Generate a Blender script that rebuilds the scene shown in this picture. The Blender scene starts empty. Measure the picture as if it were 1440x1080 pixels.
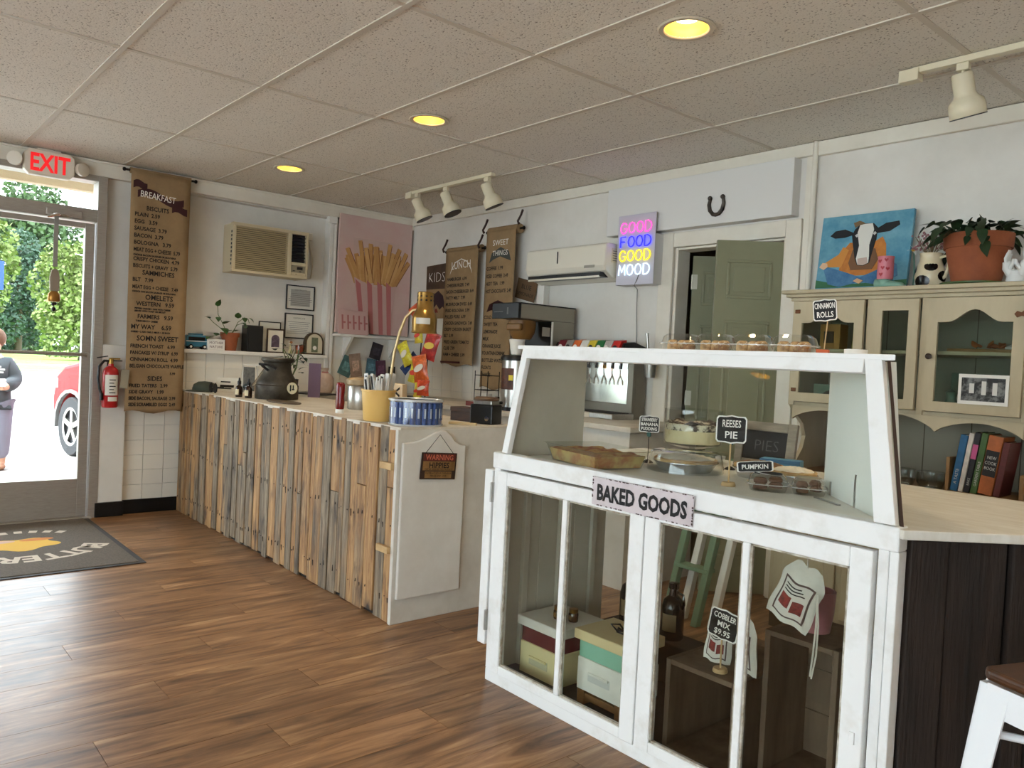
import bpy, bmesh, math, random
from mathutils import Vector, Matrix, Euler
random.seed(11)
PI = math.pi
SC = bpy.context.scene
COL = SC.collection

# ------------------------------------------------------------------ camera
cam_d = bpy.data.cameras.new('camera')
cam = bpy.data.objects.new('camera', cam_d); COL.objects.link(cam)
cam_d.sensor_width = 36.0; cam_d.lens = 1108.41 / 1440 * 36.0
cam_d.clip_start = 0.05; cam_d.clip_end = 400
_r = Vector((0.6499886, 0.75833194, 0.04947198)); _u = Vector((-0.05354576, -0.01923656, 0.99838009)); _f = Vector((-0.75805519, 0.6515847, -0.02810191))
_m = Matrix((_r, _u, -_f)).transposed().to_4x4(); _m.translation = (6.0025, -3.8857, 1.215)
cam.matrix_world = _m
SC.camera = cam

# ------------------------------------------------------------------ sky, sun, exposure
W = bpy.data.worlds.new('overcast_sky'); SC.world = W; W.use_nodes = True
_n = W.node_tree.nodes; _l = W.node_tree.links; _n.clear()
_o = _n.new('ShaderNodeOutputWorld'); _b = _n.new('ShaderNodeBackground')
_b.inputs[0].default_value = (0.80, 0.90, 1.0, 1); _b.inputs[1].default_value = 2.6
_l.new(_b.outputs[0], _o.inputs[0])
sd = bpy.data.lights.new('hazy_sun', 'SUN'); sd.energy = 2.6; sd.angle = math.radians(12); sd.color = (1, .98, .95)
so = bpy.data.objects.new('hazy_sun', sd); COL.objects.link(so); so.rotation_euler = (math.radians(32), math.radians(-14), 0)
SC.view_settings.view_transform = 'Standard'; SC.view_settings.look = 'None'
SC.view_settings.gamma = 1.0; SC.view_settings.use_curve_mapping = False
SC.view_settings.exposure = 1.95

# ------------------------------------------------------------------ helpers
def srgb(c):
    o = []
    for x in c[:3]:
        x = x / 255.0
        o.append(x / 12.92 if x <= 0.04045 else ((x + 0.055) / 1.055) ** 2.4)
    return (o[0], o[1], o[2], 1.0)

MATS = {}
def mat(name, col=(200, 200, 200), rough=0.6, metal=0.0, col2=None, scale=8.0, stretch=(1, 1, 1), detail=4, contrast=(0.35, 0.7),
        bump=0.0, bscale=None, spec=0.5, trans=0.0, alpha=1.0, ior=1.45, emit=0.0, ecol=None, rand=0.0, coat=0.0, obj_offset=False, sub=0.0):
    if name in MATS: return MATS[name]
    m = bpy.data.materials.new(name); m.use_nodes = True
    nt = m.node_tree; n = nt.nodes; l = nt.links
    b = n.get('Principled BSDF')
    b.inputs['Base Color'].default_value = srgb(col)
    b.inputs['Roughness'].default_value = rough
    b.inputs['Metallic'].default_value = metal
    b.inputs['Specular IOR Level'].default_value = spec
    b.inputs['IOR'].default_value = ior
    if trans: b.inputs['Transmission Weight'].default_value = trans
    if coat: b.inputs['Coat Weight'].default_value = coat; b.inputs['Coat Roughness'].default_value = 0.08
    if alpha < 1: b.inputs['Alpha'].default_value = alpha
    if emit:
        b.inputs['Emission Color'].default_value = srgb(ecol or col); b.inputs['Emission Strength'].default_value = emit
    tex = None
    def coords():
        nonlocal tex
        if tex is None:
            tc = n.new('ShaderNodeTexCoord'); mp = n.new('ShaderNodeMapping')
            mp.inputs['Scale'].default_value = stretch
            l.new(tc.outputs['Object'], mp.inputs['Vector'])
            if obj_offset:
                oi = n.new('ShaderNodeObjectInfo'); mu = n.new('ShaderNodeMath'); mu.operation = 'MULTIPLY'; mu.inputs[1].default_value = 37.0
                l.new(oi.outputs['Random'], mu.inputs[0])
                cb = n.new('ShaderNodeCombineXYZ'); l.new(mu.outputs[0], cb.inputs[0]); l.new(mu.outputs[0], cb.inputs[1]); l.new(mu.outputs[0], cb.inputs[2])
                l.new(cb.outputs[0], mp.inputs['Location'])
            tex = mp
        return tex
    colsock = None
    if col2 is not None:
        ns = n.new('ShaderNodeTexNoise'); ns.inputs['Scale'].default_value = scale; ns.inputs['Detail'].default_value = detail; ns.inputs['Roughness'].default_value = 0.65
        l.new(coords().outputs[0], ns.inputs['Vector'])
        rp = n.new('ShaderNodeValToRGB'); rp.color_ramp.elements[0].position = contrast[0]; rp.color_ramp.elements[1].position = contrast[1]
        rp.color_ramp.elements[0].color = srgb(col); rp.color_ramp.elements[1].color = srgb(col2)
        l.new(ns.outputs['Fac'], rp.inputs[0]); colsock = rp.outputs[0]
        l.new(colsock, b.inputs['Base Color'])
    if rand:
        oi = n.new('ShaderNodeObjectInfo'); mr = n.new('ShaderNodeMapRange'); mr.inputs[3].default_value = 1 - rand; mr.inputs[4].default_value = 1 + rand
        l.new(oi.outputs['Random'], mr.inputs[0])
        hs = n.new('ShaderNodeHueSaturation'); l.new(mr.outputs[0], hs.inputs['Value'])
        if colsock: l.new(colsock, hs.inputs['Color'])
        else: hs.inputs['Color'].default_value = srgb(col)
        l.new(hs.outputs[0], b.inputs['Base Color'])
    if bump:
        nb = n.new('ShaderNodeTexNoise'); nb.inputs['Scale'].default_value = bscale or scale; nb.inputs['Detail'].default_value = 5
        l.new(coords().outputs[0], nb.inputs['Vector'])
        bp = n.new('ShaderNodeBump'); bp.inputs['Strength'].default_value = bump; bp.inputs['Distance'].default_value = 0.01
        l.new(nb.outputs['Fac'], bp.inputs['Height']); l.new(bp.outputs[0], b.inputs['Normal'])
    MATS[name] = m
    return m

def glass(name, tint=(0.95, 0.97, 0.96), rough=0.0, refl=1.0):
    """thin window glass: clear transmission with Fresnel reflection"""
    if name in MATS: return MATS[name]
    m = bpy.data.materials.new(name); m.use_nodes = True
    nt = m.node_tree; n = nt.nodes; l = nt.links; n.clear()
    o = n.new('ShaderNodeOutputMaterial'); mx = n.new('ShaderNodeMixShader'); t = n.new('ShaderNodeBsdfTransparent'); g = n.new('ShaderNodeBsdfGlossy'); fr = n.new('ShaderNodeFresnel')
    fr.inputs['IOR'].default_value = 1.5; t.inputs[0].default_value = (*tint, 1); g.inputs['Roughness'].default_value = rough
    mm = n.new('ShaderNodeMath'); mm.operation = 'MULTIPLY'; mm.inputs[1].default_value = refl
    geo = n.new('ShaderNodeNewGeometry'); inv = n.new('ShaderNodeMath'); inv.operation = 'SUBTRACT'; inv.inputs[0].default_value = 1.0
    l.new(geo.outputs['Backfacing'], inv.inputs[1])
    m2 = n.new('ShaderNodeMath'); m2.operation = 'MULTIPLY'
    l.new(fr.outputs[0], mm.inputs[0]); l.new(mm.outputs[0], m2.inputs[0]); l.new(inv.outputs[0], m2.inputs[1])
    l.new(m2.outputs[0], mx.inputs[0]); l.new(t.outputs[0], mx.inputs[1]); l.new(g.outputs[0], mx.inputs[2]); l.new(mx.outputs[0], o.inputs[0])
    MATS[name] = m
    return m

class MB:
    """collects shapes into one mesh"""
    def __init__(s): s.v = []; s.f = []
    def add(s, vs, fs, M=None):
        k = len(s.v)
        s.v += [tuple(M @ Vector(p)) if M is not None else tuple(p) for p in vs]
        s.f += [tuple(k + i for i in f) for f in fs]
        return s
    def box(s, x0, x1, y0, y1, z0, z1, M=None):
        vs = [(x0, y0, z0), (x1, y0, z0), (x1, y1, z0), (x0, y1, z0), (x0, y0, z1), (x1, y0, z1), (x1, y1, z1), (x0, y1, z1)]
        return s.add(vs, [(0, 3, 2, 1), (4, 5, 6, 7), (0, 1, 5, 4), (1, 2, 6, 5), (2, 3, 7, 6), (3, 0, 4, 7)], M)
    def cbox(s, c, d, M=None):
        return s.box(c[0] - d[0] / 2, c[0] + d[0] / 2, c[1] - d[1] / 2, c[1] + d[1] / 2, c[2] - d[2] / 2, c[2] + d[2] / 2, M)
    def prism(s, pts, y0, y1, M=None):
        """outline in the xz plane, extruded along y"""
        a = sum(pts[i][0] * pts[(i + 1) % len(pts)][1] - pts[(i + 1) % len(pts)][0] * pts[i][1] for i in range(len(pts)))
        if a < 0: pts = pts[::-1]
        n = len(pts)
        vs = [(p[0], y0, p[1]) for p in pts] + [(p[0], y1, p[1]) for p in pts]
        fs = [tuple(range(n)), tuple(range(2 * n - 1, n - 1, -1))] + [(i, i + n, (i + 1) % n + n, (i + 1) % n) for i in range(n)]
        return s.add(vs, fs, M)
    def slab(s, pts, z0, z1, M=None):
        """outline in the xy plane, extruded along z"""
        R = Matrix(((1, 0, 0, 0), (0, 0, 1, 0), (0, 1, 0, 0), (0, 0, 0, 1)))
        a = sum(pts[i][0] * pts[(i + 1) % len(pts)][1] - pts[(i + 1) % len(pts)][0] * pts[i][1] for i in range(len(pts)))
        if a < 0: pts = pts[::-1]
        n = len(pts)
        vs = [(p[0], p[1], z0) for p in pts] + [(p[0], p[1], z1) for p in pts]
        fs = [tuple(range(n - 1, -1, -1)), tuple(range(n, 2 * n))] + [(i, (i + 1) % n, (i + 1) % n + n, i + n) for i in range(n)]
        return s.add(vs, fs, M)
    def lathe(s, prof, n=20, M=None, a0=0, a1=2 * PI, sx=1, sy=1, cap=True):
        full = abs(a1 - a0 - 2 * PI) < 1e-6
        k = n if full else n + 1
        vs = []
        for r, z in prof:
            for i in range(k):
                a = a0 + (a1 - a0) * i / n
                vs.append((r * math.cos(a) * sx, r * math.sin(a) * sy, z))
        fs = []
        for j in range(len(prof) - 1):
            for i in range(n):
                i2 = (i + 1) % k
                fs.append((j * k + i, j * k + i2, (j + 1) * k + i2, (j + 1) * k + i))
        if full and cap:
            if prof[0][0] > 1e-6: fs.append(tuple(range(k - 1, -1, -1)))
            if prof[-1][0] > 1e-6: fs.append(tuple((len(prof) - 1) * k + i for i in range(k)))
        return s.add(vs, fs, M)
    def cyl(s, p0, p1, r, n=12, r1=None):
        p0 = Vector(p0); p1 = Vector(p1); d = p1 - p0
        M = Matrix.Translation(p0) @ d.to_track_quat('Z', 'Y').to_matrix().to_4x4()
        return s.lathe([(r, 0), (r if r1 is None else r1, d.length)], n, M)
    def tube(s, pts, r, n=8, closed=False):
        pts = [Vector(p) for p in pts]; m = len(pts); vs = []; prev = None
        for i, p in enumerate(pts):
            if closed: t = pts[(i + 1) % m] - pts[i - 1]
            else: t = pts[min(i + 1, m - 1)] - pts[max(i - 1, 0)]
            t.normalize()
            if prev is None:
                a = Vector((0, 0, 1)) if abs(t.z) < 0.9 else Vector((1, 0, 0))
                x = t.cross(a).normalized()
            else:
                x = (prev - t * prev.dot(t)).normalized()
            prev = x; y = t.cross(x)
            rr = r[i] if isinstance(r, (list, tuple)) else r
            for k in range(n):
                a = 2 * PI * k / n
                vs.append(tuple(p + (x * math.cos(a) + y * math.sin(a)) * rr))
        fs = []
        for i in range(m if closed else m - 1):
            j = (i + 1) % m
            for k in range(n):
                fs.append((i * n + k, i * n + (k + 1) % n, j * n + (k + 1) % n, j * n + k))
        if not closed:
            fs.append(tuple(range(n - 1, -1, -1))); fs.append(tuple((m - 1) * n + k for k in range(n)))
        return s.add(vs, fs)
    def ball(s, c, r, n=12, sc=(1, 1, 1)):
        prof = [(math.sin(PI * i / (n // 2 + 1)) * r, -math.cos(PI * i / (n // 2 + 1)) * r) for i in range(n // 2 + 2)]
        prof[0] = (0.0001 * r, -r); prof[-1] = (0.0001 * r, r)
        return s.lathe(prof, n, Matrix.Translation(c) @ Matrix.Diagonal((*sc, 1)))
    def grid(s, fn, nu, nv, M=None):
        vs = [fn(i / nu, j / nv) for j in range(nv + 1) for i in range(nu + 1)]
        fs = [(j * (nu + 1) + i, j * (nu + 1) + i + 1, (j + 1) * (nu + 1) + i + 1, (j + 1) * (nu + 1) + i) for j in range(nv) for i in range(nu)]
        return s.add(vs, fs, M)
    def text(s, txt, size, x, z, y=0.0, align='LEFT', M=None, xs=1.0, tilt=0.0, shear=0.0, ext=0.0, wob=0.0):
        """lettering in the xz plane facing -y"""
        c = bpy.data.curves.new('t', 'FONT'); c.body = txt; c.size = size; c.align_x = align; c.resolution_u = 2; c.shear = shear; c.extrude = ext
        if wob: c.offset = wob
        ob = bpy.data.objects.new('t', c); me = bpy.data.meshes.new_from_object(ob)
        T = Matrix.Translation((x, y, z)) @ Matrix.Rotation(tilt, 4, 'Y') @ Matrix.Rotation(PI / 2, 4, 'X') @ Matrix.Diagonal((xs, 1, 1, 1))
        if M is not None: T = M @ T
        s.add([v.co for v in me.vertices], [tuple(p.vertices) for p in me.polygons], T)
        bpy.data.objects.remove(ob); bpy.data.curves.remove(c); bpy.data.meshes.remove(me)
        return s
    def mesh(s, name, smooth=0, solid=True):
        me = bpy.data.meshes.new(name); me.from_pydata(s.v, [], s.f)
        me.update()
        if smooth:
            me.polygons.foreach_set('use_smooth', [True] * len(me.polygons))
            me.set_sharp_from_angle(angle=math.radians(smooth))
        return me
    def build(s, name, m, parent=None, smooth=0, bevel=0.0, seg=2, label=None, loc=None, rot=None, solidify=0.0):
        o = bpy.data.objects.new(name, s.mesh(name, smooth)); COL.objects.link(o)
        o.data.materials.append(m)
        if parent is not None: o.parent = parent
        if loc is not None: o.location = loc
        if rot is not None: o.rotation_euler = rot
        if solidify:
            md = o.modifiers.new('thick', 'SOLIDIFY'); md.thickness = solidify; md.offset = 0
        if bevel:
            md = o.modifiers.new('bevel', 'BEVEL'); md.width = bevel; md.segments = seg; md.limit_method = 'ANGLE'; md.angle_limit = math.radians(35); md.harden_normals = False
        if label: o['label'] = label
        return o

def thing(name, label, cat, loc=(0, 0, 0), rotz=0.0, group=None):
    o = bpy.data.objects.new(name, None); COL.objects.link(o); o.empty_display_size = 0.05
    o.location = loc; o.rotation_euler = (0, 0, rotz); o['label'] = label; o['category'] = cat
    if group: o['group'] = group
    return o
def tag(o, label, cat, group=None, kind=None):
    o['label'] = label; o['category'] = cat
    if group: o['group'] = group
    if kind: o['kind'] = kind
    return o
def structure(o, label=None):
    o['kind'] = 'structure'
    if label: o['label'] = label
    return o
def dup(root, loc, rotz=0.0, label=None, scale=None):
    r = root.copy(); COL.objects.link(r); r.location = loc; r.rotation_euler = (0, 0, rotz)
    if label: r['label'] = label
    if scale: r.scale = scale
    for ch in list(root.children):
        c = ch.copy(); COL.objects.link(c); c.parent = r
        for g in list(ch.children):
            d = g.copy(); COL.objects.link(d); d.parent = c
    return r
def share(me, name, parent, loc, m=None, rot=None, scale=None):
    o = bpy.data.objects.new(name, me); COL.objects.link(o); o.parent = parent; o.location = loc
    if rot: o.rotation_euler = rot
    if scale: o.scale = scale
    return o
def on_front(name, label, cat, y, z, off=0.0, group=None): return thing(name, label, cat, (off, y, z), PI / 2, group)   # wall x = 0, local x runs along +y
def on_back(name, label, cat, x, z, off=0.0, group=None): return thing(name, label, cat, (x, -off, z), 0, group)        # wall y = 0
def arc(cx, cz, r, a0, a1, n):
    return [(cx + r * math.cos(a0 + (a1 - a0) * i / n), cz + r * math.sin(a0 + (a1 - a0) * i / n)) for i in range(n + 1)]
def jit(a): return random.uniform(-a, a)

# ------------------------------------------------------------------ common materials
PAINT = mat('wall_paint', (228, 224, 216), 0.75, col2=(217, 212, 203), scale=3, bump=0.05, bscale=60)
WHITE = mat('white_enamel', (236, 233, 226), 0.45, col2=(224, 220, 212), scale=5)
TRIM = mat('cream_trim', (232, 226, 212), 0.5, col2=(222, 214, 199), scale=4)
ALU = mat('brushed_aluminium', (178, 172, 163), 0.42, 0.55, col2=(165, 158, 150), scale=20, stretch=(1, 1, 8))
BLACK = mat('black_plastic', (18, 18, 19), 0.35)
DARKMETAL = mat('dark_iron', (30, 26, 24), 0.5, 0.6)
STEEL = mat('stainless_steel', (190, 188, 182), 0.28, 0.9, col2=(170, 168, 162), scale=30, stretch=(8, 8, 1))
CHROME = mat('chrome', (220, 220, 220), 0.12, 1.0)
KRAFT = mat('kraft_paper', (158, 130, 94), 0.85, col2=(140, 114, 82), scale=6, bump=0.08, bscale=40)
INK = mat('black_marker_ink', (28, 22, 20), 0.8)
CHALK = mat('white_chalk_paint', (238, 234, 226), 0.8)
MAROON = mat('maroon_ribbon_paint', (62, 26, 28), 0.7)
DISTRESS = mat('distressed_white_paint', (238, 238, 236), 0.5, col2=(219, 216, 209), scale=9, contrast=(0.5, 0.8), bump=0.12, bscale=25)
GLASS = glass('window_glass')
# ------------------------------------------------------------------ setting: floor
H = 2.44
FLOORBASE = mat('floor_joint', (52, 34, 22), 0.8)
def plank_material():
    m = bpy.data.materials.new('vinyl_plank'); m.use_nodes = True
    nt = m.node_tree; n = nt.nodes; l = nt.links; b = n['Principled BSDF']
    tc = n.new('ShaderNodeTexCoord'); oi = n.new('ShaderNodeObjectInfo')
    mu = n.new('ShaderNodeVectorMath'); mu.operation = 'SCALE'; mu.inputs['Scale'].default_value = 23.0
    cb = n.new('ShaderNodeCombineXYZ'); l.new(oi.outputs['Random'], cb.inputs[0]); l.new(oi.outputs['Random'], cb.inputs[1]); l.new(cb.outputs[0], mu.inputs[0])
    ad = n.new('ShaderNodeVectorMath'); l.new(tc.outputs['Object'], ad.inputs[0]); l.new(mu.outputs[0], ad.inputs[1])
    mp = n.new('ShaderNodeMapping'); mp.inputs['Scale'].default_value = (9, 1.1, 1); l.new(ad.outputs[0], mp.inputs[0])
    n1 = n.new('ShaderNodeTexNoise'); n1.inputs['Scale'].default_value = 2.2; n1.inputs['Detail'].default_value = 7; n1.inputs['Roughness'].default_value = 0.62; n1.inputs['Distortion'].default_value = 0.9
    l.new(mp.outputs[0], n1.inputs[0])
    rp = n.new('ShaderNodeValToRGB'); e = rp.color_ramp.elements
    e[0].position = 0.30; e[0].color = srgb((84, 58, 38)); e[1].position = 0.72; e[1].color = srgb((192, 156, 116))
    x = e.new(0.46); x.color = srgb((134, 97, 66)); x = e.new(0.58); x.color = srgb((160, 120, 84))
    l.new(n1.outputs['Fac'], rp.inputs[0])
    hs = n.new('ShaderNodeHueSaturation'); mr = n.new('ShaderNodeMapRange'); mr.inputs[3].default_value = 0.8; mr.inputs[4].default_value = 1.12
    l.new(oi.outputs['Random'], mr.inputs[0]); l.new(mr.outputs[0], hs.inputs['Value']); l.new(rp.outputs[0], hs.inputs['Color']); l.new(hs.outputs[0], b.inputs['Base Color'])
    n2 = n.new('ShaderNodeTexNoise'); n2.inputs['Scale'].default_value = 6; n2.inputs['Detail'].default_value = 4; l.new(tc.outputs['Object'], n2.inputs[0])
    m3 = n.new('ShaderNodeMapRange'); m3.inputs[3].default_value = 0.30; m3.inputs[4].default_value = 0.44; l.new(n2.outputs['Fac'], m3.inputs[0]); l.new(m3.outputs[0], b.inputs['Roughness'])
    bp = n.new('ShaderNodeBump'); bp.inputs['Strength'].default_value = 0.10; bp.inputs['Distance'].default_value = 0.004; l.new(n1.outputs['Fac'], bp.inputs['Height']); l.new(bp.outputs[0], b.inputs['Normal'])
    return m
PLANK = plank_material()
floor = structure(MB().box(-0.15, 9.6, -8.6, 0.12, -0.16, -0.006).box(2.2, 4.8, 0.12, 2.4, -0.16, -0.006).build('floor', FLOORBASE), 'wood-look plank floor')
PW, PL, GAP = 0.18, 1.22, 0.0016
pm = MB().box(0, PW - GAP, 0, PL - GAP, -0.006, 0).mesh('plank'); pm.materials.append(PLANK)
rest = MB()
for i in range(53):
    off = (i * 0.47) % 1.22
    for j in range(-1, 9):
        x0 = i * PW; y1 = -(j * PL) + off; y0 = y1 - PL
        a0, a1 = max(y0, -8.6), min(y1, 0.0)
        if a1 - a0 < 0.02: continue
        if x0 < 5.6 and a1 > -4.2 and a0 > -5.0 and not (x0 > 5.3 and a1 > -1):
            if a0 == y0 and a1 == y1: share(pm, 'plank', floor, (x0, y0, 0))
            else:
                o = MB().box(0, PW - GAP, 0, a1 - a0 - GAP, -0.006, 0).build('plank', PLANK, floor); o.location = (x0, a0, 0)
        else:
            rest.box(x0, x0 + PW - GAP, a0, a1 - GAP, -0.006, 0)
for i in range(14):
    for j in range(2):
        rest.box(2.25 + i * PW, 2.25 + (i + 1) * PW - GAP, 0.0 + j * 1.2, (j + 1) * 1.2 - GAP, -0.006, 0)
r_ = rest.build('plank_field', PLANK, floor); r_['kind'] = 'stuff'

# ------------------------------------------------------------------ setting: ceiling
def tile_material():
    m = bpy.data.materials.new('acoustic_tile'); m.use_nodes = True
    nt = m.node_tree; n = nt.nodes; l = nt.links; b = n['Principled BSDF']
    tc = n.new('ShaderNodeTexCoord'); oi = n.new('ShaderNodeObjectInfo')
    ad = n.new('ShaderNodeVectorMath'); l.new(tc.outputs['Object'], ad.inputs[0]); l.new(oi.outputs['Location'], ad.inputs[1])
    ns = n.new('ShaderNodeTexNoise'); ns.inputs['Scale'].default_value = 120; ns.inputs['Detail'].default_value = 3; l.new(ad.outputs[0], ns.inputs[0])
    rp = n.new('ShaderNodeValToRGB'); e = rp.color_ramp.elements; e[0].position = 0.32; e[0].color = srgb((138, 128, 116)); e[1].position = 0.40; e[1].color = srgb((230, 224, 214))
    l.new(ns.outputs['Fac'], rp.inputs[0]); l.new(rp.outputs[0], b.inputs['Base Color']); b.inputs['Roughness'].default_value = 0.95
    bp = n.new('ShaderNodeBump'); bp.inputs['Strength'].default_value = 0.5; bp.inputs['Distance'].default_value = 0.004; l.new(ns.outputs['Fac'], bp.inputs['Height']); l.new(bp.outputs[0], b.inputs['Normal'])
    return m
TILE = tile_material()
GRIDM = mat('ceiling_grid_enamel', (208, 199, 185), 0.6)
ceiling = structure(MB().box(-0.15, 9.6, -8.6, 0.12, 2.60, 2.66).box(2.2, 4.8, 0.12, 2.4, 2.3, 2.36).build('ceiling', PAINT), 'suspended acoustic tile ceiling')
DOWNS = [(0.93, -1.592), (2.566, -1.585), (4.197, -1.592), (5.83, -1.59), (0.93, -5.25), (2.566, -5.25), (4.197, -5.25), (5.83, -5.25), (7.46, -5.25), (7.46, -1.59)]
XS = [-0.0574 + 1.2192 * k for k in range(0, 9)]; XS[0] = -0.02
YS = [-0.5637 - 0.6096 * k for k in range(-1, 14)]; YS[0] = 0.02
tm = {}
for i in range(len(XS) - 1):
    for j in range(len(YS) - 1):
        x0, x1, y1, y0 = XS[i] + .003, XS[i + 1] - .003, YS[j] - .003, YS[j + 1] + .003
        w, d = x1 - x0, y1 - y0
        hole = [q for q in DOWNS if x0 < q[0] < x1 and y0 < q[1] < y1]
        if hole:
            mb = MB(); hx, hy = hole[0][0] - x0, hole[0][1] - y0; vs = []; N = 32
            for k in range(N):
                a = 2 * PI * (k + 0.5) / N; c, s_ = math.cos(a), math.sin(a)
                t = min(((w - hx) / c) if c > 1e-6 else 1e9, (-hx / c) if c < -1e-6 else 1e9, ((d - hy) / s_) if s_ > 1e-6 else 1e9, (-hy / s_) if s_ < -1e-6 else 1e9)
                vs.append((hx + .078 * c, hy + .078 * s_, .0)); vs.append((hx + t * c, hy + t * s_, 0))
            fs = [(2 * k, (2 * k + 2) % (2 * N), (2 * k + 3) % (2 * N), 2 * k + 1) for k in range(N)]
            mb.add(vs, fs)
            cs = [(0, 0), (w, 0), (w, d), (0, d)]
            for cx, cy in cs:
                k = min(range(N), key=lambda q: 0 if 0 else abs(math.atan2(math.sin(2 * PI * (q + 1.0) / N - math.atan2(cy - hy, cx - hx)), math.cos(2 * PI * (q + 1.0) / N - math.atan2(cy - hy, cx - hx)))))
                mb.add([(cx, cy, 0), vs[2 * k + 1], vs[(2 * k + 3) % (2 * N)]], [(0, 2, 1)])
            o = mb.build('ceiling_tile', TILE, ceiling); o.location = (x0, y0, H + .004)
        else:
            key = (round(w, 3), round(d, 3))
            if key not in tm:
                tm[key] = MB().box(0, w, 0, d, 0, .014).mesh('ceiling_tile'); tm[key].materials.append(TILE)
            share(tm[key], 'ceiling_tile', ceiling, (x0, y0, H + .004))
for y in YS[1:-1]:
    MB().box(-.02, 9.6, y - .012, y + .012, H - .001, H + .004).box(-.02, 9.6, y - .002, y + .002, H + .004, H + .03).build('grid_runner', GRIDM, ceiling)
for x in XS[1:-1]:
    for j in range(len(YS) - 1):
        MB().box(x - .012, x + .012, YS[j + 1] + .012, YS[j] - .012, H, H + .004).build('cross_tee', GRIDM, ceiling)

# ------------------------------------------------------------------ setting: walls
wb = MB().box(-0.15, 2.95, 0, 0.12, 0, H + .1).box(3.703, 9.6, 0, .12, 0, H + .1).box(2.95, 3.703, 0, .12, 1.962, H + .1)
wall_back = structure(wb.build('wall_back', PAINT), 'white painted rear wall')
wf = MB().box(-.15, 0, -.79, 0, 0, H + .1).box(-.15, 0, -2.33, -.79, 0, 1.165).box(-.15, -.08, -2.33, -.79, 1.165, H + .1).box(-.15, 0, -2.33, -.79, 2.33, H + .1)
wf.box(-.15, 0, -2.495, -2.33, 0, H + .1).box(-.15, 0, -3.53, -2.495, 2.335, H + .1).box(-.15, 0, -8.6, -3.53, 2.335, H + .1).box(-.15, 0, -8.6, -3.53, 0, .12).box(-.15, 0, -8.6, -5.2, .12, 2.335).box(-.15, 0, -3.62, -3.53, .12, 2.335)
wall_front = structure(wf.build('wall_front', PAINT), 'painted street wall with boarded window recess')
wl = MB().box(0, 9.6, -8.6, -8.5, 0, .3).box(0, 9.6, -8.6, -8.5, 2.3, H + .1).box(0, 3.0, -8.6, -8.5, .3, 2.3).box(9.2, 9.6, -8.6, -8.5, .3, 2.3)
wall_left = structure(wl.build('wall_left', PAINT), 'painted side wall with wide windows')
wall_right = structure(MB().box(9.5, 9.6, -8.6, 0, 0, H + .1).build('wall_right', PAINT), 'painted far end wall')
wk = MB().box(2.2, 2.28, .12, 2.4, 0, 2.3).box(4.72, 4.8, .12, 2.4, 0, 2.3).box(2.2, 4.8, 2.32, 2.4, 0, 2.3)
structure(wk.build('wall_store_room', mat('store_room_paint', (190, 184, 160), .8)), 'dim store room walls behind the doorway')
# glazed windows outside the picture that let the daylight in
def window(name, axis, c, a0, a1, z0, z1, n):
    root = bpy.data.objects.new(name, None); COL.objects.link(root); root['kind'] = 'structure'; root['label'] = 'wide aluminium shop window'
    root.location = (c, 0, 0) if axis == 'x' else (0, c, 0)
    if axis == 'x': root.rotation_euler = (0, 0, PI / 2)
    f = .05
    fr = MB().box(a0, a1, -.03, .03, z0, z0 + f).box(a0, a1, -.03, .03, z1 - f, z1)
    for k in range(n + 1):
        p = a0 + (a1 - a0) * k / n
        fr.box(max(a0, p - f / 2), min(a1, p + f / 2), -.03, .03, z0 + f, z1 - f)
    fr.build('window_frame', ALU, root)
    for k in range(n):
        p = a0 + (a1 - a0) * k / n + f / 2; q = a0 + (a1 - a0) * (k + 1) / n - f / 2
        MB().box(p, q, -.003, .003, z0 + f, z1 - f).build('pane', GLASS, root)
    return root
window('window_1', 'x', -.06, -5.2, -3.62, .12, 2.335, 1)
window('window_2', 'y', -8.54, 3.0, 9.2, .3, 2.3, 4)
# trims
structure(MB().box(0, .05, -8.5, 0, 2.335, H).box(0, .058, -8.5, 0, 2.425, H).build('trim_1', TRIM, bevel=.004), 'cream fascia board along the street wall')
structure(MB().box(.05, 3.843, -.028, 0, 2.372, H).box(3.862, 9.5, -.028, 0, 2.366, H).build('trim_2', TRIM, bevel=.004), 'cream crown board along the rear wall')
structure(MB().box(0, .024, -2.34, 0, 0, .1).box(0, .066, -2.512, -2.33, 0, .1).build('baseboard_front', mat('black_cove_base', (14, 14, 16), .4), bevel=.003), 'black cove base')
structure(MB().box(0, .055, -2.50, -2.335, .1, 1.195).build('trim_3', PAINT, bevel=.004), 'painted boxed column beside the door')
structure(MB().box(-.08, .055, -2.335, -.80, 1.163, 1.193).build('trim_4', WHITE, bevel=.006), 'white window sill ledge')
structure(MB().box(-.08, .012, -.80, -.775, 1.165, 2.335).box(0, .03, -.775, -.745, 1.0, 2.34).build('trim_5', WHITE, bevel=.003), 'white window casing board')
# glazed wall tiles under the sill and behind the counter
TILEW = mat('glazed_wall_tile', (230, 224, 211), .25, rand=.03)
tw, th = .140, .1065
t1 = MB().box(0, tw - .003, -.012, 0, 0, th - .003).mesh('wall_tile'); t1.materials.append(TILEW)
for i in range(16):
    for j in range(10):
        y = -2.335 + i * tw; z = .1 + j * th
        share(t1, 'wall_tile', wall_front, (0.0, y, z), rot=(0, 0, PI / 2))
for i in range(17):
    for j in range(7, 10):
        share(t1, 'wall_tile', wall_back, (.03 + i * tw, 0.0, .1 + j * th))
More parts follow.
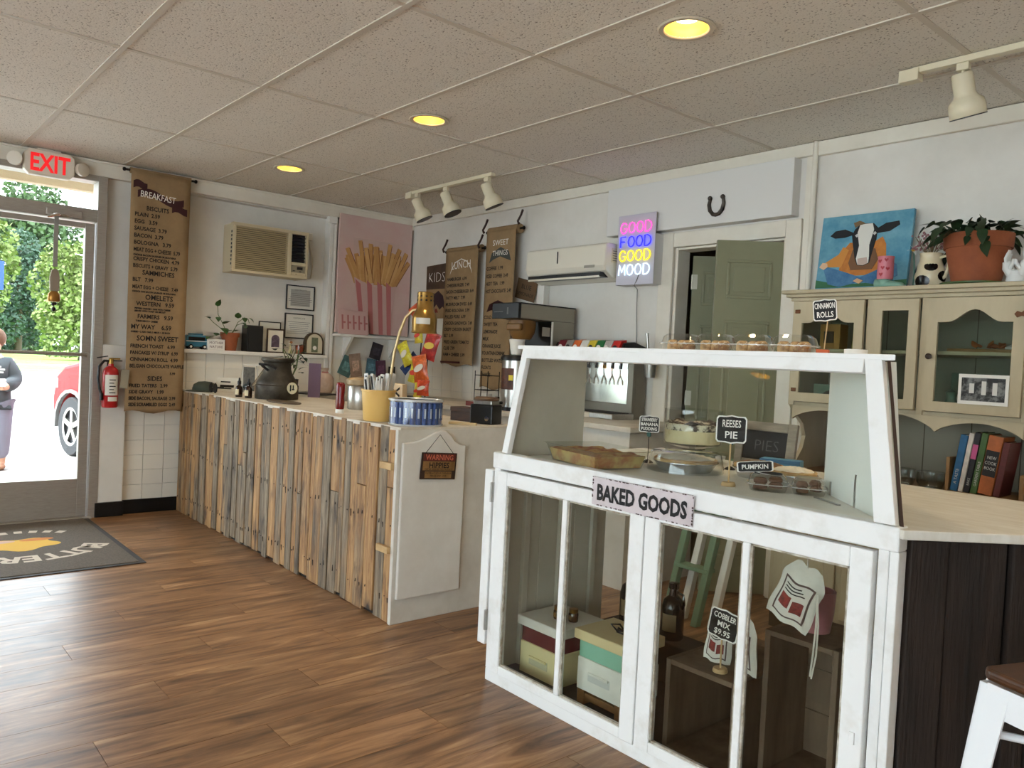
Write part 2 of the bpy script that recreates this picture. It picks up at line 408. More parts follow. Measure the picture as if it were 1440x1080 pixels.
# door casing, raised panel and conduit on the rear wall
cs = MB().box(2.847, 2.952, -.022, 0, 0, 2.05).box(3.70, 3.79, -.022, 0, 0, 2.05).box(2.952, 3.70, -.022, 0, 1.96, 2.05).box(2.952, 2.975, -.0, .12, 0, 1.96).box(3.68, 3.70, 0, .12, 0, 1.96).box(2.975, 3.68, 0, .12, 1.945, 1.96)
structure(cs.build('trim_6', TRIM, bevel=.005), 'cream door casing')
structure(MB().box(2.44, 3.76, -.075, 0, 2.062, 2.366).build('trim_7', mat('panel_white', (222, 220, 216), .6), bevel=.003), 'white boxed panel above the doorway')
structure(MB().cyl((3.852, -.03, .9), (3.852, -.03, H), .0135, 12).box(3.80, 3.838, -.018, 0, .9, 2.37).build('trim_8', TRIM, smooth=40), 'painted conduit pipe beside the doorway')

# ------------------------------------------------------------------ glazed entrance door
d1 = bpy.data.objects.new('door_1', None); COL.objects.link(d1); d1['kind'] = 'structure'; d1['label'] = 'aluminium glazed entrance door'; d1.location = (0, -2.495, 0); d1.rotation_euler = (0, 0, PI / 2)
# local x runs towards the corner (+y), so the door lies at x < 0
MB().box(-.06, 0, -.06, .08, 0, 2.335).box(-1.035, -.975, -.06, .08, 0, 2.335).box(-.975, -.06, -.06, .08, 2.02, 2.105).box(-.975, -.06, -.06, .08, 2.295, 2.335).build('door_frame', ALU, d1, bevel=.003)
MB().box(-.975, -.06, -.004, .002, 2.105, 2.295).build('transom_pane', GLASS, d1)
MB().box(-.125, -.066, -.03, .015, .012, 2.01).box(-.968, -.91, -.03, .015, .012, 2.01).box(-.91, -.125, -.03, .015, .012, .272).box(-.91, -.125, -.03, .015, 1.975, 2.01).build('door_leaf', ALU, d1, bevel=.003)
MB().box(-.91, -.125, -.006, 0, .272, 1.975).build('door_pane', GLASS, d1)
pb = MB().tube([(-.93, -.075, 1.12), (-.1, -.075, 1.12)], .0125, 10).cyl((-.095, -.075, 1.12), (-.095, -.03, 1.12), .017).cyl((-.935, -.075, 1.12), (-.935, -.03, 1.12), .017)
pb.build('push_bar', STEEL, d1, smooth=40)
MB().box(-.37, -.155, -.085, -.03, 2.03, 2.075).build('closer_body', ALU, d1, bevel=.006)
MB().tube([(-.33, -.09, 2.035), (-.30, -.15, 2.028), (-.22, -.10, 2.025)], .008, 6).tube([(-.30, -.15, 2.028), (-.36, -.10, 2.01)], .008, 6).build('closer_arm', CHROME, d1, smooth=40)
MB().box(-1.0, -.04, -.09, .1, -.006, .012).build('threshold', ALU, d1, bevel=.003)

# ------------------------------------------------------------------ outdoors
ASPH = mat('pale_asphalt', (160, 157, 152), .9, col2=(136, 133, 128), scale=1.2, bump=.15, bscale=30)
structure(MB().box(-30, -.15, -50, 50, -.3, -.1).build('parking_lot', ASPH), 'pale asphalt parking lot')
structure(MB().box(-3.95, -2.3, -2.38, -2.27, -.1, -.096).box(-9, -4.2, -2.6, -2.5, -.1, -.096).build('parking_line', mat('road_paint', (225, 224, 220), .8)), 'painted parking line')
GRASS = mat('mown_grass', (104, 148, 44), .95, col2=(136, 176, 62), scale=.8, bump=.4, bscale=20)
structure(MB().box(-38, -30, -60, 70, -.3, -.09).box(-110, -40, -80, 90, -.3, -.05).build('lawn', GRASS), 'green roadside lawn')
structure(MB().box(-40, -38, -60, 70, -.3, -.08).build('path', mat('road_grey', (170, 168, 165), .9)), 'grey road beyond the lawn')
structure(MB().box(-1.7, -.15, -9, 2, 2.60, 2.75).box(-1.7, -1.6, -9, 2, 2.50, 2.75).build('porch_roof', mat('tan_soffit', (196, 180, 150), .8)), 'tan porch soffit outside the door')
LEAF = [mat('leaf_%s' % nm, tuple(int(q * .68) for q in c), .7, rand=.1, sub=0) for nm, c in (('spring', (150, 170, 84)), ('mid', (106, 136, 84)), ('deep', (82, 112, 90)))]
BARK = mat('bark', (84, 70, 58), .9)
def tree(x, y, h, rad, li, label):
    t = thing('tree', label, 'tree', (x, y, -.06), 0, 'trees beyond the road')
    mb = MB(); rnd = random.Random(int(x * 7 + y * 13))
    blobs = [(rnd.uniform(-.45, .45) * rad, rnd.uniform(-.5, .5) * rad, h * rnd.uniform(.05, .8), rad * rnd.uniform(.38, .6)) for _ in range(13)] + [(0, 0, h * .84, rad * .42), (0, 0, h * .5, rad * .62)]
    for bx, by, bz, br in blobs:
        for k in range(560):
            a = rnd.uniform(0, 2 * PI); cz = rnd.uniform(-1, 1); s = math.sqrt(1 - cz * cz); rr = br * rnd.uniform(.75, 1.05)
            p = Vector((bx + rr * s * math.cos(a), by + rr * s * math.sin(a), max(.3, bz + rr * cz)))
            n1 = Vector((rnd.uniform(-1, 1), rnd.uniform(-1, 1), rnd.uniform(-1, 1))).normalized(); n2 = n1.cross(Vector((rnd.uniform(-1, 1), .3, rnd.uniform(-1, 1)))).normalized()
            q = rnd.uniform(.12, .26) * rad / 4
            mb.add([p - n1 * q, p + n2 * q * .7, p + n1 * q, p - n2 * q * .7], [(0, 1, 2, 3)])
    c = mb.build('crown', LEAF[li], t); c['kind'] = 'stuff'
    tr = MB().tube([(0, 0, -.05), (.1, .05, h * .3), (0, -.1, h * .6), (.05, 0, h * .8)], [.3 * h / 10, .24 * h / 10, .16 * h / 10, .05], 8)
    tr.build('trunk', BARK, t, smooth=50)
TR = [(-58, 2.6, 10.5, 3.6, 0, 'bright yellow-green tree at left of the door glass'), (-50, 8.0, 7.4, 3.0, 0, 'low yellow-green tree behind the hanging bell'),
      (-84, 10.5, 18.5, 5.4, 1, 'tall mid-green tree rising highest behind the bell'), (-88, .5, 15.5, 4.6, 2, 'dark bluish-green tree at the left edge of the door glass'),
      (-80, 20.5, 17.0, 4.6, 2, 'deep green tree by the door stile'), (-60, 14.0, 9.5, 3.4, 1, 'rounded green tree low by the door stile'),
      (-70, 7.5, 10.5, 3.2, 2, 'shadowy green tree filling the gap low in the middle'), (-66, -3.5, 11, 3.4, 1, 'green tree nearest the walking person')]
for q in TR: tree(*q)
# ------------------------------------------------------------------ main pallet counter
def pallet_material():
    m = bpy.data.materials.new('weathered_pallet_wood'); m.use_nodes = True
    nt = m.node_tree; n = nt.nodes; l = nt.links; b = n['Principled BSDF']
    tc = n.new('ShaderNodeTexCoord'); oi = n.new('ShaderNodeObjectInfo')
    cb = n.new('ShaderNodeCombineXYZ'); mu = n.new('ShaderNodeMath'); mu.operation = 'MULTIPLY'; mu.inputs[1].default_value = 51.0
    l.new(oi.outputs['Random'], mu.inputs[0]); l.new(mu.outputs[0], cb.inputs[0]); l.new(mu.outputs[0], cb.inputs[2])
    ad = n.new('ShaderNodeVectorMath'); l.new(tc.outputs['Object'], ad.inputs[0]); l.new(cb.outputs[0], ad.inputs[1])
    mp = n.new('ShaderNodeMapping'); mp.inputs['Scale'].default_value = (22, 22, 1.6); l.new(ad.outputs[0], mp.inputs[0])
    n1 = n.new('ShaderNodeTexNoise'); n1.inputs['Scale'].default_value = 2.0; n1.inputs['Detail'].default_value = 8; n1.inputs['Roughness'].default_value = 0.7; n1.inputs['Distortion'].default_value = 0.6; l.new(mp.outputs[0], n1.inputs[0])
    honey = n.new('ShaderNodeValToRGB'); e = honey.color_ramp.elements; e[0].position = .3; e[0].color = srgb((96, 66, 40)); e[1].position = .65; e[1].color = srgb((194, 154, 102)); x = e.new(.46); x.color = srgb((154, 114, 72))
    grey = n.new('ShaderNodeValToRGB'); e = grey.color_ramp.elements; e[0].position = .3; e[0].color = srgb((62, 54, 46)); e[1].position = .7; e[1].color = srgb((168, 150, 124)); x = e.new(.48); x.color = srgb((120, 104, 84))
    l.new(n1.outputs['Fac'], honey.inputs[0]); l.new(n1.outputs['Fac'], grey.inputs[0])
    m2 = n.new('ShaderNodeMapping'); m2.inputs['Scale'].default_value = (4, 4, 1.3); l.new(ad.outputs[0], m2.inputs[0])
    n2 = n.new('ShaderNodeTexNoise'); n2.inputs['Scale'].default_value = 1.5; n2.inputs['Detail'].default_value = 4; l.new(m2.outputs[0], n2.inputs[0])
    # board character: each board leans to honey or to grey, with stains of the other
    fr = n.new('ShaderNodeMath'); fr.operation = 'MULTIPLY'; fr.inputs[1].default_value = 7.31; l.new(oi.outputs['Random'], fr.inputs[0])
    fc = n.new('ShaderNodeMath'); fc.operation = 'FRACT'; l.new(fr.outputs[0], fc.inputs[0])
    mr = n.new('ShaderNodeMapRange'); mr.inputs[3].default_value = -.26; mr.inputs[4].default_value = .24; l.new(fc.outputs[0], mr.inputs[0])
    sm = n.new('ShaderNodeMath'); l.new(n2.outputs['Fac'], sm.inputs[0]); l.new(mr.outputs[0], sm.inputs[1])
    rr = n.new('ShaderNodeValToRGB'); rr.color_ramp.elements[0].position = .40; rr.color_ramp.elements[1].position = .62; l.new(sm.outputs[0], rr.inputs[0])
    mx = n.new('ShaderNodeMixRGB'); l.new(rr.outputs[0], mx.inputs[0]); l.new(honey.outputs[0], mx.inputs[1]); l.new(grey.outputs[0], mx.inputs[2])
    # dark stains and nail holes
    n3 = n.new('ShaderNodeTexNoise'); n3.inputs['Scale'].default_value = 3.2; n3.inputs['Detail'].default_value = 6; l.new(m2.outputs[0], n3.inputs[0])
    r3 = n.new('ShaderNodeValToRGB'); r3.color_ramp.elements[0].position = .56; r3.color_ramp.elements[1].position = .72; l.new(n3.outputs['Fac'], r3.inputs[0])
    mx2 = n.new('ShaderNodeMixRGB'); mx2.inputs[2].default_value = srgb((58, 48, 42)); l.new(r3.outputs[0], mx2.inputs[0]); l.new(mx.outputs[0], mx2.inputs[1])
    l.new(mx2.outputs[0], b.inputs['Base Color']); b.inputs['Roughness'].default_value = .72
    bp = n.new('ShaderNodeBump'); bp.inputs['Strength'].default_value = .35; bp.inputs['Distance'].default_value = .004; l.new(n1.outputs['Fac'], bp.inputs['Height']); l.new(bp.outputs[0], b.inputs['Normal'])
    return m
PALLET = pallet_material()
CTOP = mat('worn_white_counter', (214, 206, 192), .5, col2=(188, 178, 160), scale=7, contrast=(.4, .75))
GREYPAINT = mat('grey_white_paint', (214, 209, 199), .55, col2=(199, 193, 181), scale=6)
ct = thing('pallet_counter', 'service counter clad in upright weathered pallet boards with white end', 'counter', (0, 0, 0))
MB().box(.03, 2.985, -1.938, -1.30, .0, .868).build('carcass', GREYPAINT, ct)
MB().box(.032, 2.985, -1.9445, -1.9385, .0, .868).build('gap_shade_sheet', mat('shadow_board', (34, 26, 20), .9), ct)  # dark sheet added so the gaps between boards read as shade
MB().box(.03, 3.006, -1.955, -1.28, .868, .895).build('countertop', CTOP, ct, bevel=.004)
MB().box(2.985, 3.008, -1.968, -1.30, 0, .885).build('end_panel', GREYPAINT, ct, bevel=.003)
random.seed(5)
x = .035; NAIL = mat('nail_head', (52, 42, 36), .5, .6)
while x < 2.985:
    w = random.choice([.05, .062, .07, .08, .088, .095]); w = min(w, 2.99 - x)
    if 2.99 - (x + w) < .03: w = 2.99 - x
    t = random.uniform(.012, .022); top = .888 + random.uniform(-.012, .006); bot = random.choice([.002, .004, .012, .02]); split = random.random() < .22
    segs = [(bot, top)] if not split else [(bot, .55 + jit(.12)), ]
    if split: segs.append((segs[0][1] + .003, top))
    for a, c in segs:
        tp = jit(.004); mb = MB(); g = .0025
        mb.add([(g, -t, 0), (w - g, -t, 0), (w - g, 0, 0), (g, 0, 0), (g + tp, -t, c - a), (w - g + tp * .5, -t, c - a + jit(.003)), (w - g, 0, c - a), (g, 0, c - a)], [(0, 3, 2, 1), (4, 5, 6, 7), (0, 1, 5, 4), (1, 2, 6, 5), (2, 3, 7, 6), (3, 0, 4, 7)])
        bo = mb.build('pallet_board', PALLET, ct, bevel=.0025, seg=1); bo.location = (x, -1.945, a)
        nb = MB()
        for zz in (.12, .45, .78):
            for k in range(2):
                if a < zz + .03 < c and random.random() < .7: nb.cyl((w * (.3 + .4 * k), -t + .001, zz - a + jit(.03)), (w * (.3 + .4 * k), -t - .0012, zz - a + jit(.01)), .0028, 6)
        if nb.v: nb.build('nails', NAIL, bo)['kind'] = 'stuff'
    x += w
for zz in (.32, .70):
    MB().box(2.885, 2.985, -1.985, -1.966, zz, zz + .032).build('cleat', mat('pale_cleat', (206, 172, 122), .7, col2=(176, 140, 92), scale=12), ct, bevel=.003)
# white cupboard door with an arched head fixed on the counter end; local x along +y
ed = thing('cupboard_door', 'white cupboard door with curved arched top fixed to the counter end', 'door', (3.0085, -1.95, .115), PI / 2)
prof = [(0, 0), (.352, 0), (.352, .69), (.32, .695), (.288, .712), (.262, .742), (.235, .762), (.205, .766), (.17, .757), (.13, .737), (.09, .722), (.045, .715), (0, .712)]
MB().prism(prof, -.018, -.001).build('panel', mat('door_white_paint', (228, 225, 218), .45, col2=(216, 211, 202), scale=5), ed, bevel=.005)
hs = thing('warning_sign', 'rusty hanging WARNING HIPPIES tin sign on the white arched cupboard door', 'sign', (3.032, -1.757, .716), PI / 2)
Ms = Matrix.Rotation(math.radians(3.5), 4, 'Y')
TIN = mat('rusty_brown_tin', (64, 42, 30), .6, col2=(40, 28, 22), scale=20)
MB().box(-.1, .1, -.004, 0, -.062, .062, Ms).build('plate', TIN, hs, bevel=.003)
MB().box(-.09, .09, -.0055, -.004, .024, .056, Ms).build('red_band', mat('faded_red', (112, 44, 34), .6, col2=(80, 32, 26), scale=25), hs)
MB().box(-.09, .09, -.0055, -.004, -.02, .022, Ms).box(-.075, .075, -.0055, -.004, -.055, -.025, Ms).build('ochre_field', mat('faded_ochre', (150, 112, 66), .7, col2=(120, 88, 50), scale=20), hs)
MB().text('WARNING', .034, 0, .029, -.0065, 'CENTER', Ms, xs=.95, wob=.0006).build('lettering', mat('pink_red_print', (206, 112, 88), .7), hs)
lt = MB().text('HIPPIES', .036, 0, -.008, -.0065, 'CENTER', Ms, wob=.0006).text('MAY BE SEEN ON THIS PROPERTY', .0105, 0, -.018, -.0065, 'CENTER', Ms).text('ENTER AT YOUR OWN RISK', .0115, 0, -.036, -.0065, 'CENTER', Ms).text('PEACE AND LOVE', .0115, 0, -.049, -.0065, 'CENTER', Ms)
lt.build('small_lettering', INK, hs)
MB().tube([(-.082, -.006, .06), (-.006, -.012, .147), (.082, -.006, .052)], .0014, 6).build('hanging_wire', DARKMETAL, hs)

# back run of counter along the street wall and the rear wall
bc = thing('back_counter', 'white work counter running along the walls behind the pallet counter', 'counter', (0, 0, 0))
MB().box(.03, .6, -1.27, -.02, .0, .86).box(.6, 3.2, -.62, -.02, 0, .86).build('carcass', GREYPAINT, bc)
MB().slab([(.018, -1.279), (.62, -1.279), (.62, -.64), (3.22, -.64), (3.22, -.016), (.018, -.016)], .862, .893).build('worktop', CTOP, bc, bevel=.004)

# ------------------------------------------------------------------ street wall: exit sign, extinguisher, bell, scroll
ex = on_front('exit_sign', 'white EXIT sign with red letters and twin emergency lamps above the door', 'sign', -2.858, 2.345, .075)
EXW = mat('ivory_plastic', (232, 224, 208), .4)
oct_ = [(-.145, -.05), (-.115, -.082), (.115, -.082), (.145, -.05), (.145, .05), (.115, .082), (-.115, .082), (-.145, .05)]
MB().prism(oct_, -.05, .015).build('housing', EXW, ex, bevel=.008)
MB().text('EXIT', .155, 0, -.054, -.0515, 'CENTER', xs=.72, wob=.004, ext=.0006).build('lettering', mat('exit_red', (226, 40, 44), .5, emit=.16, ecol=(255, 30, 36)), ex)
MB().box(-.07, .065, -.03, .03, .082, .094).build('canopy', EXW, ex, bevel=.003)
for s in (-1, 1):
    Mh = Matrix.Translation((s * .187, -.03, .0)) @ Matrix.Rotation(s * .5, 4, 'Z') @ Matrix.Rotation(PI / 2, 4, 'X')
    o = MB().lathe([(.012, -.03), (.03, -.028), (.042, -.005), (.045, .02), (.040, .022)], 20, Mh).build('lamp_head', EXW, ex, smooth=40)
    MB().lathe([(.0005, .012), (.038, .021)], 20, Mh).build('lens', mat('lamp_lens', (226, 224, 216), .15, coat=.5), o, smooth=40)
    MB().cyl((s * .143, -.012, 0), (s * .165, -.02, 0), .012).build('swivel', EXW, ex, smooth=40)

fe = on_front('fire_extinguisher', 'red fire extinguisher with black hose hung on the boxed column by the door', 'extinguisher', -2.452, .766, .112)
RED = mat('fire_red', (176, 26, 30), .3, coat=.4)
MB().lathe([(.001, 0), (.044, 0), (.05, .008), (.05, .235), (.044, .262), (.028, .278), (.018, .285), (.018, .3)], 24).build('cylinder', RED, fe, smooth=50)
MB().lathe([(.0505, .085), (.0505, .225)], 16, None, PI * 1.2, PI * 1.8).build('label_sheet', mat('label_white', (226, 222, 212), .6), fe)
MB().lathe([(.0507, .045), (.0507, .075)], 16, None, PI * 1.35, PI * 1.75).build('lower_label', mat('label_white', (226, 222, 212), .6), fe)
tx = MB()
for k in range(5): tx.box(-.018, .022 - (k % 2) * .01, -.0512, -.0506, .1 + k * .022, .106 + k * .022)
tx.build('print', INK, fe)
MB().cyl((0, 0, .298), (0, 0, .33), .016).box(-.012, .055, -.012, .012, .33, .34).build('valve', mat('brass', (176, 140, 70), .35, .9), fe, smooth=40)
MB().box(-.02, .05, -.006, .006, .345, .352, Matrix.Rotation(-.2, 4, 'Y')).box(0, .07, -.008, .008, .318, .325).build('handle', BLACK, fe, bevel=.002)
MB().tube([(-.014, 0, .318), (-.045, -.01, .32), (-.075, -.01, .28), (-.08, -.012, .2), (-.07, -.012, .13), (-.058, -.015, .09)], .009, 8).cyl((-.058, -.015, .05), (-.058, -.015, .1), .012).build('hose', BLACK, fe, smooth=50)
MB().box(.035, .085, -.052, -.048, .14, .27, Matrix.Rotation(.08, 4, 'Y')).build('inspection_tag', mat('grey_tag', (150, 142, 124), .7), fe)
MB().box(-.012, .012, .046, .058, .18, .31).build('bracket', DARKMETAL, fe)

bl = on_front('door_bell', 'brass cowbell on a grey strap hanging inside the glass door', 'bell', -2.806, 1.40, .10)
MB().box(-.013, .013, -.002, .002, .29, .63).build('strap', mat('grey_strap', (150, 146, 138), .7), bl)
MB().prism([(-.027, .13), (.027, .13), (.029, .22), (.02, .265), (0, .28), (-.02, .265), (-.029, .22)], -.012, .012).build('clapper_board', mat('taupe_leather', (152, 138, 120), .7), bl, bevel=.006)
MB().lathe([(.03, .06), (.036, .075), (.033, .11), (.02, .128), (.001, .13)], 18, None, sx=1.05, sy=.7).build('bell_cup', mat('old_brass', (172, 124, 62), .35, .8), bl, smooth=60)
MB().ball((-.004, 0, .045), .012, 10).ball((.008, 0, .048), .01, 10).ball((0, 0, .012), .014, 10, (1, .8, 1.1)).tube([(0, 0, .06), (0, 0, .0)], .002, 6).build('beads', BLACK, bl, smooth=60)

def scroll(root, w, h, roll_r, rolled=True, top_rod=True, wave=.006):
    """paper banner hanging from a roller; local z = 0 at the roller axis"""
    def fn(u, v):
        z = -v * h; bend = -roll_r - .002 + wave * math.sin(v * 5 + 1) * v
        curl = -.004 * max(0, v - .9) / .1 * (1 - .5 * math.sin(u * 7))
        return ((u - .5) * w * (1 - .03 * v), bend + curl, z + (.012 * math.sin(u * 9 + w) if v == 1 else 0))
    MB().grid(fn, 8, 48).build('paper', KRAFT, root, smooth=60, solidify=.0012)
    yf = lambda z: -roll_r - .002 + wave * math.sin(-z / h * 5 + 1) * (-z / h) - .004 * max(0, -z / h - .9) / .1 * 1.5
    MB().lathe([(roll_r, -w / 2 - .004), (roll_r, w / 2 + .004)], 18, Matrix.Rotation(PI / 2, 4, 'Y')).build('paper_roll', KRAFT, root, smooth=50)
    if top_rod:
        MB().lathe([(.008, -w / 2 - .05), (.013, -w / 2 - .045), (.013, -w / 2 - .035), (.008, -w / 2 - .03), (.008, w / 2 + .03), (.013, w / 2 + .035), (.013, w / 2 + .045), (.008, w / 2 + .05)], 10, Matrix.Rotation(PI / 2, 4, 'Y')).build('rod', DARKMETAL, root, smooth=40)
    return yf
def drape(mb, yf, off):
    mb.v = [(x, yf(z) - off, z) for x, y, z in mb.v]
    return mb
def lettering(root, lines, yf, wmax=.37):
    """lines: (text, size, x, z, align)"""
    mb = MB()
    for t, s, x, z, al in lines:
        mb.text(t, s, x, z, 0, al, xs=min(.9, wmax / (len(t) * s * .56)), tilt=jit(.006), wob=.0011)
    return drape(mb, yf, .0022).build('lettering', INK, root)

s1 = on_front('menu_scroll', 'long brown paper BREAKFAST menu scroll hanging between door and counter', 'menu', -2.168, 2.405, .10, 'brown paper menu scrolls')
y1 = scroll(s1, .40, 1.67, .02, wave=.004)
rib = MB().grid(lambda u, v: ((u - .5) * .31, -.0245 - .0008, -.13 - .05 * v - .02 * u + .022 * math.sin(u * 6.2)), 18, 1)
rib.grid(lambda u, v: (-.185 + u * .09, -.0241, -.07 - .05 * v + .012 * math.sin(u * 5)), 5, 1).grid(lambda u, v: (.075 + u * .105, -.0241, -.205 - .05 * v + .012 * math.sin(u * 5)), 5, 1)
drape(rib, y1, .0018).build('ribbon', MAROON, s1)
drape(MB().text('BREAKFAST', .062, -.14, -.172, 0, 'LEFT', xs=.74, tilt=.07, wob=.0004), y1, .0028).build('heading', CHALK, s1)
E_ = []
z = -.262
def ln(t, s, x=-.17, al='LEFT', dz=None):
    global z
    E_.append((t, s, x, z, al)); z -= dz if dz else s * 1.12
ln('BISCUITS', .042, -.02, 'CENTER', .046)
for t in ('PLAIN  2.59', 'EGG   3.59', 'SAUSAGE  3.79', 'BACON  3.79', 'BOLOGNA   3.79', 'MEAT EGG + CHEESE  5.79'): ln(t, .037, dz=.0485)
z += .018; ln('CHOICE: BACON SAUSAGE OR BOLOGNA', .0165, dz=.034)
for t in ('CRISPY CHICKEN  4.79', 'BISCUITS + GRAVY  5.79'): ln(t, .036, dz=.0475)
ln('SAMMICHES', .045, 0, 'CENTER', .048)
ln('BLT   7.99', .036, dz=.05); ln('MEAT EGG + CHEESE   7.49', .034, dz=.026); ln('CHOICE: HAM BACON SAUSAGE OR BOLOGNA', .015, dz=.048)
ln('OMELETS', .05, .01, 'CENTER', .043); ln('WESTERN   9.59', .04, -.14, dz=.026); ln('PEPPERS ONIONS + HAM WITH CHEESE', .015, -.15, dz=.018); ln('SERVED WITH TOAST OR BISCUIT', .015, -.15, dz=.045)
ln('FARMERS   9.59', .04, -.13, dz=.024); ln('THREE MEATS + CHEESE', .015, -.14, dz=.05); ln('MY WAY    6.59', .044, dz=.026); ln('CHEESE + 2 ADD ONS (1 MEAT) + .50 EACH', .015, dz=.055)
ln('SOMN SWEET', .05, .01, 'CENTER', .05)
for t in ('FRENCH TOAST   6.99', 'PANCAKES W/ SYRUP  6.99', 'CINNAMON ROLL  4.99', 'BELGIAN CHOCOLATE WAFFLE'): ln(t, .034, dz=.0465)
ln('5.99', .024, .1, dz=.045); ln('SIDES', .046, 0, 'CENTER', .046)
for t in ('FRIED TATERS   2.99', 'SIDE GRAVY   1.99', 'SIDE BACON, SAUSAGE  2.99', 'SIDE SCRAMBLED EGGS  2.49'): ln(t, .0325, dz=.044)
lettering(s1, E_, y1, .345)

# ------------------------------------------------------------------ window air conditioner in the recess
ac = on_front('window_air_conditioner', 'beige window air conditioner with louvred grille built into the wall recess', 'air conditioner', -1.345, 1.79, .075)
BEIGE = mat('aged_beige_plastic', (206, 192, 160), .5); BEIGED = mat('beige_grille', (176, 160, 124), .55)
MB().box(-.30, .30, 0, .155, .0, .365).build('sleeve', BEIGE, ac, bevel=.004)
MB().box(-.305, .305, -.05, 0, 0, .02).box(-.305, .305, -.05, 0, .345, .37).box(-.305, -.28, -.05, 0, .02, .345).box(.285, .305, -.05, 0, .02, .345).box(.13, .165, -.05, 0, .02, .345).box(.165, .285, -.05, 0, .10, .125).box(.165, .285, -.048, -.01, .02, .045).build('front_frame', BEIGE, ac, bevel=.003)
gl = MB()
for k in range(22): gl.box(-.28, .13, -.046, -.03, .024 + k * .0147, .033 + k * .0147)
gl.build('intake_grille', BEIGED, ac)['kind'] = 'stuff'
MB().box(-.28, .13, -.012, -.008, .02, .345).build('filter_back', mat('grille_dark', (92, 80, 58), .8), ac)
MB().box(.165, .285, -.02, -.012, .125, .345).build('vent_recess', BLACK, ac)
for k in range(8): MB().box(.168, .282, -.046, -.022, .135 + k * .026, .141 + k * .026, None).build('vent_slat', BEIGE if k % 3 == 9 else BLACK, ac)
MB().box(.168, .282, -.044, -.03, .047, .098).build('control_panel', mat('grey_panel', (150, 142, 120), .5), ac)
MB().box(.215, .262, -.047, -.043, .068, .09).box(.18, .2, -.047, -.043, .055, .06).box(.235, .25, -.047, -.043, .052, .058).build('display', BLACK, ac)
MB().text('LG', .012, .2, .027, -.0505, 'LEFT', xs=1.1).build('badge', INK, ac)
sl = MB()
for k in range(9): sl.box(-.3065, -.304, -.035, -.015, .05 + k * .03, .068 + k * .03)
sl.build('side_slots', BLACK, ac)
MB().tube([(.305, -.02, .03), (.37, .1, .02), (.42, .13, .03), (.43, .13, .12), (.43, .13, .2), (.40, .13, .28), (.385, .13, .34)], .006, 6).build('power_cord', mat('ivory_cord', (214, 206, 188), .5), ac, smooth=50)
MB().box(.36, .41, .1, .14, .335, .395).build('plug', EXW, ac, bevel=.004)
cdt = on_front('surface_conduit', 'white surface conduit with junction box running down beside the fries painting', 'conduit', -.79, 1.0, .012)
MB().box(-.02, .012, -.022, 0, 0, 1.315).build('raceway', WHITE, cdt, bevel=.004)
MB().box(-.045, .03, -.05, 0, 1.28, 1.335).build('junction_box', WHITE, cdt, bevel=.004)

# ------------------------------------------------------------------ framed papers
def frame(root, w, h, bw, d, fm, pm_, mat_w=0.0):
    MB().box(-w / 2, w / 2, -d, 0, 0, bw).box(-w / 2, w / 2, -d, 0, h - bw, h).box(-w / 2, -w / 2 + bw, -d, 0, bw, h - bw).box(w / 2 - bw, w / 2, -d, 0, bw, h - bw).build('frame', fm, root, bevel=.0015, seg=1)
    return MB().box(-w / 2 + bw, w / 2 - bw, -d * .5, -d * .1, bw, h - bw).build('sheet', pm_, root)
PAPER = mat('document_paper', (222, 218, 206), .7); PRINT = mat('grey_print', (120, 116, 112), .8)
def doc(root, w, h, y):
    mb = MB().text('CERTIFICATE', .018, 0, h * .78, y, 'CENTER')
    for k in range(7):
        ww = w * random.uniform(.3, .42)
        mb.box(-ww, ww, y - .0004, y, h * .2 + k * h * .075, h * .2 + k * h * .075 + .003)
    mb.build('print', PRINT, root)
f1 = on_front('framed_certificate', 'black framed certificate hung just under the window air conditioner', 'picture', -.999, 1.553, -.078, 'framed certificates'); frame(f1, .25, .20, .009, .014, BLACK, PAPER); doc(f1, .25, .2, -.0078)
MB().box(-.085, .085, -.0077, -.0072, .03, .165).build('border', mat('pale_grey_border', (176, 172, 164), .8), f1)
f2 = on_front('framed_certificate', 'black framed certificate hung lower, just above the arched bank note display', 'picture', -1.003, 1.318, -.078, 'framed certificates'); frame(f2, .25, .205, .009, .014, BLACK, PAPER); doc(f2, .25, .205, -.0078)

# ------------------------------------------------------------------ things on the sill (z = 1.193)
LZ = 1.193
bus = on_front('toy_bus', 'small blue model camper bus on the sill beside the breakfast scroll', 'toy', -1.845, LZ, .0)
BLUE = mat('bus_blue', (52, 112, 138), .35)
MB().prism([(-.08, .018), (.075, .018), (.084, .03), (.084, .055), (.072, .095), (.06, .105), (-.075, .105), (-.084, .09), (-.084, .03)], -.03, .03).build('body', BLUE, bus, bevel=.005)
MB().box(-.07, .05, -.0315, -.03, .065, .09).build('windows', BLACK, bus)
MB().box(-.085, .085, -.0312, -.0302, .056, .061).build('white_stripe', WHITE, bus)
MB().box(-.06, .04, -.02, .02, .105, .116).build('roof_rack', BLUE, bus, bevel=.003)
for sx in (-.05, .05):
    for sy in (-.026, .026): MB().cyl((sx, sy - .006, .018), (sx, sy + .006, .018), .018, 14).build('wheel', BLACK, bus, smooth=40)
    MB().cyl((sx, -.034, .018), (sx, -.032, .018), .009, 12).build('hubcap', WHITE, bus)
sg = on_front('sign_block', 'small white block with dark lettering in front of the terracotta pot', 'sign', -1.715, LZ, .035)
MB().box(-.065, .065, -.012, .012, 0, .082).build('block', WHITE, sg, bevel=.002)
MB().text('MOTHER', .026, 0, .046, -.0128, 'CENTER').text('NATURE', .026, 0, .016, -.0128, 'CENTER').build('lettering', mat('plum_print', (84, 40, 48), .7), sg)
TERRA = mat('terracotta', (158, 88, 54), .8, col2=(138, 74, 46), scale=14)
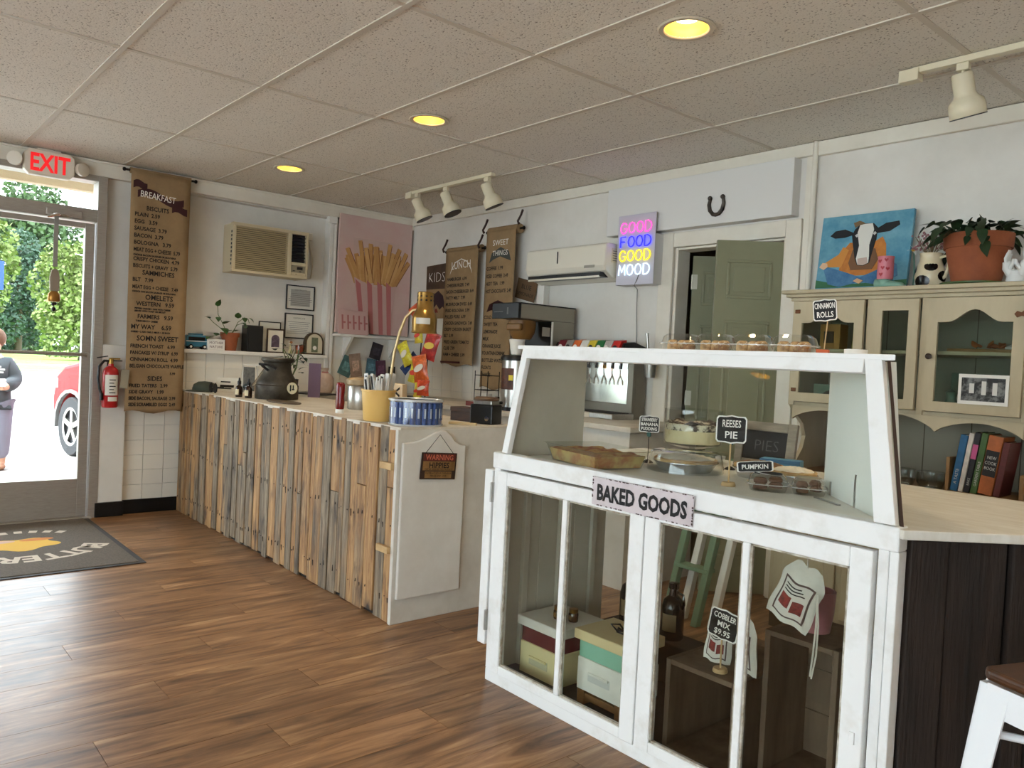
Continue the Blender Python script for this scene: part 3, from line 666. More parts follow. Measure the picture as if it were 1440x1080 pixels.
LEAFG = mat('pothos_leaf', (44, 74, 34), .45, col2=(62, 96, 46), scale=20, rand=.15)
SOIL = mat('soil', (40, 30, 24), .95)
def leaf_mesh(L, W, bend=.25):
    prof = [(0, 0), (.12, .42), (.32, .5), (.55, .42), (.78, .22), (1, 0)]
    vs = []; fs = []
    for i, (t, w) in enumerate(prof):
        zz = bend * L * (t - t * t) - bend * L * t * t * .5
        vs += [(t * L, -w * W, zz + .12 * w * W), (t * L, 0, zz), (t * L, w * W, zz + .12 * w * W)]
    for i in range(len(prof) - 1):
        a = 3 * i; fs += [(a, a + 3, a + 4, a + 1), (a + 1, a + 4, a + 5, a + 2)]
    return vs, fs
def add_leaf(mb, p, d, L, W, bend=.3, roll=0.0):
    q = Vector(d).to_track_quat('X', 'Z').to_matrix().to_4x4() @ Matrix.Rotation(roll, 4, 'X')
    vs, fs = leaf_mesh(L, W, bend); mb.add(vs, fs, Matrix.Translation(p) @ q)
def one_leaf(root, p, d, L, W, bend=.3, roll=0.0, m=None):
    mb = MB(); add_leaf(mb, p, d, L, W, bend, roll)
    return mb.build('leaf', m or LEAFG, root, smooth=60)
pp = on_front('potted_pothos', 'trailing pothos in a small terracotta pot on the window sill', 'plant', -1.597, LZ, 0.0)
MB().lathe([(.001, 0), (.048, 0), (.062, .105), (.07, .105), (.072, .138), (.064, .138), (.06, .11), (.001, .108)], 24).build('pot', TERRA, pp, smooth=40)
MB().lathe([(.001, .118), (.06, .112)], 16).build('soil', SOIL, pp)
PST = [[(0, 0, .11), (-.08, -.01, .17), (-.14, -.02, .21), (-.165, -.02, .235)], [(-.01, 0, .11), (-.06, -.01, .2), (-.1, -.01, .27), (-.105, -.01, .33)], [(.01, 0, .11), (.05, -.02, .22), (.1, -.02, .26), (.13, -.02, .25), (.14, -.02, .22)], [(0, .01, .11), (.06, .02, .2), (.09, -.03, .22), (.11, -.04, .19)], [(0, -.02, .12), (-.05, -.04, .14), (-.12, -.05, .11), (-.17, -.05, .1)]]
st = MB()
for q in PST: st.tube(q, .0025, 5)
st.build('stems', mat('pothos_stem', (86, 104, 56), .6), pp, smooth=50)
for p, d, L in [((-.165, -.02, .235), (-.6, -.3, .2), .05), ((-.105, -.01, .33), (.1, -.4, .9), .06), ((-.1, -.02, .25), (-.2, -.6, -.5), .05), ((-.06, -.03, .2), (.3, -.6, .3), .07), ((-.07, -.03, .17), (.1, -.7, -.4), .08), ((.05, -.02, .25), (-.2, -.5, .7), .06), ((.1, -.02, .26), (-.1, -.5, -.5), .05), ((.13, -.02, .26), (.5, -.5, -.4), .055), ((.08, -.03, .22), (.2, -.5, -.3), .05), ((.10, -.04, .19), (-.2, -.6, -.1), .05), ((-.12, -.05, .11), (-.3, -.6, .4), .05), ((-.17, -.05, .1), (-.6, -.5, -.3), .05), ((-.02, -.03, .15), (-.4, -.8, .1), .06), ((.03, -.02, .15), (.4, -.8, .3), .05)]:
    one_leaf(pp, p, d, L * 1.05, L * .85)
spk = on_front('speaker', 'small black bookshelf speaker on the sill behind the trailing plant', 'speaker', -1.418, LZ, 0.0)
MB().box(-.065, .065, -.05, .06, 0, .205).build('cabinet', BLACK, spk, bevel=.005)
MB().box(-.055, .055, -.055, -.05, .01, .195).build('grille', mat('dark_cloth', (34, 33, 32), .95), spk, bevel=.003)
cf = on_front('framed_certificate', 'black framed certificate standing on the sill behind the family photo', 'picture', -1.26, LZ + .002, -.055, 'framed certificates'); frame(cf, .185, .245, .008, .012, BLACK, PAPER)
ph = on_front('framed_photo', 'cream matted photo of a couple in a dark frame on the sill', 'picture', -1.243, LZ, .02)
frame(ph, .145, .19, .01, .014, mat('dark_walnut', (58, 38, 26), .5), mat('cream_mat', (226, 218, 200), .8))
MB().prism([(-.033, .045), (.033, .045), (.033, .11)] + arc(0, .11, .033, 0, PI, 10)[1:], -.0085, -.0075).build('print', mat('photo_print', (116, 98, 112), .5, col2=(52, 44, 54), scale=30), ph)
fg = on_front('flower_figurine', 'tiny pale flower figurine between the photo and the small candle', 'figurine', -1.112, LZ, .02)
MB().lathe([(.018, 0), (.012, .03), (.008, .06), (.008, .075)], 12).build('stem', mat('pale_ceramic', (200, 190, 150), .5), fg, smooth=40)
for k in range(5): one_leaf(fg, (0, -.01, .09), (math.cos(k * 1.257), -.3, math.sin(k * 1.257)), .034, .022, .2, 0, WHITE)
MB().ball((0, -.012, .09), .012, 10).build('flower_centre', mat('ochre', (168, 110, 60), .6), fg, smooth=60)
cd_ = on_front('candle', 'small rust coloured glass candle on the sill', 'candle', -1.033, LZ, .02)
MB().lathe([(.001, 0), (.032, 0), (.034, .07), (.031, .072), (.029, .055), (.001, .055)], 18).build('cup', mat('rust_glass', (128, 62, 38), .25, coat=.4), cd_, smooth=40)
MB().cyl((0, 0, .055), (0, 0, .068), .0015, 6).build('wick', BLACK, cd_)
ar = on_front('arched_display', 'arched dark frame holding a framed bank note at the end of the sill', 'picture', -.912, LZ, .02)
AO = [(-.082, 0)] + [(-.082, .1)] + [(p[0], p[1]) for p in arc(0, .1, .082, PI, 0, 14)] + [(.082, 0)]
MB().prism(AO, -.02, .02).build('frame', mat('dark_bronze_wood', (84, 70, 52), .5, col2=(60, 48, 36), scale=18), ar, bevel=.004)
MB().prism([(p[0] * .82, .012 + p[1] * .86) for p in AO], -.0225, -.02).build('backing', mat('cream_linen', (206, 196, 170), .8), ar)
MB().box(-.028, .028, -.0245, -.0225, .02, .14).build('bank_note', mat('bank_note_green', (126, 132, 104), .8, col2=(96, 102, 80), scale=40), ar)
MB().lathe([(.017, -.0252), (.017, -.0246)], 14, Matrix.Translation((0, 0, .055)) @ Matrix.Rotation(PI / 2, 4, 'X') @ Matrix.Translation((0, 0, .0502))).build('seal', CHALK, ar)

# ------------------------------------------------------------------ fries painting and the shelf beneath it
fr = on_front('fries_painting', 'large pink canvas of french fries in a striped carton by the room corner', 'painting', -.378, 1.392, .03)
PINK = mat('dusty_pink_paint', (212, 172, 166), .7, col2=(214, 190, 180), scale=4, contrast=(.3, .75))
MB().box(-.36, .352, -.028, .0, 0, .985).build('canvas', PINK, fr, bevel=.003)
MB().prism([(-.2, .42), (-.23, .8), (.22, .8), (.26, .5), (.16, .3)], -.0292, -.028).build('glow', mat('taupe_wash', (204, 174, 164), .8, col2=(212, 184, 174), scale=5), fr)
random.seed(9)
FRY = [mat('fry_%d' % k, c, .7, col2=c2, scale=8) for k, (c, c2) in enumerate([((212, 164, 104), (196, 146, 88)), ((222, 178, 120), (204, 156, 98)), ((188, 134, 78), (206, 158, 100))])]
for k in range(34):
    bx = -.19 + .38 * ((k * 7) % 34) / 34; an = (bx + jit(.12)) * -1.9; L = .26 + random.uniform(0, .13) - abs(bx) * .35; yy = -.0295 - .0002 * k
    Mf = Matrix.Translation((bx, 0, .44 + jit(.02))) @ Matrix.Rotation(-an, 4, 'Y')
    MB().box(-.019, .019, yy, -.028, 0, L, Mf).build('painted_fry', FRY[k % 3], fr)
    MB().box(.015, .021, yy - .0001, -.028, 0, L - .01, Mf).build('painted_outline', mat('fry_outline', (136, 88, 52), .8), fr)
MB().prism([(-.21, .47), (-.13, .0), (.15, .0), (.205, .43), (.1, .405), (0, .40), (-.1, .43)], -.0365, -.028).build('carton', mat('pale_carton', (208, 172, 164), .8), fr)
for k, (a, b_) in enumerate([(-.2, -.12), (-.09, -.035), (.01, .06), (.1, .14)]):
    MB().prism([(a, .455 - abs(k - 1.5) * .0), (a + .05, .42), (b_ + .03, .0), (b_ - .01, .0)], -.0372, -.0365).build('stripe', mat('rose_stripe', (192, 118, 116), .8), fr)
shf = on_front('wall_shelf', 'white wall shelf on brackets below the fries painting', 'shelf', -.375, 1.356, .0)
MB().box(-.375, .36, -.17, 0, 0, .02).build('board', WHITE, shf, bevel=.002)
for sx in (-.25, .2):
    MB().add([(sx - .01, 0, 0), (sx - .01, -.15, 0), (sx - .01, 0, -.17), (sx + .01, 0, 0), (sx + .01, -.15, 0), (sx + .01, 0, -.17)], [(0, 1, 2), (3, 5, 4), (0, 3, 4, 1), (1, 4, 5, 2), (2, 5, 3, 0)]).build('bracket', WHITE, shf)
cn = on_front('pink_card', 'small pink printed canvas leaning on the shelf in front of the fries painting', 'picture', -.6, 1.377, .125)
Mc = Matrix.Rotation(-.12, 4, 'X')
MB().box(-.15, .13, -.012, 0, 0, .2, Mc).build('canvas', mat('pale_pink', (206, 170, 164), .7), cn, bevel=.002)
cl = MB()
for k in range(5): cl.box(-.12 + k * .052, -.105 + k * .052, -.0127, -.012, .04, .16, Mc).box(-.105 + k * .052, -.085 + k * .052, -.0127, -.012, .09, .105, Mc)
cl.build('print', mat('rose_print', (178, 112, 110), .8), cn)
# ------------------------------------------------------------------ ceiling lamps
GOLD = mat('glowing_gold_reflector', (246, 206, 92), .3, .5, emit=.12, ecol=(255, 196, 70))  # reflector is no lamp; the bulb's bounced light is put in as a faint glow
LAMPGLOW = mat('lamp_glow', (255, 244, 214), .5, emit=5, ecol=(255, 232, 180))
LTRIM = mat('lamp_trim_ring', (204, 192, 172), .5)
def downlight(x, y, label):
    t = thing('recessed_downlight', label, 'light', (x, y, H), 0, 'recessed ceiling downlights')
    MB().lathe([(.078, .004), (.078, -.001), (.082, -.005), (.098, -.006), (.103, -.001), (.1, .003)], 36, cap=False).build('trim_ring', LTRIM, t, smooth=40)
    MB().lathe([(.078, .0), (.076, .02), (.070, .045), (.058, .06)], 32, cap=False).build('reflector', GOLD, t, smooth=60)
    MB().lathe([(.058, .06), (.055, .044), (.04, .034), (.02, .030), (.001, .029)], 24).build('bulb', LAMPGLOW, t, smooth=60)
    ld = bpy.data.lights.new('downlight_beam', 'SPOT'); ld.energy = 7; ld.spot_size = math.radians(125); ld.spot_blend = .8; ld.shadow_soft_size = .05; ld.color = (1, .83, .58)
    lo = bpy.data.objects.new('downlight_beam', ld); COL.objects.link(lo); lo.parent = t; lo.location = (0, 0, .01)
LB = {0: 'recessed downlight nearest the street wall', 1: 'recessed downlight in the middle of the three', 2: 'largest recessed downlight above the bakery case'}
for k, q in enumerate(DOWNS): downlight(q[0], q[1], LB.get(k, 'recessed downlight out of the picture behind the viewer'))
CREAM = mat('cream_enamel', (222, 212, 184), .38)
def track(x0, x1, y, heads, label, hl, feed):
    t = thing('light_track', label, 'track light', (x0, y, H), 0, 'ceiling light tracks')
    MB().box(0, x1 - x0, -.018, .018, -.024, 0).build('rail', CREAM, t, bevel=.003)
    MB().box(-.02 + feed, .055 + feed, -.025, .025, -.052, -.005).build('feed_box', CREAM, t, bevel=.003)
    for i, (hx, ax) in enumerate(heads):
        h = thing('spot_head', hl[i], 'spotlight', (hx, y, H - .024), 0, 'track spotlights')
        MB().box(-.022, .022, -.014, .014, -.028, 0).build('adapter', CREAM, h, bevel=.003)
        MB().cyl((0, 0, -.028), (0, 0, -.065), .007, 8).build('stem', CREAM, h, smooth=40)
        d = Vector(ax).normalized(); M = Matrix.Translation((0, 0, -.062)) @ Matrix.Translation(d * -.025) @ d.to_track_quat('Z', 'Y').to_matrix().to_4x4()
        b = MB().lathe([(.001, 0), (.033, .0), (.037, .006), (.037, .075), (.042, .088), (.06, .105), (.063, .125), (.063, .158), (.059, .162), (.056, .158), (.05, .12), (.001, .1)], 28, M).build('shade', CREAM, h, smooth=45)
        MB().lathe([(.0595, .1600), (.0635, .1600), (.0635, .1635), (.0595, .1635)], 28, M).build('black_rim', BLACK, b, smooth=30)
        MB().lathe([(.001, .15), (.05, .152)], 20, M).build('lamp_face', mat('lamp_face', (216, 210, 196), .3), h)
        vb = MB()
        for k in range(5): vb.cyl(M @ Vector((.02 * math.cos(k * 1.25), .02 * math.sin(k * 1.25), .003)), M @ Vector((.02 * math.cos(k * 1.25), .02 * math.sin(k * 1.25), -.001)), .003, 6)
        vb.build('vent_holes', BLACK, b)['kind'] = 'stuff'
track(.99, 1.96, -.66, [(1.08, (.25, .35, -.9)), (1.44, (.33, .25, -.9)), (1.90, (.2, .35, -.9))], 'cream light track near the room corner', ['cream track spotlight nearest the room corner', 'middle cream track spotlight on the corner track', 'cream track spotlight at the right end of the corner track'], -.02)
track(4.62, 6.3, -.70, [(4.80, (.08, .30, -.9))], 'cream light track above the hutch cabinet', ['single large cream track spotlight above the hutch'], -.03)

# ------------------------------------------------------------------ rear wall: scrolls and signs
def hook(root, x, z, s):
    MB().tube([(x, -.012, z + .1), (x + s * .004, -.03, z + .06), (x - s * .012, -.045, z + .015), (x - s * .014, -.03, z - .004)], [.009, .008, .008, .011], 8).build('hook', mat('dark_leather', (58, 34, 26), .6), root, smooth=50)
s2 = on_back('menu_scroll', 'shorter tan LUNCH menu scroll on the rear wall near the corner', 'menu', .887, 2.095, .055, 'brown paper menu scrolls')
y2 = scroll(s2, .43, .93, .03); hook(s2, -.235, .0, 1); hook(s2, .235, .0, 1)
drape(MB().text('LUNCH', .085, 0, -.15, 0, 'CENTER', xs=.9, tilt=-.04).prism([(-.15, -.2), (-.13, -.15), (-.08, -.095), (0, -.07), (.08, -.095), (.13, -.15), (.15, -.2), (.125, -.16), (.08, -.105), (0, -.08), (-.08, -.105), (-.125, -.16)], -.001, 0), y2, .003).build('heading', CHALK, s2)
L_ = []
for k, t in enumerate(('HAMBURGER  6.99', 'CHEESEBURGER  7.49', 'BACON CHEESEBURGER  8.49', 'PATTY MELT  7.99', 'MUSHROOM SWISS  8.49', 'FRIED BOLOGNA  5.99', 'PULLED PORK  6.99', 'CHICKEN SANDWICH  7.49', 'CRISPY CHICKEN BASKET', 'BLT  5.99', 'FRIED GREEN TOMATO', 'CLUB  7.99', 'HAM + CHEESE  5.99')):
    L_.append((t, .036, -.185, -.245 - k * .051, 'LEFT'))
lettering(s2, L_, y2, .37)
MB().box(-.19, .06, -.06, -.048, -.915, -.9).build('bottom_stick', mat('dark_red_stick', (80, 30, 26), .6), s2)
s3 = on_back('menu_scroll', 'tall tan menu scroll on the rear wall beside the coffee brewer', 'menu', 1.385, 2.205, .06, 'brown paper menu scrolls')
y3 = scroll(s3, .345, 1.2, .035); hook(s3, -.205, .0, 1); hook(s3, .205, .03, 1)
drape(MB().prism([(-.13, -.245), (-.1, -.17), (0, -.13), (.1, -.165), (.13, -.24), (.08, -.225), (0, -.2), (-.08, -.22)], -.0405, -.039), y3, .0018).build('ribbon', mat('slate_ribbon', (66, 70, 66), .7), s3)
drape(MB().text('SWEET', .06, 0, -.115, 0, 'CENTER').text('THINGS', .056, 0, -.192, 0, 'CENTER', xs=.9), y3, .003).build('heading', CHALK, s3)
L_ = []
for k, t in enumerate(('COFFEE  1.99', 'ICED COFFEE  3.49', 'HOT TEA  1.99', 'HOT CHOCOLATE  2.49')): L_.append((t, .038, -.155, -.3 - k * .058, 'LEFT'))
for k, t in enumerate(('COLD BREW', 'SWEET TEA', 'LEMONADE', 'MILK', 'ORANGE JUICE', 'FOUNTAIN DRINK', 'BOTTLED WATER', 'FLOATS', 'SHAKES')): L_.append((t, .036, -.155, -.67 - k * .055, 'LEFT'))
lettering(s3, L_, y3, .3)
drape(MB().prism([(-.13, -.62), (-.1, -.56), (0, -.53), (.1, -.56), (.13, -.62), (0, -.585)], -.0405, -.039), y3, .0018).build('lower_ribbon', MAROON, s3)
kd = on_back('menu_board', 'brown paper menu board with a dark banner left of the LUNCH scroll', 'menu', .475, 1.55, .02)
MB().prism([(-.155, 0), (.16, 0), (.18, .465), (-.165, .45)], -.004, 0).build('sheet', KRAFT, kd)
MB().prism([(-.16, .25), (.175, .25), (.18, .465), (-.165, .45)], -.006, -.004).build('dark_panel', mat('dark_brown_card', (66, 50, 40), .7, col2=(90, 70, 54), scale=10), kd)
MB().text('KIDS', .12, -.01, .31, -.0066, 'CENTER', wob=-.003).build('heading', CHALK, kd)
MB().prism([(-.13, .04), (-.11, .15), (-.05, .2), (.02, .235), (.09, .19), (.14, .06), (.09, .1), (.05, .075), (0, .12), (-.05, .08), (-.09, .1)], -.0055, -.004).build('dark_banner', mat('aubergine_card', (60, 40, 44), .8), kd)
MB().lathe([(.001, 0), (.03, 0), (.012, .03), (.001, .035)], 12, Matrix.Translation((0, -.006, .05)), sy=.1).build('rust_mark', mat('rust_mark', (120, 50, 36), .8), kd)
kw = on_back('paper_sheet', 'plain white sheet on the rear wall behind the chip bags', 'paper', .42, 1.14, .012)
MB().box(-.17, .17, -.002, 0, 0, .41).build('sheet', PAPER, kw)
ts = on_back('tilted_card', 'small tilted brown card between the tall scroll and the coffee brewer', 'sign', 1.615, 1.75, .02)
MB().box(-.11, .11, -.004, 0, -.075, .075, Matrix.Rotation(.22, 4, 'Y')).build('sheet', mat('brown_card', (104, 80, 56), .8), ts)
MB().text('BLUE', .05, 0, .005, -.0048, 'CENTER', Matrix.Rotation(.22, 4, 'Y')).text('LEMONADE', .036, 0, -.045, -.0048, 'CENTER', Matrix.Rotation(.22, 4, 'Y')).build('lettering', INK, ts)

ms = on_back('mini_split', 'white wall mounted mini split air conditioner beside the neon sign', 'air conditioner', 2.178, 1.772, .0)
MSW = mat('glossy_white_plastic', (228, 222, 206), .22)
pr = [(0, .045), (0, .265), (-.17, .27), (-.195, .255), (-.2, .1), (-.185, .065), (-.12, .02), (-.04, 0), (0, 0)]
R90 = Matrix.Rotation(PI / 2, 4, 'Z')
MB().prism([(a, b * .86) for a, b in pr], -.378, .378, R90 @ Matrix.Diagonal((1, 1, 1, 1))).build('body', MSW, ms, bevel=.008)
MB().box(-.35, .34, -.199, -.11, .016, .046, None).build('air_outlet', BLACK, ms, bevel=.004)
MB().box(-.345, .335, -.202, -.187, .01, .024, Matrix.Translation((0, 0, .0))).build('louvre', MSW, ms, bevel=.003)
MB().box(-.06, -.054, -.2025, -.198, .12, .2).build('seam', BLACK, ms)
MB().box(.2, .29, -.2035, -.2, .075, .092).build('badge', mat('badge_grey', (150, 144, 130), .4), ms)
MB().box(.3785, .3805, -.14, -.05, .11, .2).build('energy_label', mat('label_cream', (216, 206, 176), .7), ms)
tx = MB()
for k in range(5): tx.box(.3803, .3808, -.13, -.06, .12 + k * .015, .125 + k * .015)
tx.build('label_print', PRINT, ms)
MB().box(-.40, -.33, -.06, -.0, -.55, 0.0).build('line_cover', WHITE, ms, bevel=.006)

ns = on_back('neon_sign', 'lit neon sign reading GOOD FOOD GOOD MOOD in pink, blue, yellow and white', 'sign', 2.727, 1.735, .1)
MB().box(-.155, .15, -.006, 0, 0, .44).build('backboard', mat('frosted_acrylic', (196, 192, 204), .3), ns, bevel=.002)
NB = {'pink': (255, 92, 190), 'blue': (28, 30, 250), 'yellow': (255, 236, 40), 'white': (214, 240, 255)}
GLY = {'G': [[(.9, .8), (.7, .97), (.4, 1), (.12, .8), (.02, .5), (.12, .2), (.4, 0), (.7, .03), (.92, .2), (.92, .45), (.6, .45)]], 'O': [[(.5, 0), (.2, .1), (.02, .5), (.2, .9), (.5, 1), (.8, .9), (.98, .5), (.8, .1), (.5, 0)]],
       'D': [[(.08, 0), (.08, 1), (.5, 1), (.85, .8), (.96, .5), (.85, .2), (.5, 0), (.08, 0)]], 'F': [[(.1, 0), (.1, 1), (.85, 1)], [(.1, .52), (.7, .52)]], 'M': [[(.02, 0), (.12, 1), (.5, .3), (.88, 1), (.98, 0)]]}
for k, (wd, cn_, st_) in enumerate((('GOOD', 'pink', .32), ('FOOD', 'blue', .8), ('GOOD', 'yellow', .36), ('MOOD', 'white', .36))):
    m_ = mat('neon_' + cn_, NB[cn_], .4, emit=st_, ecol=NB[cn_]); zz = .325 - k * .088; tilt = 0
    for i, ch in enumerate(wd):
        mb = MB()
        for path in GLY[ch]: mb.tube([(-.128 + i * .066 + p[0] * .055, -.014, zz + p[1] * .066) for p in path], .0042, 6)
        mb.build('neon_letter', m_, ns, smooth=60)
MB().box(-.15, .146, .0, .09, .0, .31).build('mounting_box', mat('box_white', (206, 204, 202), .6), ns, bevel=.003)
MB().tube([(.05, -.008, .1), (.03, -.01, .04), (-.0, -.004, -.005), (-.045, .08, -.02), (-.045, .088, -.2), (-.03, .088, -.45)], .0025, 5).build('cable', mat('clear_grey_cable', (120, 116, 110), .5), ns, smooth=50)

hsx = on_back('horseshoe', 'worn iron horseshoe hung on the white panel above the doorway', 'horseshoe', 3.29, 2.135, .082)
hp = [(-.043, .075), (-.05, .04), (-.042, .005), (-.02, -.018), (0, -.022), (.02, -.018), (.042, .005), (.05, .04), (.043, .075)]
HM = mat('worn_iron', (96, 88, 80), .5, .7, col2=(40, 34, 32), scale=30)
MB().tube([(p[0] * 1.0, 0, p[1]) for p in hp], [.009, .011, .012, .012, .012, .012, .012, .011, .009], 8).build('shoe', HM, hsx, smooth=40)
for p in (hp[0], hp[-1]): MB().ball((p[0], -.004, p[1]), .014, 10).build('calkin', HM, hsx, smooth=60)

# doors beyond / in the doorway
DGREEN = mat('sage_green_paint', (140, 140, 112), .45, col2=(132, 132, 104), scale=3)
def panel_leaf(name, label, hinge, ang, w, h, side):
    """narrow three panel leaf; local x runs from the hinge, panels on the local -y*side face"""
    root = bpy.data.objects.new(name, None); COL.objects.link(root); root['kind'] = 'structure'; root['label'] = label
    root.location = hinge; root.rotation_euler = (0, 0, ang); t = .034
    MB().box(0, w, -t / 2, t / 2, .008, h).build('slab', DGREEN, root, bevel=.002)
    for sd in (-1, 1):
        y = sd * t / 2
        for z0, z1 in ((.2, .78), (.9, 1.5), (1.62, 1.83)):
            a, b = .06, w - .06; q = sorted((y, y + sd * .007)); q2 = sorted((y, y + sd * .006))
            MB().box(a, b, q[0], q[1], z0, z0 + .016).box(a, b, q[0], q[1], z1 - .016, z1).box(a, a + .016, q[0], q[1], z0 + .016, z1 - .016).box(b - .016, b, q[0], q[1], z0 + .016, z1 - .016).build('moulding', DGREEN, root, bevel=.005)
            MB().box(a + .036, b - .036, q2[0], q2[1], z0 + .036, z1 - .036).build('raised_field', DGREEN, root, bevel=.005)
    for zz in (.25, 1.0, 1.72):
        MB().cyl((0, .0, zz), (0, .0, zz + .09), .007, 8).box(0, .03, -t / 2 - .002, -t / 2, zz, zz + .09).build('hinge', mat('painted_hinge', (200, 196, 180), .4, .3), root, smooth=40)
    return root
panel_leaf('door_2', 'narrow sage green panelled door leaf standing ajar into the shop', (3.674, .016, 0), math.radians(180 + 45.5), .36, 1.935, 1)
panel_leaf('door_3', 'narrow sage green panelled door leaf folded back into the store room', (2.985, .14, 0), math.radians(42), .36, 1.925, 1)
# ------------------------------------------------------------------ things on the pallet counter (z = .895)
CZ = .895
GALV = mat('dull_galvanised_tin', (92, 86, 76), .5, .7, col2=(56, 50, 44), scale=10, contrast=(.35, .7))
mc = thing('milk_can', 'old dull metal milk can with lid on the counter corner', 'can', (1.07, -1.68, CZ))
MB().lathe([(.001, 0), (.134, 0), (.138, .006), (.138, .09), (.132, .096), (.132, .105), (.12, .125), (.096, .165), (.086, .195), (.086, .235), (.098, .245), (.098, .252), (.001, .252)], 36).build('body', GALV, mc, smooth=35)
MB().lathe([(.102, .248), (.106, .252), (.106, .264), (.098, .27), (.001, .268)], 36).build('lid', GALV, mc, smooth=35)
MB().tube([(.05, -.085, .185), (.02, -.115, .215), (.0, -.125, .225), (.09, -.1, .225), (.115, -.06, .2)], .008, 8).build('handle', DARKMETAL, mc, smooth=50)
mt = thing('round_medallion', 'round cream tag with a dark motif leaning on the milk can', 'tag', (1.245, -1.655, CZ + .08), math.radians(35))
MB().lathe([(.001, -.004), (.036, -.004), (.038, 0), (.036, .004), (.001, .004)], 24, Matrix.Rotation(PI / 2, 4, 'X')).build('disc', mat('cream_card', (200, 186, 150), .7), mt, smooth=30)
MB().box(-.014, -.005, -.006, -.004, -.02, .02).box(.0, .018, -.006, -.004, -.012, -.004).box(.006, .014, -.006, -.004, -.004, .02).build('motif', INK, mt)
def dropper(x, y, label):
    t = thing('amber_bottle', label, 'bottle', (x, y, CZ), 0, 'amber bottles on the counter')
    MB().lathe([(.001, 0), (.021, 0), (.023, .004), (.023, .058), (.018, .07), (.009, .078), (.009, .09)], 18).build('bottle', mat('amber_glass', (44, 24, 14), .15, coat=.5), t, smooth=40)
    MB().lathe([(.011, .084), (.012, .088), (.012, .104), (.007, .108), (.005, .125), (.001, .128)], 14).build('cap', BLACK, t, smooth=40)
    MB().lathe([(.0235, .016), (.0235, .052)], 12, None, PI * 1.25, PI * 1.85).build('paper_label', mat('cream_label', (220, 206, 170), .7), t, smooth=40)
dropper(.90, -1.865, 'amber dropper bottle on the counter, the one nearer the street wall'); dropper(1.02, -1.85, 'amber dropper bottle on the counter, the one nearer the milk can')
sgl = thing('eyeglass_stand', 'rack of hanging sunglasses and chains on the counter beside the milk can', 'rack', (.56, -1.62, CZ), math.radians(40))
MB().box(-.1, -.09, 0, .01, 0, .21).box(.09, .1, 0, .01, 0, .21).box(-.1, .1, 0, .01, .2, .21).box(-.11, .11, -.05, .05, 0, .012).build('frame', mat('white_wire', (214, 208, 196), .5), sgl)
MB().box(-.085, .0, -.004, .0, .02, .19).build('card_panel', mat('grey_card', (110, 106, 96), .6, col2=(70, 66, 60), scale=30), sgl)
MB().tube([(.0, -.03, .06), (.11, -.04, .21)], .007, 6).tube([(.03, -.04, .2), (.06, -.05, .05), (.09, -.04, .2)], .003, 5).build('silver_chain', CHROME, sgl, smooth=40)
MB().ball((.055, -.05, .04), .026, 12, (1, .5, .8)).ball((-.05, -.03, .05), .024, 12, (1, .5, .9)).build('lenses', mat('dark_lens', (46, 56, 58), .12, coat=.5), sgl, smooth=60)
for k, (x, y, c, lb) in enumerate(((.28, -1.87, (70, 74, 60), 'dark green cap lying on the counter end by the scroll'), (.50, -1.89, (24, 22, 24), 'black sunglasses lying on the counter end'))):
    t = thing('folded_cap' if k == 0 else 'sunglasses', lb, 'cap' if k == 0 else 'glasses', (x, y, CZ))
    if k == 0:
        MB().lathe([(.085, 0), (.085, .02), (.075, .05), (.045, .068), (.001, .072)], 20).build('crown', mat('olive_cloth', (62, 68, 58), .9), t, smooth=60)
        MB().lathe([(.08, .004), (.13, .0), (.13, .004), (.08, .01)], 10, None, -1.9, .1).build('brim', mat('olive_cloth', (62, 68, 58), .9), t, smooth=50)
    else:
        MB().lathe([(.032, -.004), (.036, 0), (.032, .004), (.001, .004)], 16, Matrix.Translation((-.04, 0, .037)) @ Matrix.Rotation(PI / 2, 4, 'X')).lathe([(.032, -.004), (.036, 0), (.032, .004), (.001, .004)], 16, Matrix.Translation((.04, 0, .037)) @ Matrix.Rotation(PI / 2, 4, 'X')).build('lens', BLACK, t, smooth=40)
        MB().tube([(-.075, 0, .04), (-.07, .1, .036)], .004, 6).tube([(.075, 0, .04), (.07, .1, .036)], .004, 6).tube([(-.01, -.002, .04), (.01, -.002, .04)], .004, 6).build('temple', BLACK, t)
fl = thing('leaflet', 'white leaflet propped up at the counter end by the scroll', 'paper', (.24, -1.70, CZ), math.radians(55))
MB().box(-.08, .08, -.002, .002, 0, .11, Matrix.Rotation(-.5, 4, 'X')).build('sheet', PAPER, fl)
MB().box(-.05, .05, -.0028, -.002, .03, .05, Matrix.Rotation(-.5, 4, 'X')).box(-.05, .02, -.0028, -.002, .07, .08, Matrix.Rotation(-.5, 4, 'X')).build('print', INK, fl)
wr = tag(MB().slab([(1.42 + .15 * math.cos(a) * 1.25, -1.79 + .075 * math.sin(a)) for a in [2 * PI * k / 20 for k in range(20)]], CZ + .001, CZ + .008).build('wooden_board', mat('dark_board', (92, 74, 52), .6, col2=(70, 54, 38), scale=20), bevel=.002), 'thin dark oval board lying on the counter right of the milk can', 'board')
pd = thing('potted_ivy', 'dark leafy plant standing on the counter behind the milk can', 'plant', (.70, -1.42, CZ))
MB().lathe([(.001, 0), (.05, 0), (.06, .12), (.054, .12), (.05, .1), (.001, .1)], 18).build('pot', mat('black_pot', (30, 30, 30), .5), pd, smooth=40)
random.seed(21)
DK = mat('dark_leaf', (30, 48, 26), .5, rand=.2)
for k in range(34):
    a = random.uniform(0, 2 * PI); p = (jit(.11), jit(.1), random.uniform(.14, .36))
    one_leaf(pd, p, (math.cos(a), math.sin(a), random.uniform(-.5, .6)), random.uniform(.05, .075), .035, .3, 0, DK)
st = MB()
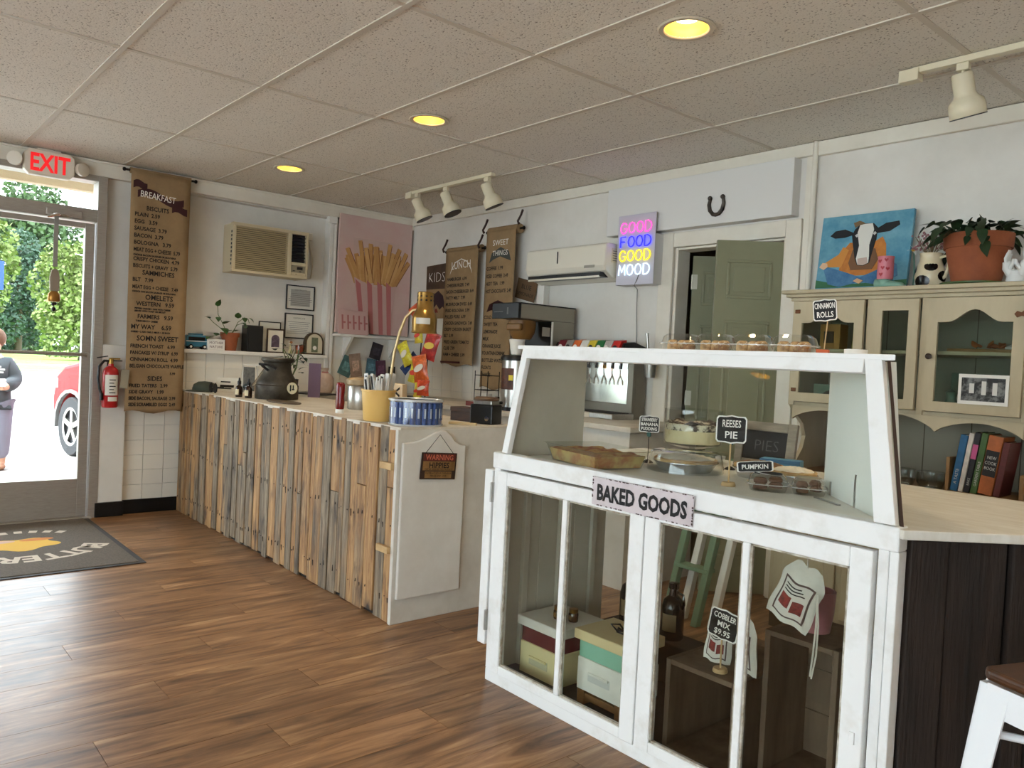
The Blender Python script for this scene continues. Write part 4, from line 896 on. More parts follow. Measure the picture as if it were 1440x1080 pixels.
for k in range(8): st.tube([(0, 0, .1), (jit(.05), jit(.05), .2), (jit(.1), jit(.1), .33)], .003, 5)
st.build('stems', mat('pothos_stem', (86, 104, 56), .6), pd)
pu = thing('purple_card', 'mauve greeting card standing right behind the milk can', 'card', (.88, -1.32, CZ), math.radians(40))
MB().box(-.045, .045, -.002, .002, 0, .24).build('card', mat('mauve', (122, 100, 124), .7), pu)
pf = thing('gift_bag', 'clear bag of pink sweets on the counter by the street wall', 'bag', (.26, -.92, .893), math.radians(30))
MB().lathe([(.06, 0), (.08, .04), (.075, .12), (.05, .15), (.02, .165), (.035, .2)], 14, None, sy=.8).build('bag', mat('pinkish_cellophane', (186, 158, 142), .35, col2=(208, 186, 168), scale=14), pf, smooth=60)
MB().tube([(.025 * math.cos(a), .02 * math.sin(a), .165) for a in [2 * PI * k / 10 for k in range(10)]], .005, 5, True).build('ribbon', mat('pink_ribbon', (190, 116, 112), .6), pf)
pl = tag(MB().box(-.15, .15, -.1, .1, 0, .01, Matrix.Translation((.48, -1.12, .894)) @ Matrix.Rotation(.5, 4, 'Z')).build('dark_tray', mat('dark_tray', (40, 36, 34), .5), bevel=.003), 'flat dark tray on the counter below the pink card', 'tray')

kt = thing('ketchup_bottle', 'red squeeze bottle standing upside down on its white cap on the counter', 'bottle', (2.215, -1.835, CZ))
MB().lathe([(.024, .02), (.028, .03), (.03, .06), (.027, .09), (.030, .13), (.029, .155), (.02, .165), (.001, .166)], 20, None, sy=.75).build('bottle', mat('ketchup_red', (112, 16, 18), .25), kt, smooth=50)
MB().lathe([(.001, 0), (.026, 0), (.027, .004), (.026, .022), (.001, .024)], 20, None, sy=.8).build('cap', WHITE, kt, smooth=40)
tb = thing('utensil_tub', 'butter yellow plastic tub full of wrapped white utensils', 'tub', (2.655, -1.865, CZ))
TUB = mat('butter_yellow_plastic', (232, 190, 112), .35)
MB().lathe([(.001, 0), (.066, 0), (.07, .004), (.082, .142), (.086, .145), (.086, .152), (.079, .152), (.07, .03), (.001, .025)], 36).build('tub', TUB, tb, smooth=40)
MB().lathe([(.084, .112), (.0865, .14), (.0935, .146), (.0935, .152), (.085, .15)], 8, None, -.9, .25).build('lip_tab', TUB, tb, smooth=50)
random.seed(3)
UW = mat('clear_wrapped_white', (214, 212, 206), .2, coat=.5); UB = mat('black_utensil', (40, 40, 42), .3)
for k in range(22):
    a = random.uniform(0, 2 * PI); r0 = .05 * random.random(); r1 = r0 + .025; h = random.uniform(.195, .235)
    p0 = Vector((r0 * math.cos(a), r0 * math.sin(a), .06)); p1 = Vector((r1 * math.cos(a) - .012, r1 * math.sin(a) + jit(.015), h)); d = (p1 - p0)
    M = Matrix.Translation(p0) @ d.to_track_quat('Z', 'Y').to_matrix().to_4x4() @ Matrix.Rotation(random.uniform(0, 3), 4, 'Z')
    u = thing('wrapped_utensil', 'clear wrapped white plastic utensil standing in the yellow tub', 'utensil', tb.location, 0, 'wrapped utensils in the tub')
    L = d.length
    MB().prism([(-.011, 0), (.011, 0), (.013, L * .8), (.009, L), (-.009, L), (-.013, L * .8)], -.004, .004, M).build('sleeve', UW, u, bevel=.002, seg=1)
    if k % 2 == 0: MB().prism([(-.004, L * .55), (.004, L * .55), (.006, L * .93), (-.006, L * .93)], -.0048, .0048, M).build('utensil_head', UB, u)
cj = thing('candy_canister', 'clear round canister of blue candy tubes on the counter corner', 'canister', (2.875, -1.79, CZ))
CLEAR = glass('clear_plastic', (.93, .95, .95), .05, 1.6)
MB().lathe([(.127, .0), (.127, .118)], 40, cap=False).build('wall', CLEAR, cj, smooth=40)
MB().lathe([(.001, 0), (.128, 0), (.130, .003), (.130, .008), (.126, .008)], 40).build('base', mat('clear_grey_rim', (186, 188, 188), .2, coat=.4), cj, smooth=40)
MB().lathe([(.125, .112), (.131, .113), (.131, .122), (.125, .123), (.118, .117)], 40, cap=False).build('rim', mat('clear_grey_rim', (186, 188, 188), .2), cj, smooth=40)
CB = mat('candy_blue', (30, 62, 128), .35, col2=(60, 92, 158), scale=60, rand=.15); CP = mat('candy_print', (196, 206, 222), .6)
for k in range(26):
    a = 2 * PI * k / 26; r = .113
    if 3.1 < a < 4.0: pass
    t = thing('candy_tube', 'blue candy tube standing in the clear canister', 'candy', (2.875 + r * math.cos(a), -1.79 + r * math.sin(a), CZ + .008), a, 'candy tubes in the canister')
    MB().lathe([(.001, 0), (.012, 0), (.0125, .004), (.0125, .096), (.012, .1), (.001, .1)], 10).build('tube', CB if not 3.3 < a < 4.0 else mat('candy_white', (206, 202, 192), .4), t, smooth=40)
    MB().box(.0122, .0134, -.004, .004, .03, .075).build('print', CP, t)

lp = thing('gooseneck_lamp', 'brass gooseneck desk lamp bent over the counter', 'lamp', (1.91, -1.335, CZ))
BR = mat('aged_brass', (168, 132, 70), .28, .85, col2=(140, 106, 54), scale=12)
MB().lathe([(.001, 0), (.075, 0), (.078, .006), (.075, .018), (.03, .026), (.014, .04)], 28).build('base', BR, lp, smooth=40)
MB().tube([(0, 0, .03), (-.0, .0, .2), (.01, .01, .34), (.03, .03, .47), (.055, .05, .555), (.085, .08, .60), (.115, .10, .605)], .009, 10).build('gooseneck', mat('pale_gooseneck', (196, 172, 128), .35, .6), lp, smooth=50)
sh = MB().lathe([(.001, .245), (.045, .245), (.05, .24), (.05, .15), (.058, .13), (.07, .11), (.074, .085), (.074, .015), (.079, 0), (.076, 0), (.07, .02), (.07, .08), (.05, .13), (.001, .14)], 32, Matrix.Translation((.155, .12, .465))).build('shade', BR, lp, smooth=35)
sv = MB()
for k in range(10): sv.lathe([(.0506, .19), (.0506, .2)], 2, Matrix.Translation((.155, .12, .465)), .63 * k, .63 * k + .25).lathe([(.0506, .215), (.0506, .222)], 2, Matrix.Translation((.155, .12, .465)), .63 * k, .63 * k + .25)
sv.build('vent_slots', BLACK, sh)['kind'] = 'stuff'
MB().lathe([(.0748, .052), (.0748, .088)], 8, Matrix.Translation((.155, .12, .465)), -1.35, -.15).build('price_label', mat('silver_label', (196, 196, 190), .4), sh, smooth=40)
MB().ball((.155, .12, .5), .03, 12).build('bulb', mat('frosted_bulb', (230, 224, 208), .4), lp, smooth=60)

nb_ = thing('menu_caddy', 'cream box printed with large dark letters behind the candy canister', 'box', (2.12, -1.465, CZ), math.radians(35))
MB().add([(-.07, -.035, 0), (.09, -.035, 0), (.09, .045, 0), (-.07, .045, 0), (-.06, -.03, .17), (.085, -.03, .16), (.085, .04, .16), (-.06, .04, .17)], [(0, 3, 2, 1), (4, 5, 6, 7), (0, 1, 5, 4), (1, 2, 6, 5), (2, 3, 7, 6), (3, 0, 4, 7)]).build('box', mat('cream_box', (220, 196, 162), .7), nb_, bevel=.003)
MB().text('LEX', .075, 0, 0, 0, 'LEFT', Matrix.Translation((.07, -.037, .015)) @ Matrix.Rotation(-PI / 2, 4, 'Y'), wob=.002).build('lettering', INK, nb_)
jr = thing('metal_jar', 'wide tin jar with a lid behind the yellow tub', 'jar', (1.95, -1.55, CZ))
MB().lathe([(.001, 0), (.08, 0), (.085, .01), (.085, .13), (.075, .145)], 28).build('jar', STEEL, jr, smooth=40)
MB().lathe([(.09, .14), (.095, .145), (.095, .17), (.08, .182), (.001, .19)], 28).build('lid', mat('tan_lid', (150, 128, 96), .5, .3), jr, smooth=40)
bg = thing('creamer_cup', 'small pale sachet pouch between the red bottle and the yellow tub', 'pouch', (2.36, -1.74, CZ))
MB().prism([(-.03, 0), (.03, 0), (.026, .06), (.008, .085), (-.012, .08), (-.028, .05)], -.015, .015).build('pouch', mat('pale_pouch', (206, 190, 150), .6), bg, bevel=.008)
bx = thing('wooden_box', 'small dark brown wooden box near the back edge of the counter', 'box', (2.73, -1.37, CZ), math.radians(12))
MB().box(-.075, .075, -.05, .05, 0, .07).build('box', mat('dark_brown_wood', (70, 42, 26), .5, col2=(48, 28, 18), scale=14, stretch=(1, 6, 6)), bx, bevel=.004)
MB().box(-.077, .077, -.052, .052, .05, .072).build('lid', mat('dark_brown_wood', (70, 42, 26), .5), bx, bevel=.003)
rc = thing('red_card', 'red and white card standing behind the brown wooden box', 'card', (2.72, -1.305, CZ), math.radians(15))
MB().box(-.07, .08, -.002, .002, 0, .1).build('card', PAPER, rc)
MB().box(-.07, .08, -.003, -.002, .075, .1).box(-.05, -.03, -.003, -.002, .02, .06).box(0, .02, -.003, -.002, .02, .06).build('print', mat('brick_red', (120, 48, 40), .7), rc)
kg = thing('black_warmer', 'black square warmer with a brown lid on the counter end', 'warmer', (2.89, -1.375, CZ), math.radians(20))
MB().box(-.066, .066, -.05, .05, 0, .098).build('body', BLACK, kg, bevel=.006)
MB().box(-.054, .054, -.04, .04, .098, .118).build('steel_collar', STEEL, kg, bevel=.003)
MB().lathe([(.001, 0), (.062, 0), (.064, .01), (.055, .018), (.001, .02)], 22, Matrix.Translation((0, 0, .118))).build('lid', mat('brown_lid', (88, 64, 44), .45), kg, smooth=40)
MB().cyl((.04, -.05, .03), (.04, -.06, .03), .012).build('knob', CHROME, kg, smooth=40)
pn = tag(MB().box(-.07, .07, -.011, .011, 0, .012, Matrix.Translation((2.93, -1.55, CZ + .0005)) @ Matrix.Rotation(.6, 4, 'Z')).build('wooden_stick', mat('pale_stick', (206, 182, 138), .6), bevel=.002), 'short pale wooden stick lying at the counter end', 'stick')

# ------------------------------------------------------------------ chip rack and rear counter machines
cr = thing('chip_rack', 'black wire clip rack of crisp packets standing by the rear wall', 'rack', (.80, -.42, .893))
MB().tube([(0, .03, 0), (.02, .03, .56), (.05, .03, .6)], .005, 6).tube([(.1, .03, 0), (.12, .03, .5), (.16, .03, .62)], .005, 6).box(-.1, .2, -.06, .08, 0, .012).build('wire_frame', DARKMETAL, cr)
BAGS = [(.16, .55, -.6, (176, 72, 36), 'orange red crisp packet clipped at the top of the rack', .09, .17), (.12, .43, -.1, (206, 176, 56), 'small yellow crisp packet below the top orange one', .07, .1), (.02, .26, -.5, (196, 180, 52), 'yellow packet on the left side of the crisp rack', .09, .16), (.22, .31, .3, (150, 38, 34), 'dark red crisp packet on the right side of the rack', .12, .18), (.06, .12, .2, (186, 172, 50), 'yellow green crisp packet low in the rack', .09, .14), (.2, .14, -.2, (190, 84, 36), 'orange crisp packet low on the right of the rack', .12, .17), (-.11, .2, .75, (38, 58, 104), 'blue crisp packet sticking out to the left of the rack', .07, .16), (.13, .01, .15, (212, 182, 60), 'yellow crisp packet at the foot of the rack', .07, .09), (.22, .03, .0, (186, 64, 34), 'red orange crisp packet at the foot of the rack',   .1, .1)]
for k, (x, zz, tl, c, lb, w, h) in enumerate(BAGS):
    w *= 1.2; h *= 1.15
    b = thing('crisp_packet', lb, 'crisp packet', (.80 + x, -.47 - .012 * (k % 3), .893 + zz), 0, 'crisp packets on the rack')
    b.rotation_euler = (0, tl, .3)
    def fn(u, v, w=w, h=h, sgn=1):
        pf_ = math.sin(PI * min(max(v, 0), 1)) ** .6 * math.sin(PI * u) ** .5
        return ((u - .5) * w * (1 - .08 * math.sin(PI * v)), -sgn * .022 * pf_, v * h)
    MB().grid(lambda u, v: fn(u, v), 8, 10).grid(lambda u, v: fn(1 - u, v, sgn=-1), 8, 10).build('packet', mat('foil_%d' % k, c, .3, col2=tuple(min(255, int(q * 1.35 + 20)) for q in c), scale=18, contrast=(.45, .7)), b, smooth=60)
    MB().prism([(w * .32 * math.cos(a), h * .52 + h * .13 * math.sin(a) + w * .08 * math.cos(a)) for a in [2 * PI * q / 16 for q in range(16)]], -.0232, -.021).build('print', mat('foil_print_%d' % (k % 3), [(220, 190, 80), (206, 60, 44), (230, 222, 206)][k % 3], .5), b)
    MB().box(-w / 2, w / 2, -.0025, .0025, h - .012, h + .006).build('top_seal', mat('foil_%d' % k), b)
for k, (x, z0, w, h, tl, c, lb) in enumerate(((-.23, .03, .12, .17, .4, (96, 138, 140), 'tilted teal card, leftmost of the snapshots below the fries shelf'), (-.1, .02, .11, .2, -.15, (190, 160, 140), 'beige snapshot beside the teal card below the fries shelf'), (.03, .04, .1, .14, .1, (92, 132, 150), 'steel blue snapshot in the middle below the fries shelf'), (.14, .02, .1, .15, -.1, (104, 66, 92), 'plum coloured snapshot below the fries shelf'), (.06, .18, .11, .14, .25, (52, 46, 56), 'dark snapshot highest below the fries shelf'), (.24, .02, .07, .1, 0, (40, 40, 44), 'small black card, rightmost below the fries shelf'))):
    t = thing('snapshot', lb, 'picture', (.016 + .003 * k, -.4 + x, 1.0 + z0), PI / 2, 'snapshots below the fries shelf')
    MB().box(-w / 2, w / 2, -.002, 0, 0, h, Matrix.Rotation(tl, 4, 'Y')).build('card', mat('card_%d' % k, c, .6, col2=tuple(int(v * .7) for v in c), scale=18), t)
    MB().box(-w * .3, w * .3, -.0026, -.002, h * .25, h * .7, Matrix.Rotation(tl, 4, 'Y')).build('print', mat('card_print_%d' % k, tuple(min(255, int(v * 1.25 + 14)) for v in c), .6, col2=tuple(int(v * .8) for v in c), scale=40), t)
tea = thing('tea_dispenser', 'stainless iced tea dispenser with black lid on the rear counter', 'dispenser', (2.06, -.46, .893))
MB().lathe([(.001, .02), (.1, .02), (.1, .33)], 32).build('drum', STEEL, tea, smooth=40)
MB().lathe([(.09, 0), (.105, 0), (.105, .025), (.09, .025)], 32).build('base', BLACK, tea, smooth=40)
MB().lathe([(.105, .33), (.112, .335), (.112, .35), (.1, .365), (.001, .37)], 32).build('lid', BLACK, tea, smooth=40)
MB().lathe([(.1012, .14), (.1012, .28)], 14, None, -2.6, -.9).build('wrap_label', mat('tea_label_dark', (62, 42, 34), .5, col2=(110, 60, 40), scale=20), tea, smooth=40)
MB().lathe([(.1017, .17), (.1017, .22)], 6, None, -2.75, -2.2).build('label_blue', mat('tea_label_blue', (46, 84, 140), .5), tea, smooth=40)
for k, ch in enumerate('TEA'):
    MB().text(ch, .03, 0, .18, 0, 'CENTER', Matrix.Rotation(-2.62 + .15 * k + PI / 2, 4, 'Z') @ Matrix.Translation((0, -.103, 0))).build('letter', CHALK, tea)
MB().lathe([(.1017, .2), (.1017, .235)], 4, None, -1.25, -.95).build('lemon_print', mat('lemon', (220, 196, 60), .5), tea, smooth=40)
MB().cyl((-.02, -.1, .05), (-.02, -.14, .05), .01).cyl((-.02, -.135, .05), (-.02, -.135, .02), .008).box(-.03, -.01, -.15, -.13, .05, .09).build('tap', BLACK, tea, smooth=40)
fc = thing('filter_stack', 'stack of white fluted coffee filters on the tea dispenser lid', 'filters', (2.06, -.47, 1.2635))
MB().lathe([(.001, 0)] + [(.036 + .018 * q, .1 * q) for q in (0, .3, .6, 1)] + [(.05, .1), (.034, .01), (.001, .008)], 28).build('stack', mat('filter_paper', (232, 228, 218), .8, bump=.3, bscale=60), fc, smooth=20)
cb_ = thing('coffee_brewer', 'black and steel coffee brewer with a brown basket on the rear counter', 'coffee machine', (2.045, -.06, .893))
BRS = mat('brewer_steel', (150, 144, 130), .35, .6)
MB().box(-.13, .13, -.49, .0, .605, .70).build('head', BRS, cb_, bevel=.004)
MB().box(-.134, .134, -.515, -.49, .603, .704).build('front_panel', BLACK, cb_, bevel=.004)
MB().box(-.135, .133, -.5, .005, .7, .708).build('top_cover', BLACK, cb_, bevel=.002)
MB().box(-.13, .13, -.2, 0, 0, .605).build('column', BRS, cb_, bevel=.004)
MB().box(-.13, .13, -.215, -.2, .0, .6).build('splash_plate', BLACK, cb_)
MB().box(.128, .1335, -.215, -.2, .1, .6).build('edge_trim', WHITE, cb_)
MB().lathe([(.06, 0), (.085, .04), (.092, .1), (.09, .125)], 24, Matrix.Translation((0, -.36, .475))).build('brew_basket', mat('brown_basket', (120, 84, 40), .4), cb_, smooth=40)
MB().box(-.04, .1, -.467, -.44, .53, .575).build('basket_handle', mat('brown_basket', (120, 84, 40), .4), cb_, bevel=.008)
MB().box(-.13, .13, -.28, -.215, .0005, .03).build('drip_base', BLACK, cb_, bevel=.004)
MB().box(.02, .035, -.516, -.5145, .63, .675).box(-.11, -.02, -.5165, -.515, .645, .65).build('switch', mat('grey_switch', (86, 84, 82), .4), cb_)
MB().box(.1335, .1345, -.3, -.23, .5, .56).build('rating_label', mat('grey_label', (140, 136, 126), .5), cb_)
wrk = thing('cup_rack', 'black wire cup rack beside the tea dispenser', 'rack', (1.80, -.50, .893))
for zz in (.02, .12, .22): MB().tube([(-.07, -.05, zz), (.07, -.05, zz), (.07, .05, zz), (-.07, .05, zz)], .003, 5, True).build('wire_loop', DARKMETAL, wrk)
MB().tube([(-.07, -.05, 0), (-.07, -.05, .25)], .003, 5).tube([(.07, -.05, 0), (.07, -.05, .25)], .003, 5).tube([(0, -.05, 0), (0, -.05, .25)], .003, 5).tube([(.07, .05, 0), (.07, .05, .25)], .003, 5).build('upright', DARKMETAL, wrk)
cpw = thing('white_cup', 'white cup inside the black wire cup rack', 'cup', (1.80, -.50, .9015))
MB().lathe([(.001, 0), (.03, 0), (.038, .09), (.034, .09), (.001, .008)], 16).build('cup', WHITE, cpw, smooth=40)
sf = thing('soda_fountain', 'stainless soda fountain with eight flavour valves behind the bakery case', 'soda machine', (2.505, -.02, .893))
DST = mat('dull_steel', (128, 122, 110), .4, .6)
MB().box(-.29, .29, -.10, 0, .0, .40).build('cabinet', DST, sf, bevel=.005)
MB().box(-.26, .235, -.112, -.10, .09, .37).build('backsplash', mat('bright_steel', (206, 206, 200), .16, .95), sf, bevel=.003)
MB().prism([(-.235, .375), (-.25, .41), (-.215, .47), (-.12, .48), (-.0, .45), (0, .375)], -.29, .31, R90).build('hood', BLACK, sf, bevel=.006)
VC = [(110, 34, 44), (140, 136, 132), (206, 100, 48), (216, 214, 206), (206, 186, 60), (36, 104, 60), (176, 172, 168), (196, 44, 40)]
for k in range(8):
    x0 = -.235 + k * .068
    v = MB().prism([(-.252, .355), (-.275, .40), (-.228, .482), (-.18, .49), (-.18, .355)], -.0315, .0315, Matrix.Translation((x0, 0, 0)) @ R90).build('valve_cover', mat('valve_%d' % k, VC[k], .35), sf, bevel=.003)
    MB().ball((x0, -.256, .44), .018, 10, (1, .25, .8)).build('logo_spot', mat('valve_logo_%d' % (k % 3), [(226, 220, 214), (48, 44, 44), (232, 226, 220)][k % 3], .5), v, smooth=60)
    MB().cyl((x0, -.19, .355), (x0, -.19, .31), .011, 8).build('nozzle', BLACK, sf, smooth=40)
    MB().tube([(x0, -.2, .355), (x0, -.19, .27), (x0 - .018, -.185, .235), (x0 - .02, -.185, .21)], .004, 6).tube([(x0, -.19, .27), (x0 + .018, -.185, .235), (x0 + .02, -.185, .21)], .004, 6).build('lever', CHROME, sf, smooth=40)
MB().box(-.29, .29, -.30, -.10, .0, .035).build('drip_tray', STEEL, sf, bevel=.006)
gr = MB()
for k in range(22): gr.box(-.27 + k * .025, -.262 + k * .025, -.285, -.12, .035, .04)
gr.build('tray_grate', BLACK, sf)['kind'] = 'stuff'
MB().box(.245, .29, -.125, -.10, .04, .40).build('side_rail', DST, sf, bevel=.003)
MB().box(-.0, .1, -.302, -.3005, .002, .03).build('notice', PAPER, sf)
wc = on_back('scoop_holder', 'steel ice scoop in a cone holder hung by a wire rack left of the doorway', 'scoop', 2.905, 1.16, .12)
MB().lathe([(.03, 0), (.045, .14), (.043, .14), (.028, .005), (.001, .004)], 20).build('cone', STEEL, wc, smooth=40)
MB().tube([(-.01, 0, .06), (-.035, 0, .24), (-.04, 0, .27)], [.01, .008, .012], 8).build('scoop_handle', STEEL, wc, smooth=50)
MB().tube([(-.07, .1, .16), (.1, .1, .16), (.1, -.05, .155), (-.07, -.05, .155)], .003, 5, True).tube([(-.07, .02, .158), (.1, .02, .158)], .003, 5).tube([(.1, .1, .16), (.1, .1, .21)], .003, 5).build('wire_shelf', STEEL, wc)
# ------------------------------------------------------------------ bakery case
FY = -1.98
bk = thing('bakery_case', 'white distressed bakery display case with slanted glass front and glazed lower doors', 'display case', (0, 0, 0))
GREYIN = mat('case_grey_paint', (196, 190, 174), .6, col2=(184, 177, 160), scale=5)
INWHITE = mat('case_inner_white', (226, 228, 220), .4)
MB().box(3.71, 5.21, FY, FY + .04, .0, .046).build('bottom_rail', DISTRESS, bk, bevel=.003)
MB().box(3.708, 5.213, FY - .01, FY + .04, .812, .872).build('lip_beam', DISTRESS, bk, bevel=.005)
MB().box(3.71, 3.745, FY, FY + .035, .046, .812).build('corner_post', DISTRESS, bk, bevel=.003)
MB().box(5.162, 5.188, FY, FY + .035, .046, .812).build('corner_post', DISTRESS, bk, bevel=.003)
MB().box(5.190, 5.212, FY - .003, FY + .04, .0, .812).build('corner_post', DISTRESS, bk, bevel=.003)
MB().slab([(3.715, FY + .041), (5.19, FY + .041), (4.465, -1.12), (3.715, -1.12)], .83, .858).build('deck', mat('deck_cream', (236, 232, 222), .35, col2=(222, 216, 204), scale=6), bk)
MB().slab([(3.715, FY + .041), (5.19, FY + .041), (4.75, -1.36), (3.715, -1.36)], .012, .035).build('base_shelf', mat('base_dark', (48, 40, 34), .7), bk)
# lower side wall of upright boards
for k in range(6):
    y0 = FY + .045 + k * .096
    MB().box(3.716, 3.728, y0, y0 + .094, .036, .828).build('side_board', GREYIN, bk, bevel=.002)
for y0 in (FY + .14, FY + .33, FY + .52): MB().box(3.728, 3.745, y0, y0 + .03, .036, .828).build('side_batten', GREYIN, bk, bevel=.003)
MB().box(3.655, 3.700, FY - .002, FY + .035, .13, .80).build('side_shutter', DISTRESS, bk, bevel=.003)
for zz in (.19, .68):
    MB().box(3.698, 3.712, FY - .006, FY + .02, zz, zz + .075).cyl((3.705, FY - .008, zz), (3.705, FY - .008, zz + .075), .005, 8).build('hinge', STEEL, bk, smooth=40)
def sash_door(x0, x1, xm, z0=.05, z1=.806):
    d = MB().box(x0, x0 + .056, FY - .018, FY + .012, z0, z1).box(x1 - .056, x1, FY - .018, FY + .012, z0, z1).box(x0 + .056, x1 - .056, FY - .018, FY + .012, z0, z0 + .034).box(x0 + .056, x1 - .056, FY - .018, FY + .012, z1 - .05, z1).build('sash_frame', DISTRESS, bk, bevel=.003)
    MB().box(xm - .011, xm + .011, FY - .018, FY + .008, z0 + .034, z1 - .05).build('mullion', DISTRESS, d, bevel=.003)
    g = glass('case_glass', (.93, .95, .93), 0, 1.25)
    MB().box(x0 + .056, xm - .011, FY - .004, FY - .001, z0 + .034, z1 - .05).build('pane', g, d)
    MB().box(xm + .011, x1 - .056, FY - .004, FY - .001, z0 + .034, z1 - .05).build('pane', g, d)
    pt = MB()
    for a, b in ((x0 + .056, xm - .011), (xm + .011, x1 - .056)):
        pt.box(a, a + .006, FY - .012, FY - .004, z0 + .034, z1 - .05).box(b - .006, b, FY - .012, FY - .004, z0 + .034, z1 - .05).box(a, b, FY - .012, FY - .004, z0 + .034, z0 + .04).box(a, b, FY - .012, FY - .004, z1 - .056, z1 - .05)
    pt.build('putty', mat('aged_putty', (150, 138, 118), .8, col2=(206, 200, 188), scale=40), d)
    return d
sash_door(3.748, 4.457, 4.112); sash_door(4.462, 5.158, 4.815)
MB().box(5.128, 5.142, FY - .024, FY - .018, .33, .36).build('latch', DISTRESS, bk, bevel=.002)
# upper slanted glass front
BL_, BR_, TL_, TR_ = Vector((3.765, FY + .005, .872)), Vector((5.205, FY + .005, .872)), Vector((3.775, FY + .075, 1.263)), Vector((5.118, FY + .075, 1.263))
def stile(a0, a1, b0, b1, t=.022, nm='sash_stile'):
    n = Vector((0, -.984, .178)) * t
    vs = [a0, b0, b1, a1, a0 + n, b0 + n, b1 + n, a1 + n]
    return MB().add([tuple(v) for v in vs], [(0, 3, 2, 1), (4, 5, 6, 7), (0, 1, 5, 4), (1, 2, 6, 5), (2, 3, 7, 6), (3, 0, 4, 7)]).build(nm, DISTRESS, bk, bevel=.002)
X = Vector((1, 0, 0))
stile(BL_, TL_, BL_ + X * .032, TL_ + X * .032)
stile(BR_ - X * .052, TR_ - X * .044, BR_, TR_)
dn = (BL_ - TL_).normalized() * .036
stile(TL_ + dn + X * .03, TL_ + X * .03, TR_ + dn - X * .043, TR_ - X * .043, nm='sash_top_rail')
MB().add([tuple(v) for v in (BL_ + X * .03, BR_ - X * .05, TR_ - X * .043, TL_ + X * .03)], [(0, 1, 2, 3)]).build('front_pane', glass('case_front_glass', (.95, .97, .95), 0, 1.0), bk, solidify=0)
MB().slab([(3.745, -1.925), (5.15, -1.925), (4.80, -1.56), (3.745, -1.56)], 1.264, 1.279).build('top_shelf', DISTRESS, bk, bevel=.002)
MB().add([(3.768, -1.955, .859), (3.768, -1.57, .859), (3.768, -1.57, 1.262), (3.768, -1.895, 1.262), (3.757, -1.955, .859), (3.757, -1.57, .859), (3.757, -1.57, 1.262), (3.757, -1.895, 1.262)], [(0, 1, 2, 3), (7, 6, 5, 4), (0, 4, 5, 1), (1, 5, 6, 2), (2, 6, 7, 3), (3, 7, 4, 0)]).build('left_panel', GREYIN, bk)
A0, A1, B0, B1 = (5.178, -1.935), (4.79, -1.545), (5.192, -1.925), (4.80, -1.535)
MB().add([(A0[0], A0[1], .859), (A1[0], A1[1], .859), (A1[0], A1[1], 1.262), (A0[0] - .07, A0[1] + .07, 1.262), (B0[0], B0[1], .859), (B1[0], B1[1], .859), (B1[0], B1[1], 1.262), (B0[0] - .07, B0[1] + .07, 1.262)], [(0, 3, 2, 1), (4, 5, 6, 7), (0, 1, 5, 4), (1, 2, 6, 5), (2, 3, 7, 6), (3, 0, 4, 7)]).build('right_panel', INWHITE, bk)
MB().add([(5.206, FY + .008, .872), (5.196, FY + .026, .872), (5.112, FY + .098, 1.264), (5.119, FY + .08, 1.264), (5.213, FY + .011, .872), (5.203, FY + .03, .872), (5.119, FY + .1, 1.264), (5.126, FY + .083, 1.264)], [(0, 3, 2, 1), (4, 5, 6, 7), (0, 1, 5, 4), (1, 2, 6, 5), (2, 3, 7, 6), (3, 0, 4, 7)]).build('brown_edge', mat('raw_brown_edge', (62, 42, 30), .8), bk)
for p in ((4.985, -1.735, .13), (4.84, -1.59, .06)): MB().box(-.006, .006, -.006, 0, 0, p[2] * .7, Matrix.Translation((p[0], p[1], .859)) @ Matrix.Rotation(-PI / 4 - .02, 4, 'Z')).build('panel_bracket', STEEL, bk)
bs = thing('bakery_sign', 'rusty edged white BAKED GOODS tin sign on the bakery case', 'sign', (4.44, FY - .020, .764))
MB().box(-.2, .2, -.003, 0, 0, .092).build('plate', mat('enamel_sign', (216, 206, 208), .5, col2=(196, 184, 186), scale=8), bs, bevel=.002)
random.seed(4)
ru = MB()
for k in range(90):
    s = random.choice((0, 1, 2, 3)); r = random.uniform(.001, .0042); x, z0 = (random.uniform(-.198, .198), random.choice((.001, .091))) if s < 3 else (random.choice((-.199, .199)), random.uniform(0, .092))
    ru.box(max(-.2, x - r * 1.1), min(.2, x + r * 1.1), -.0036, -.003, max(0, z0 - r * .7), min(.092, z0 + r * .7))
ru.build('rust_chips', mat('sign_rust', (70, 46, 44), .8), bs)['kind'] = 'stuff'
MB().text('BAKED GOODS', .069, 0, .021, -.0042, 'CENTER', xs=.74, wob=.0028).build('lettering', mat('sign_black', (16, 14, 16), .6), bs)

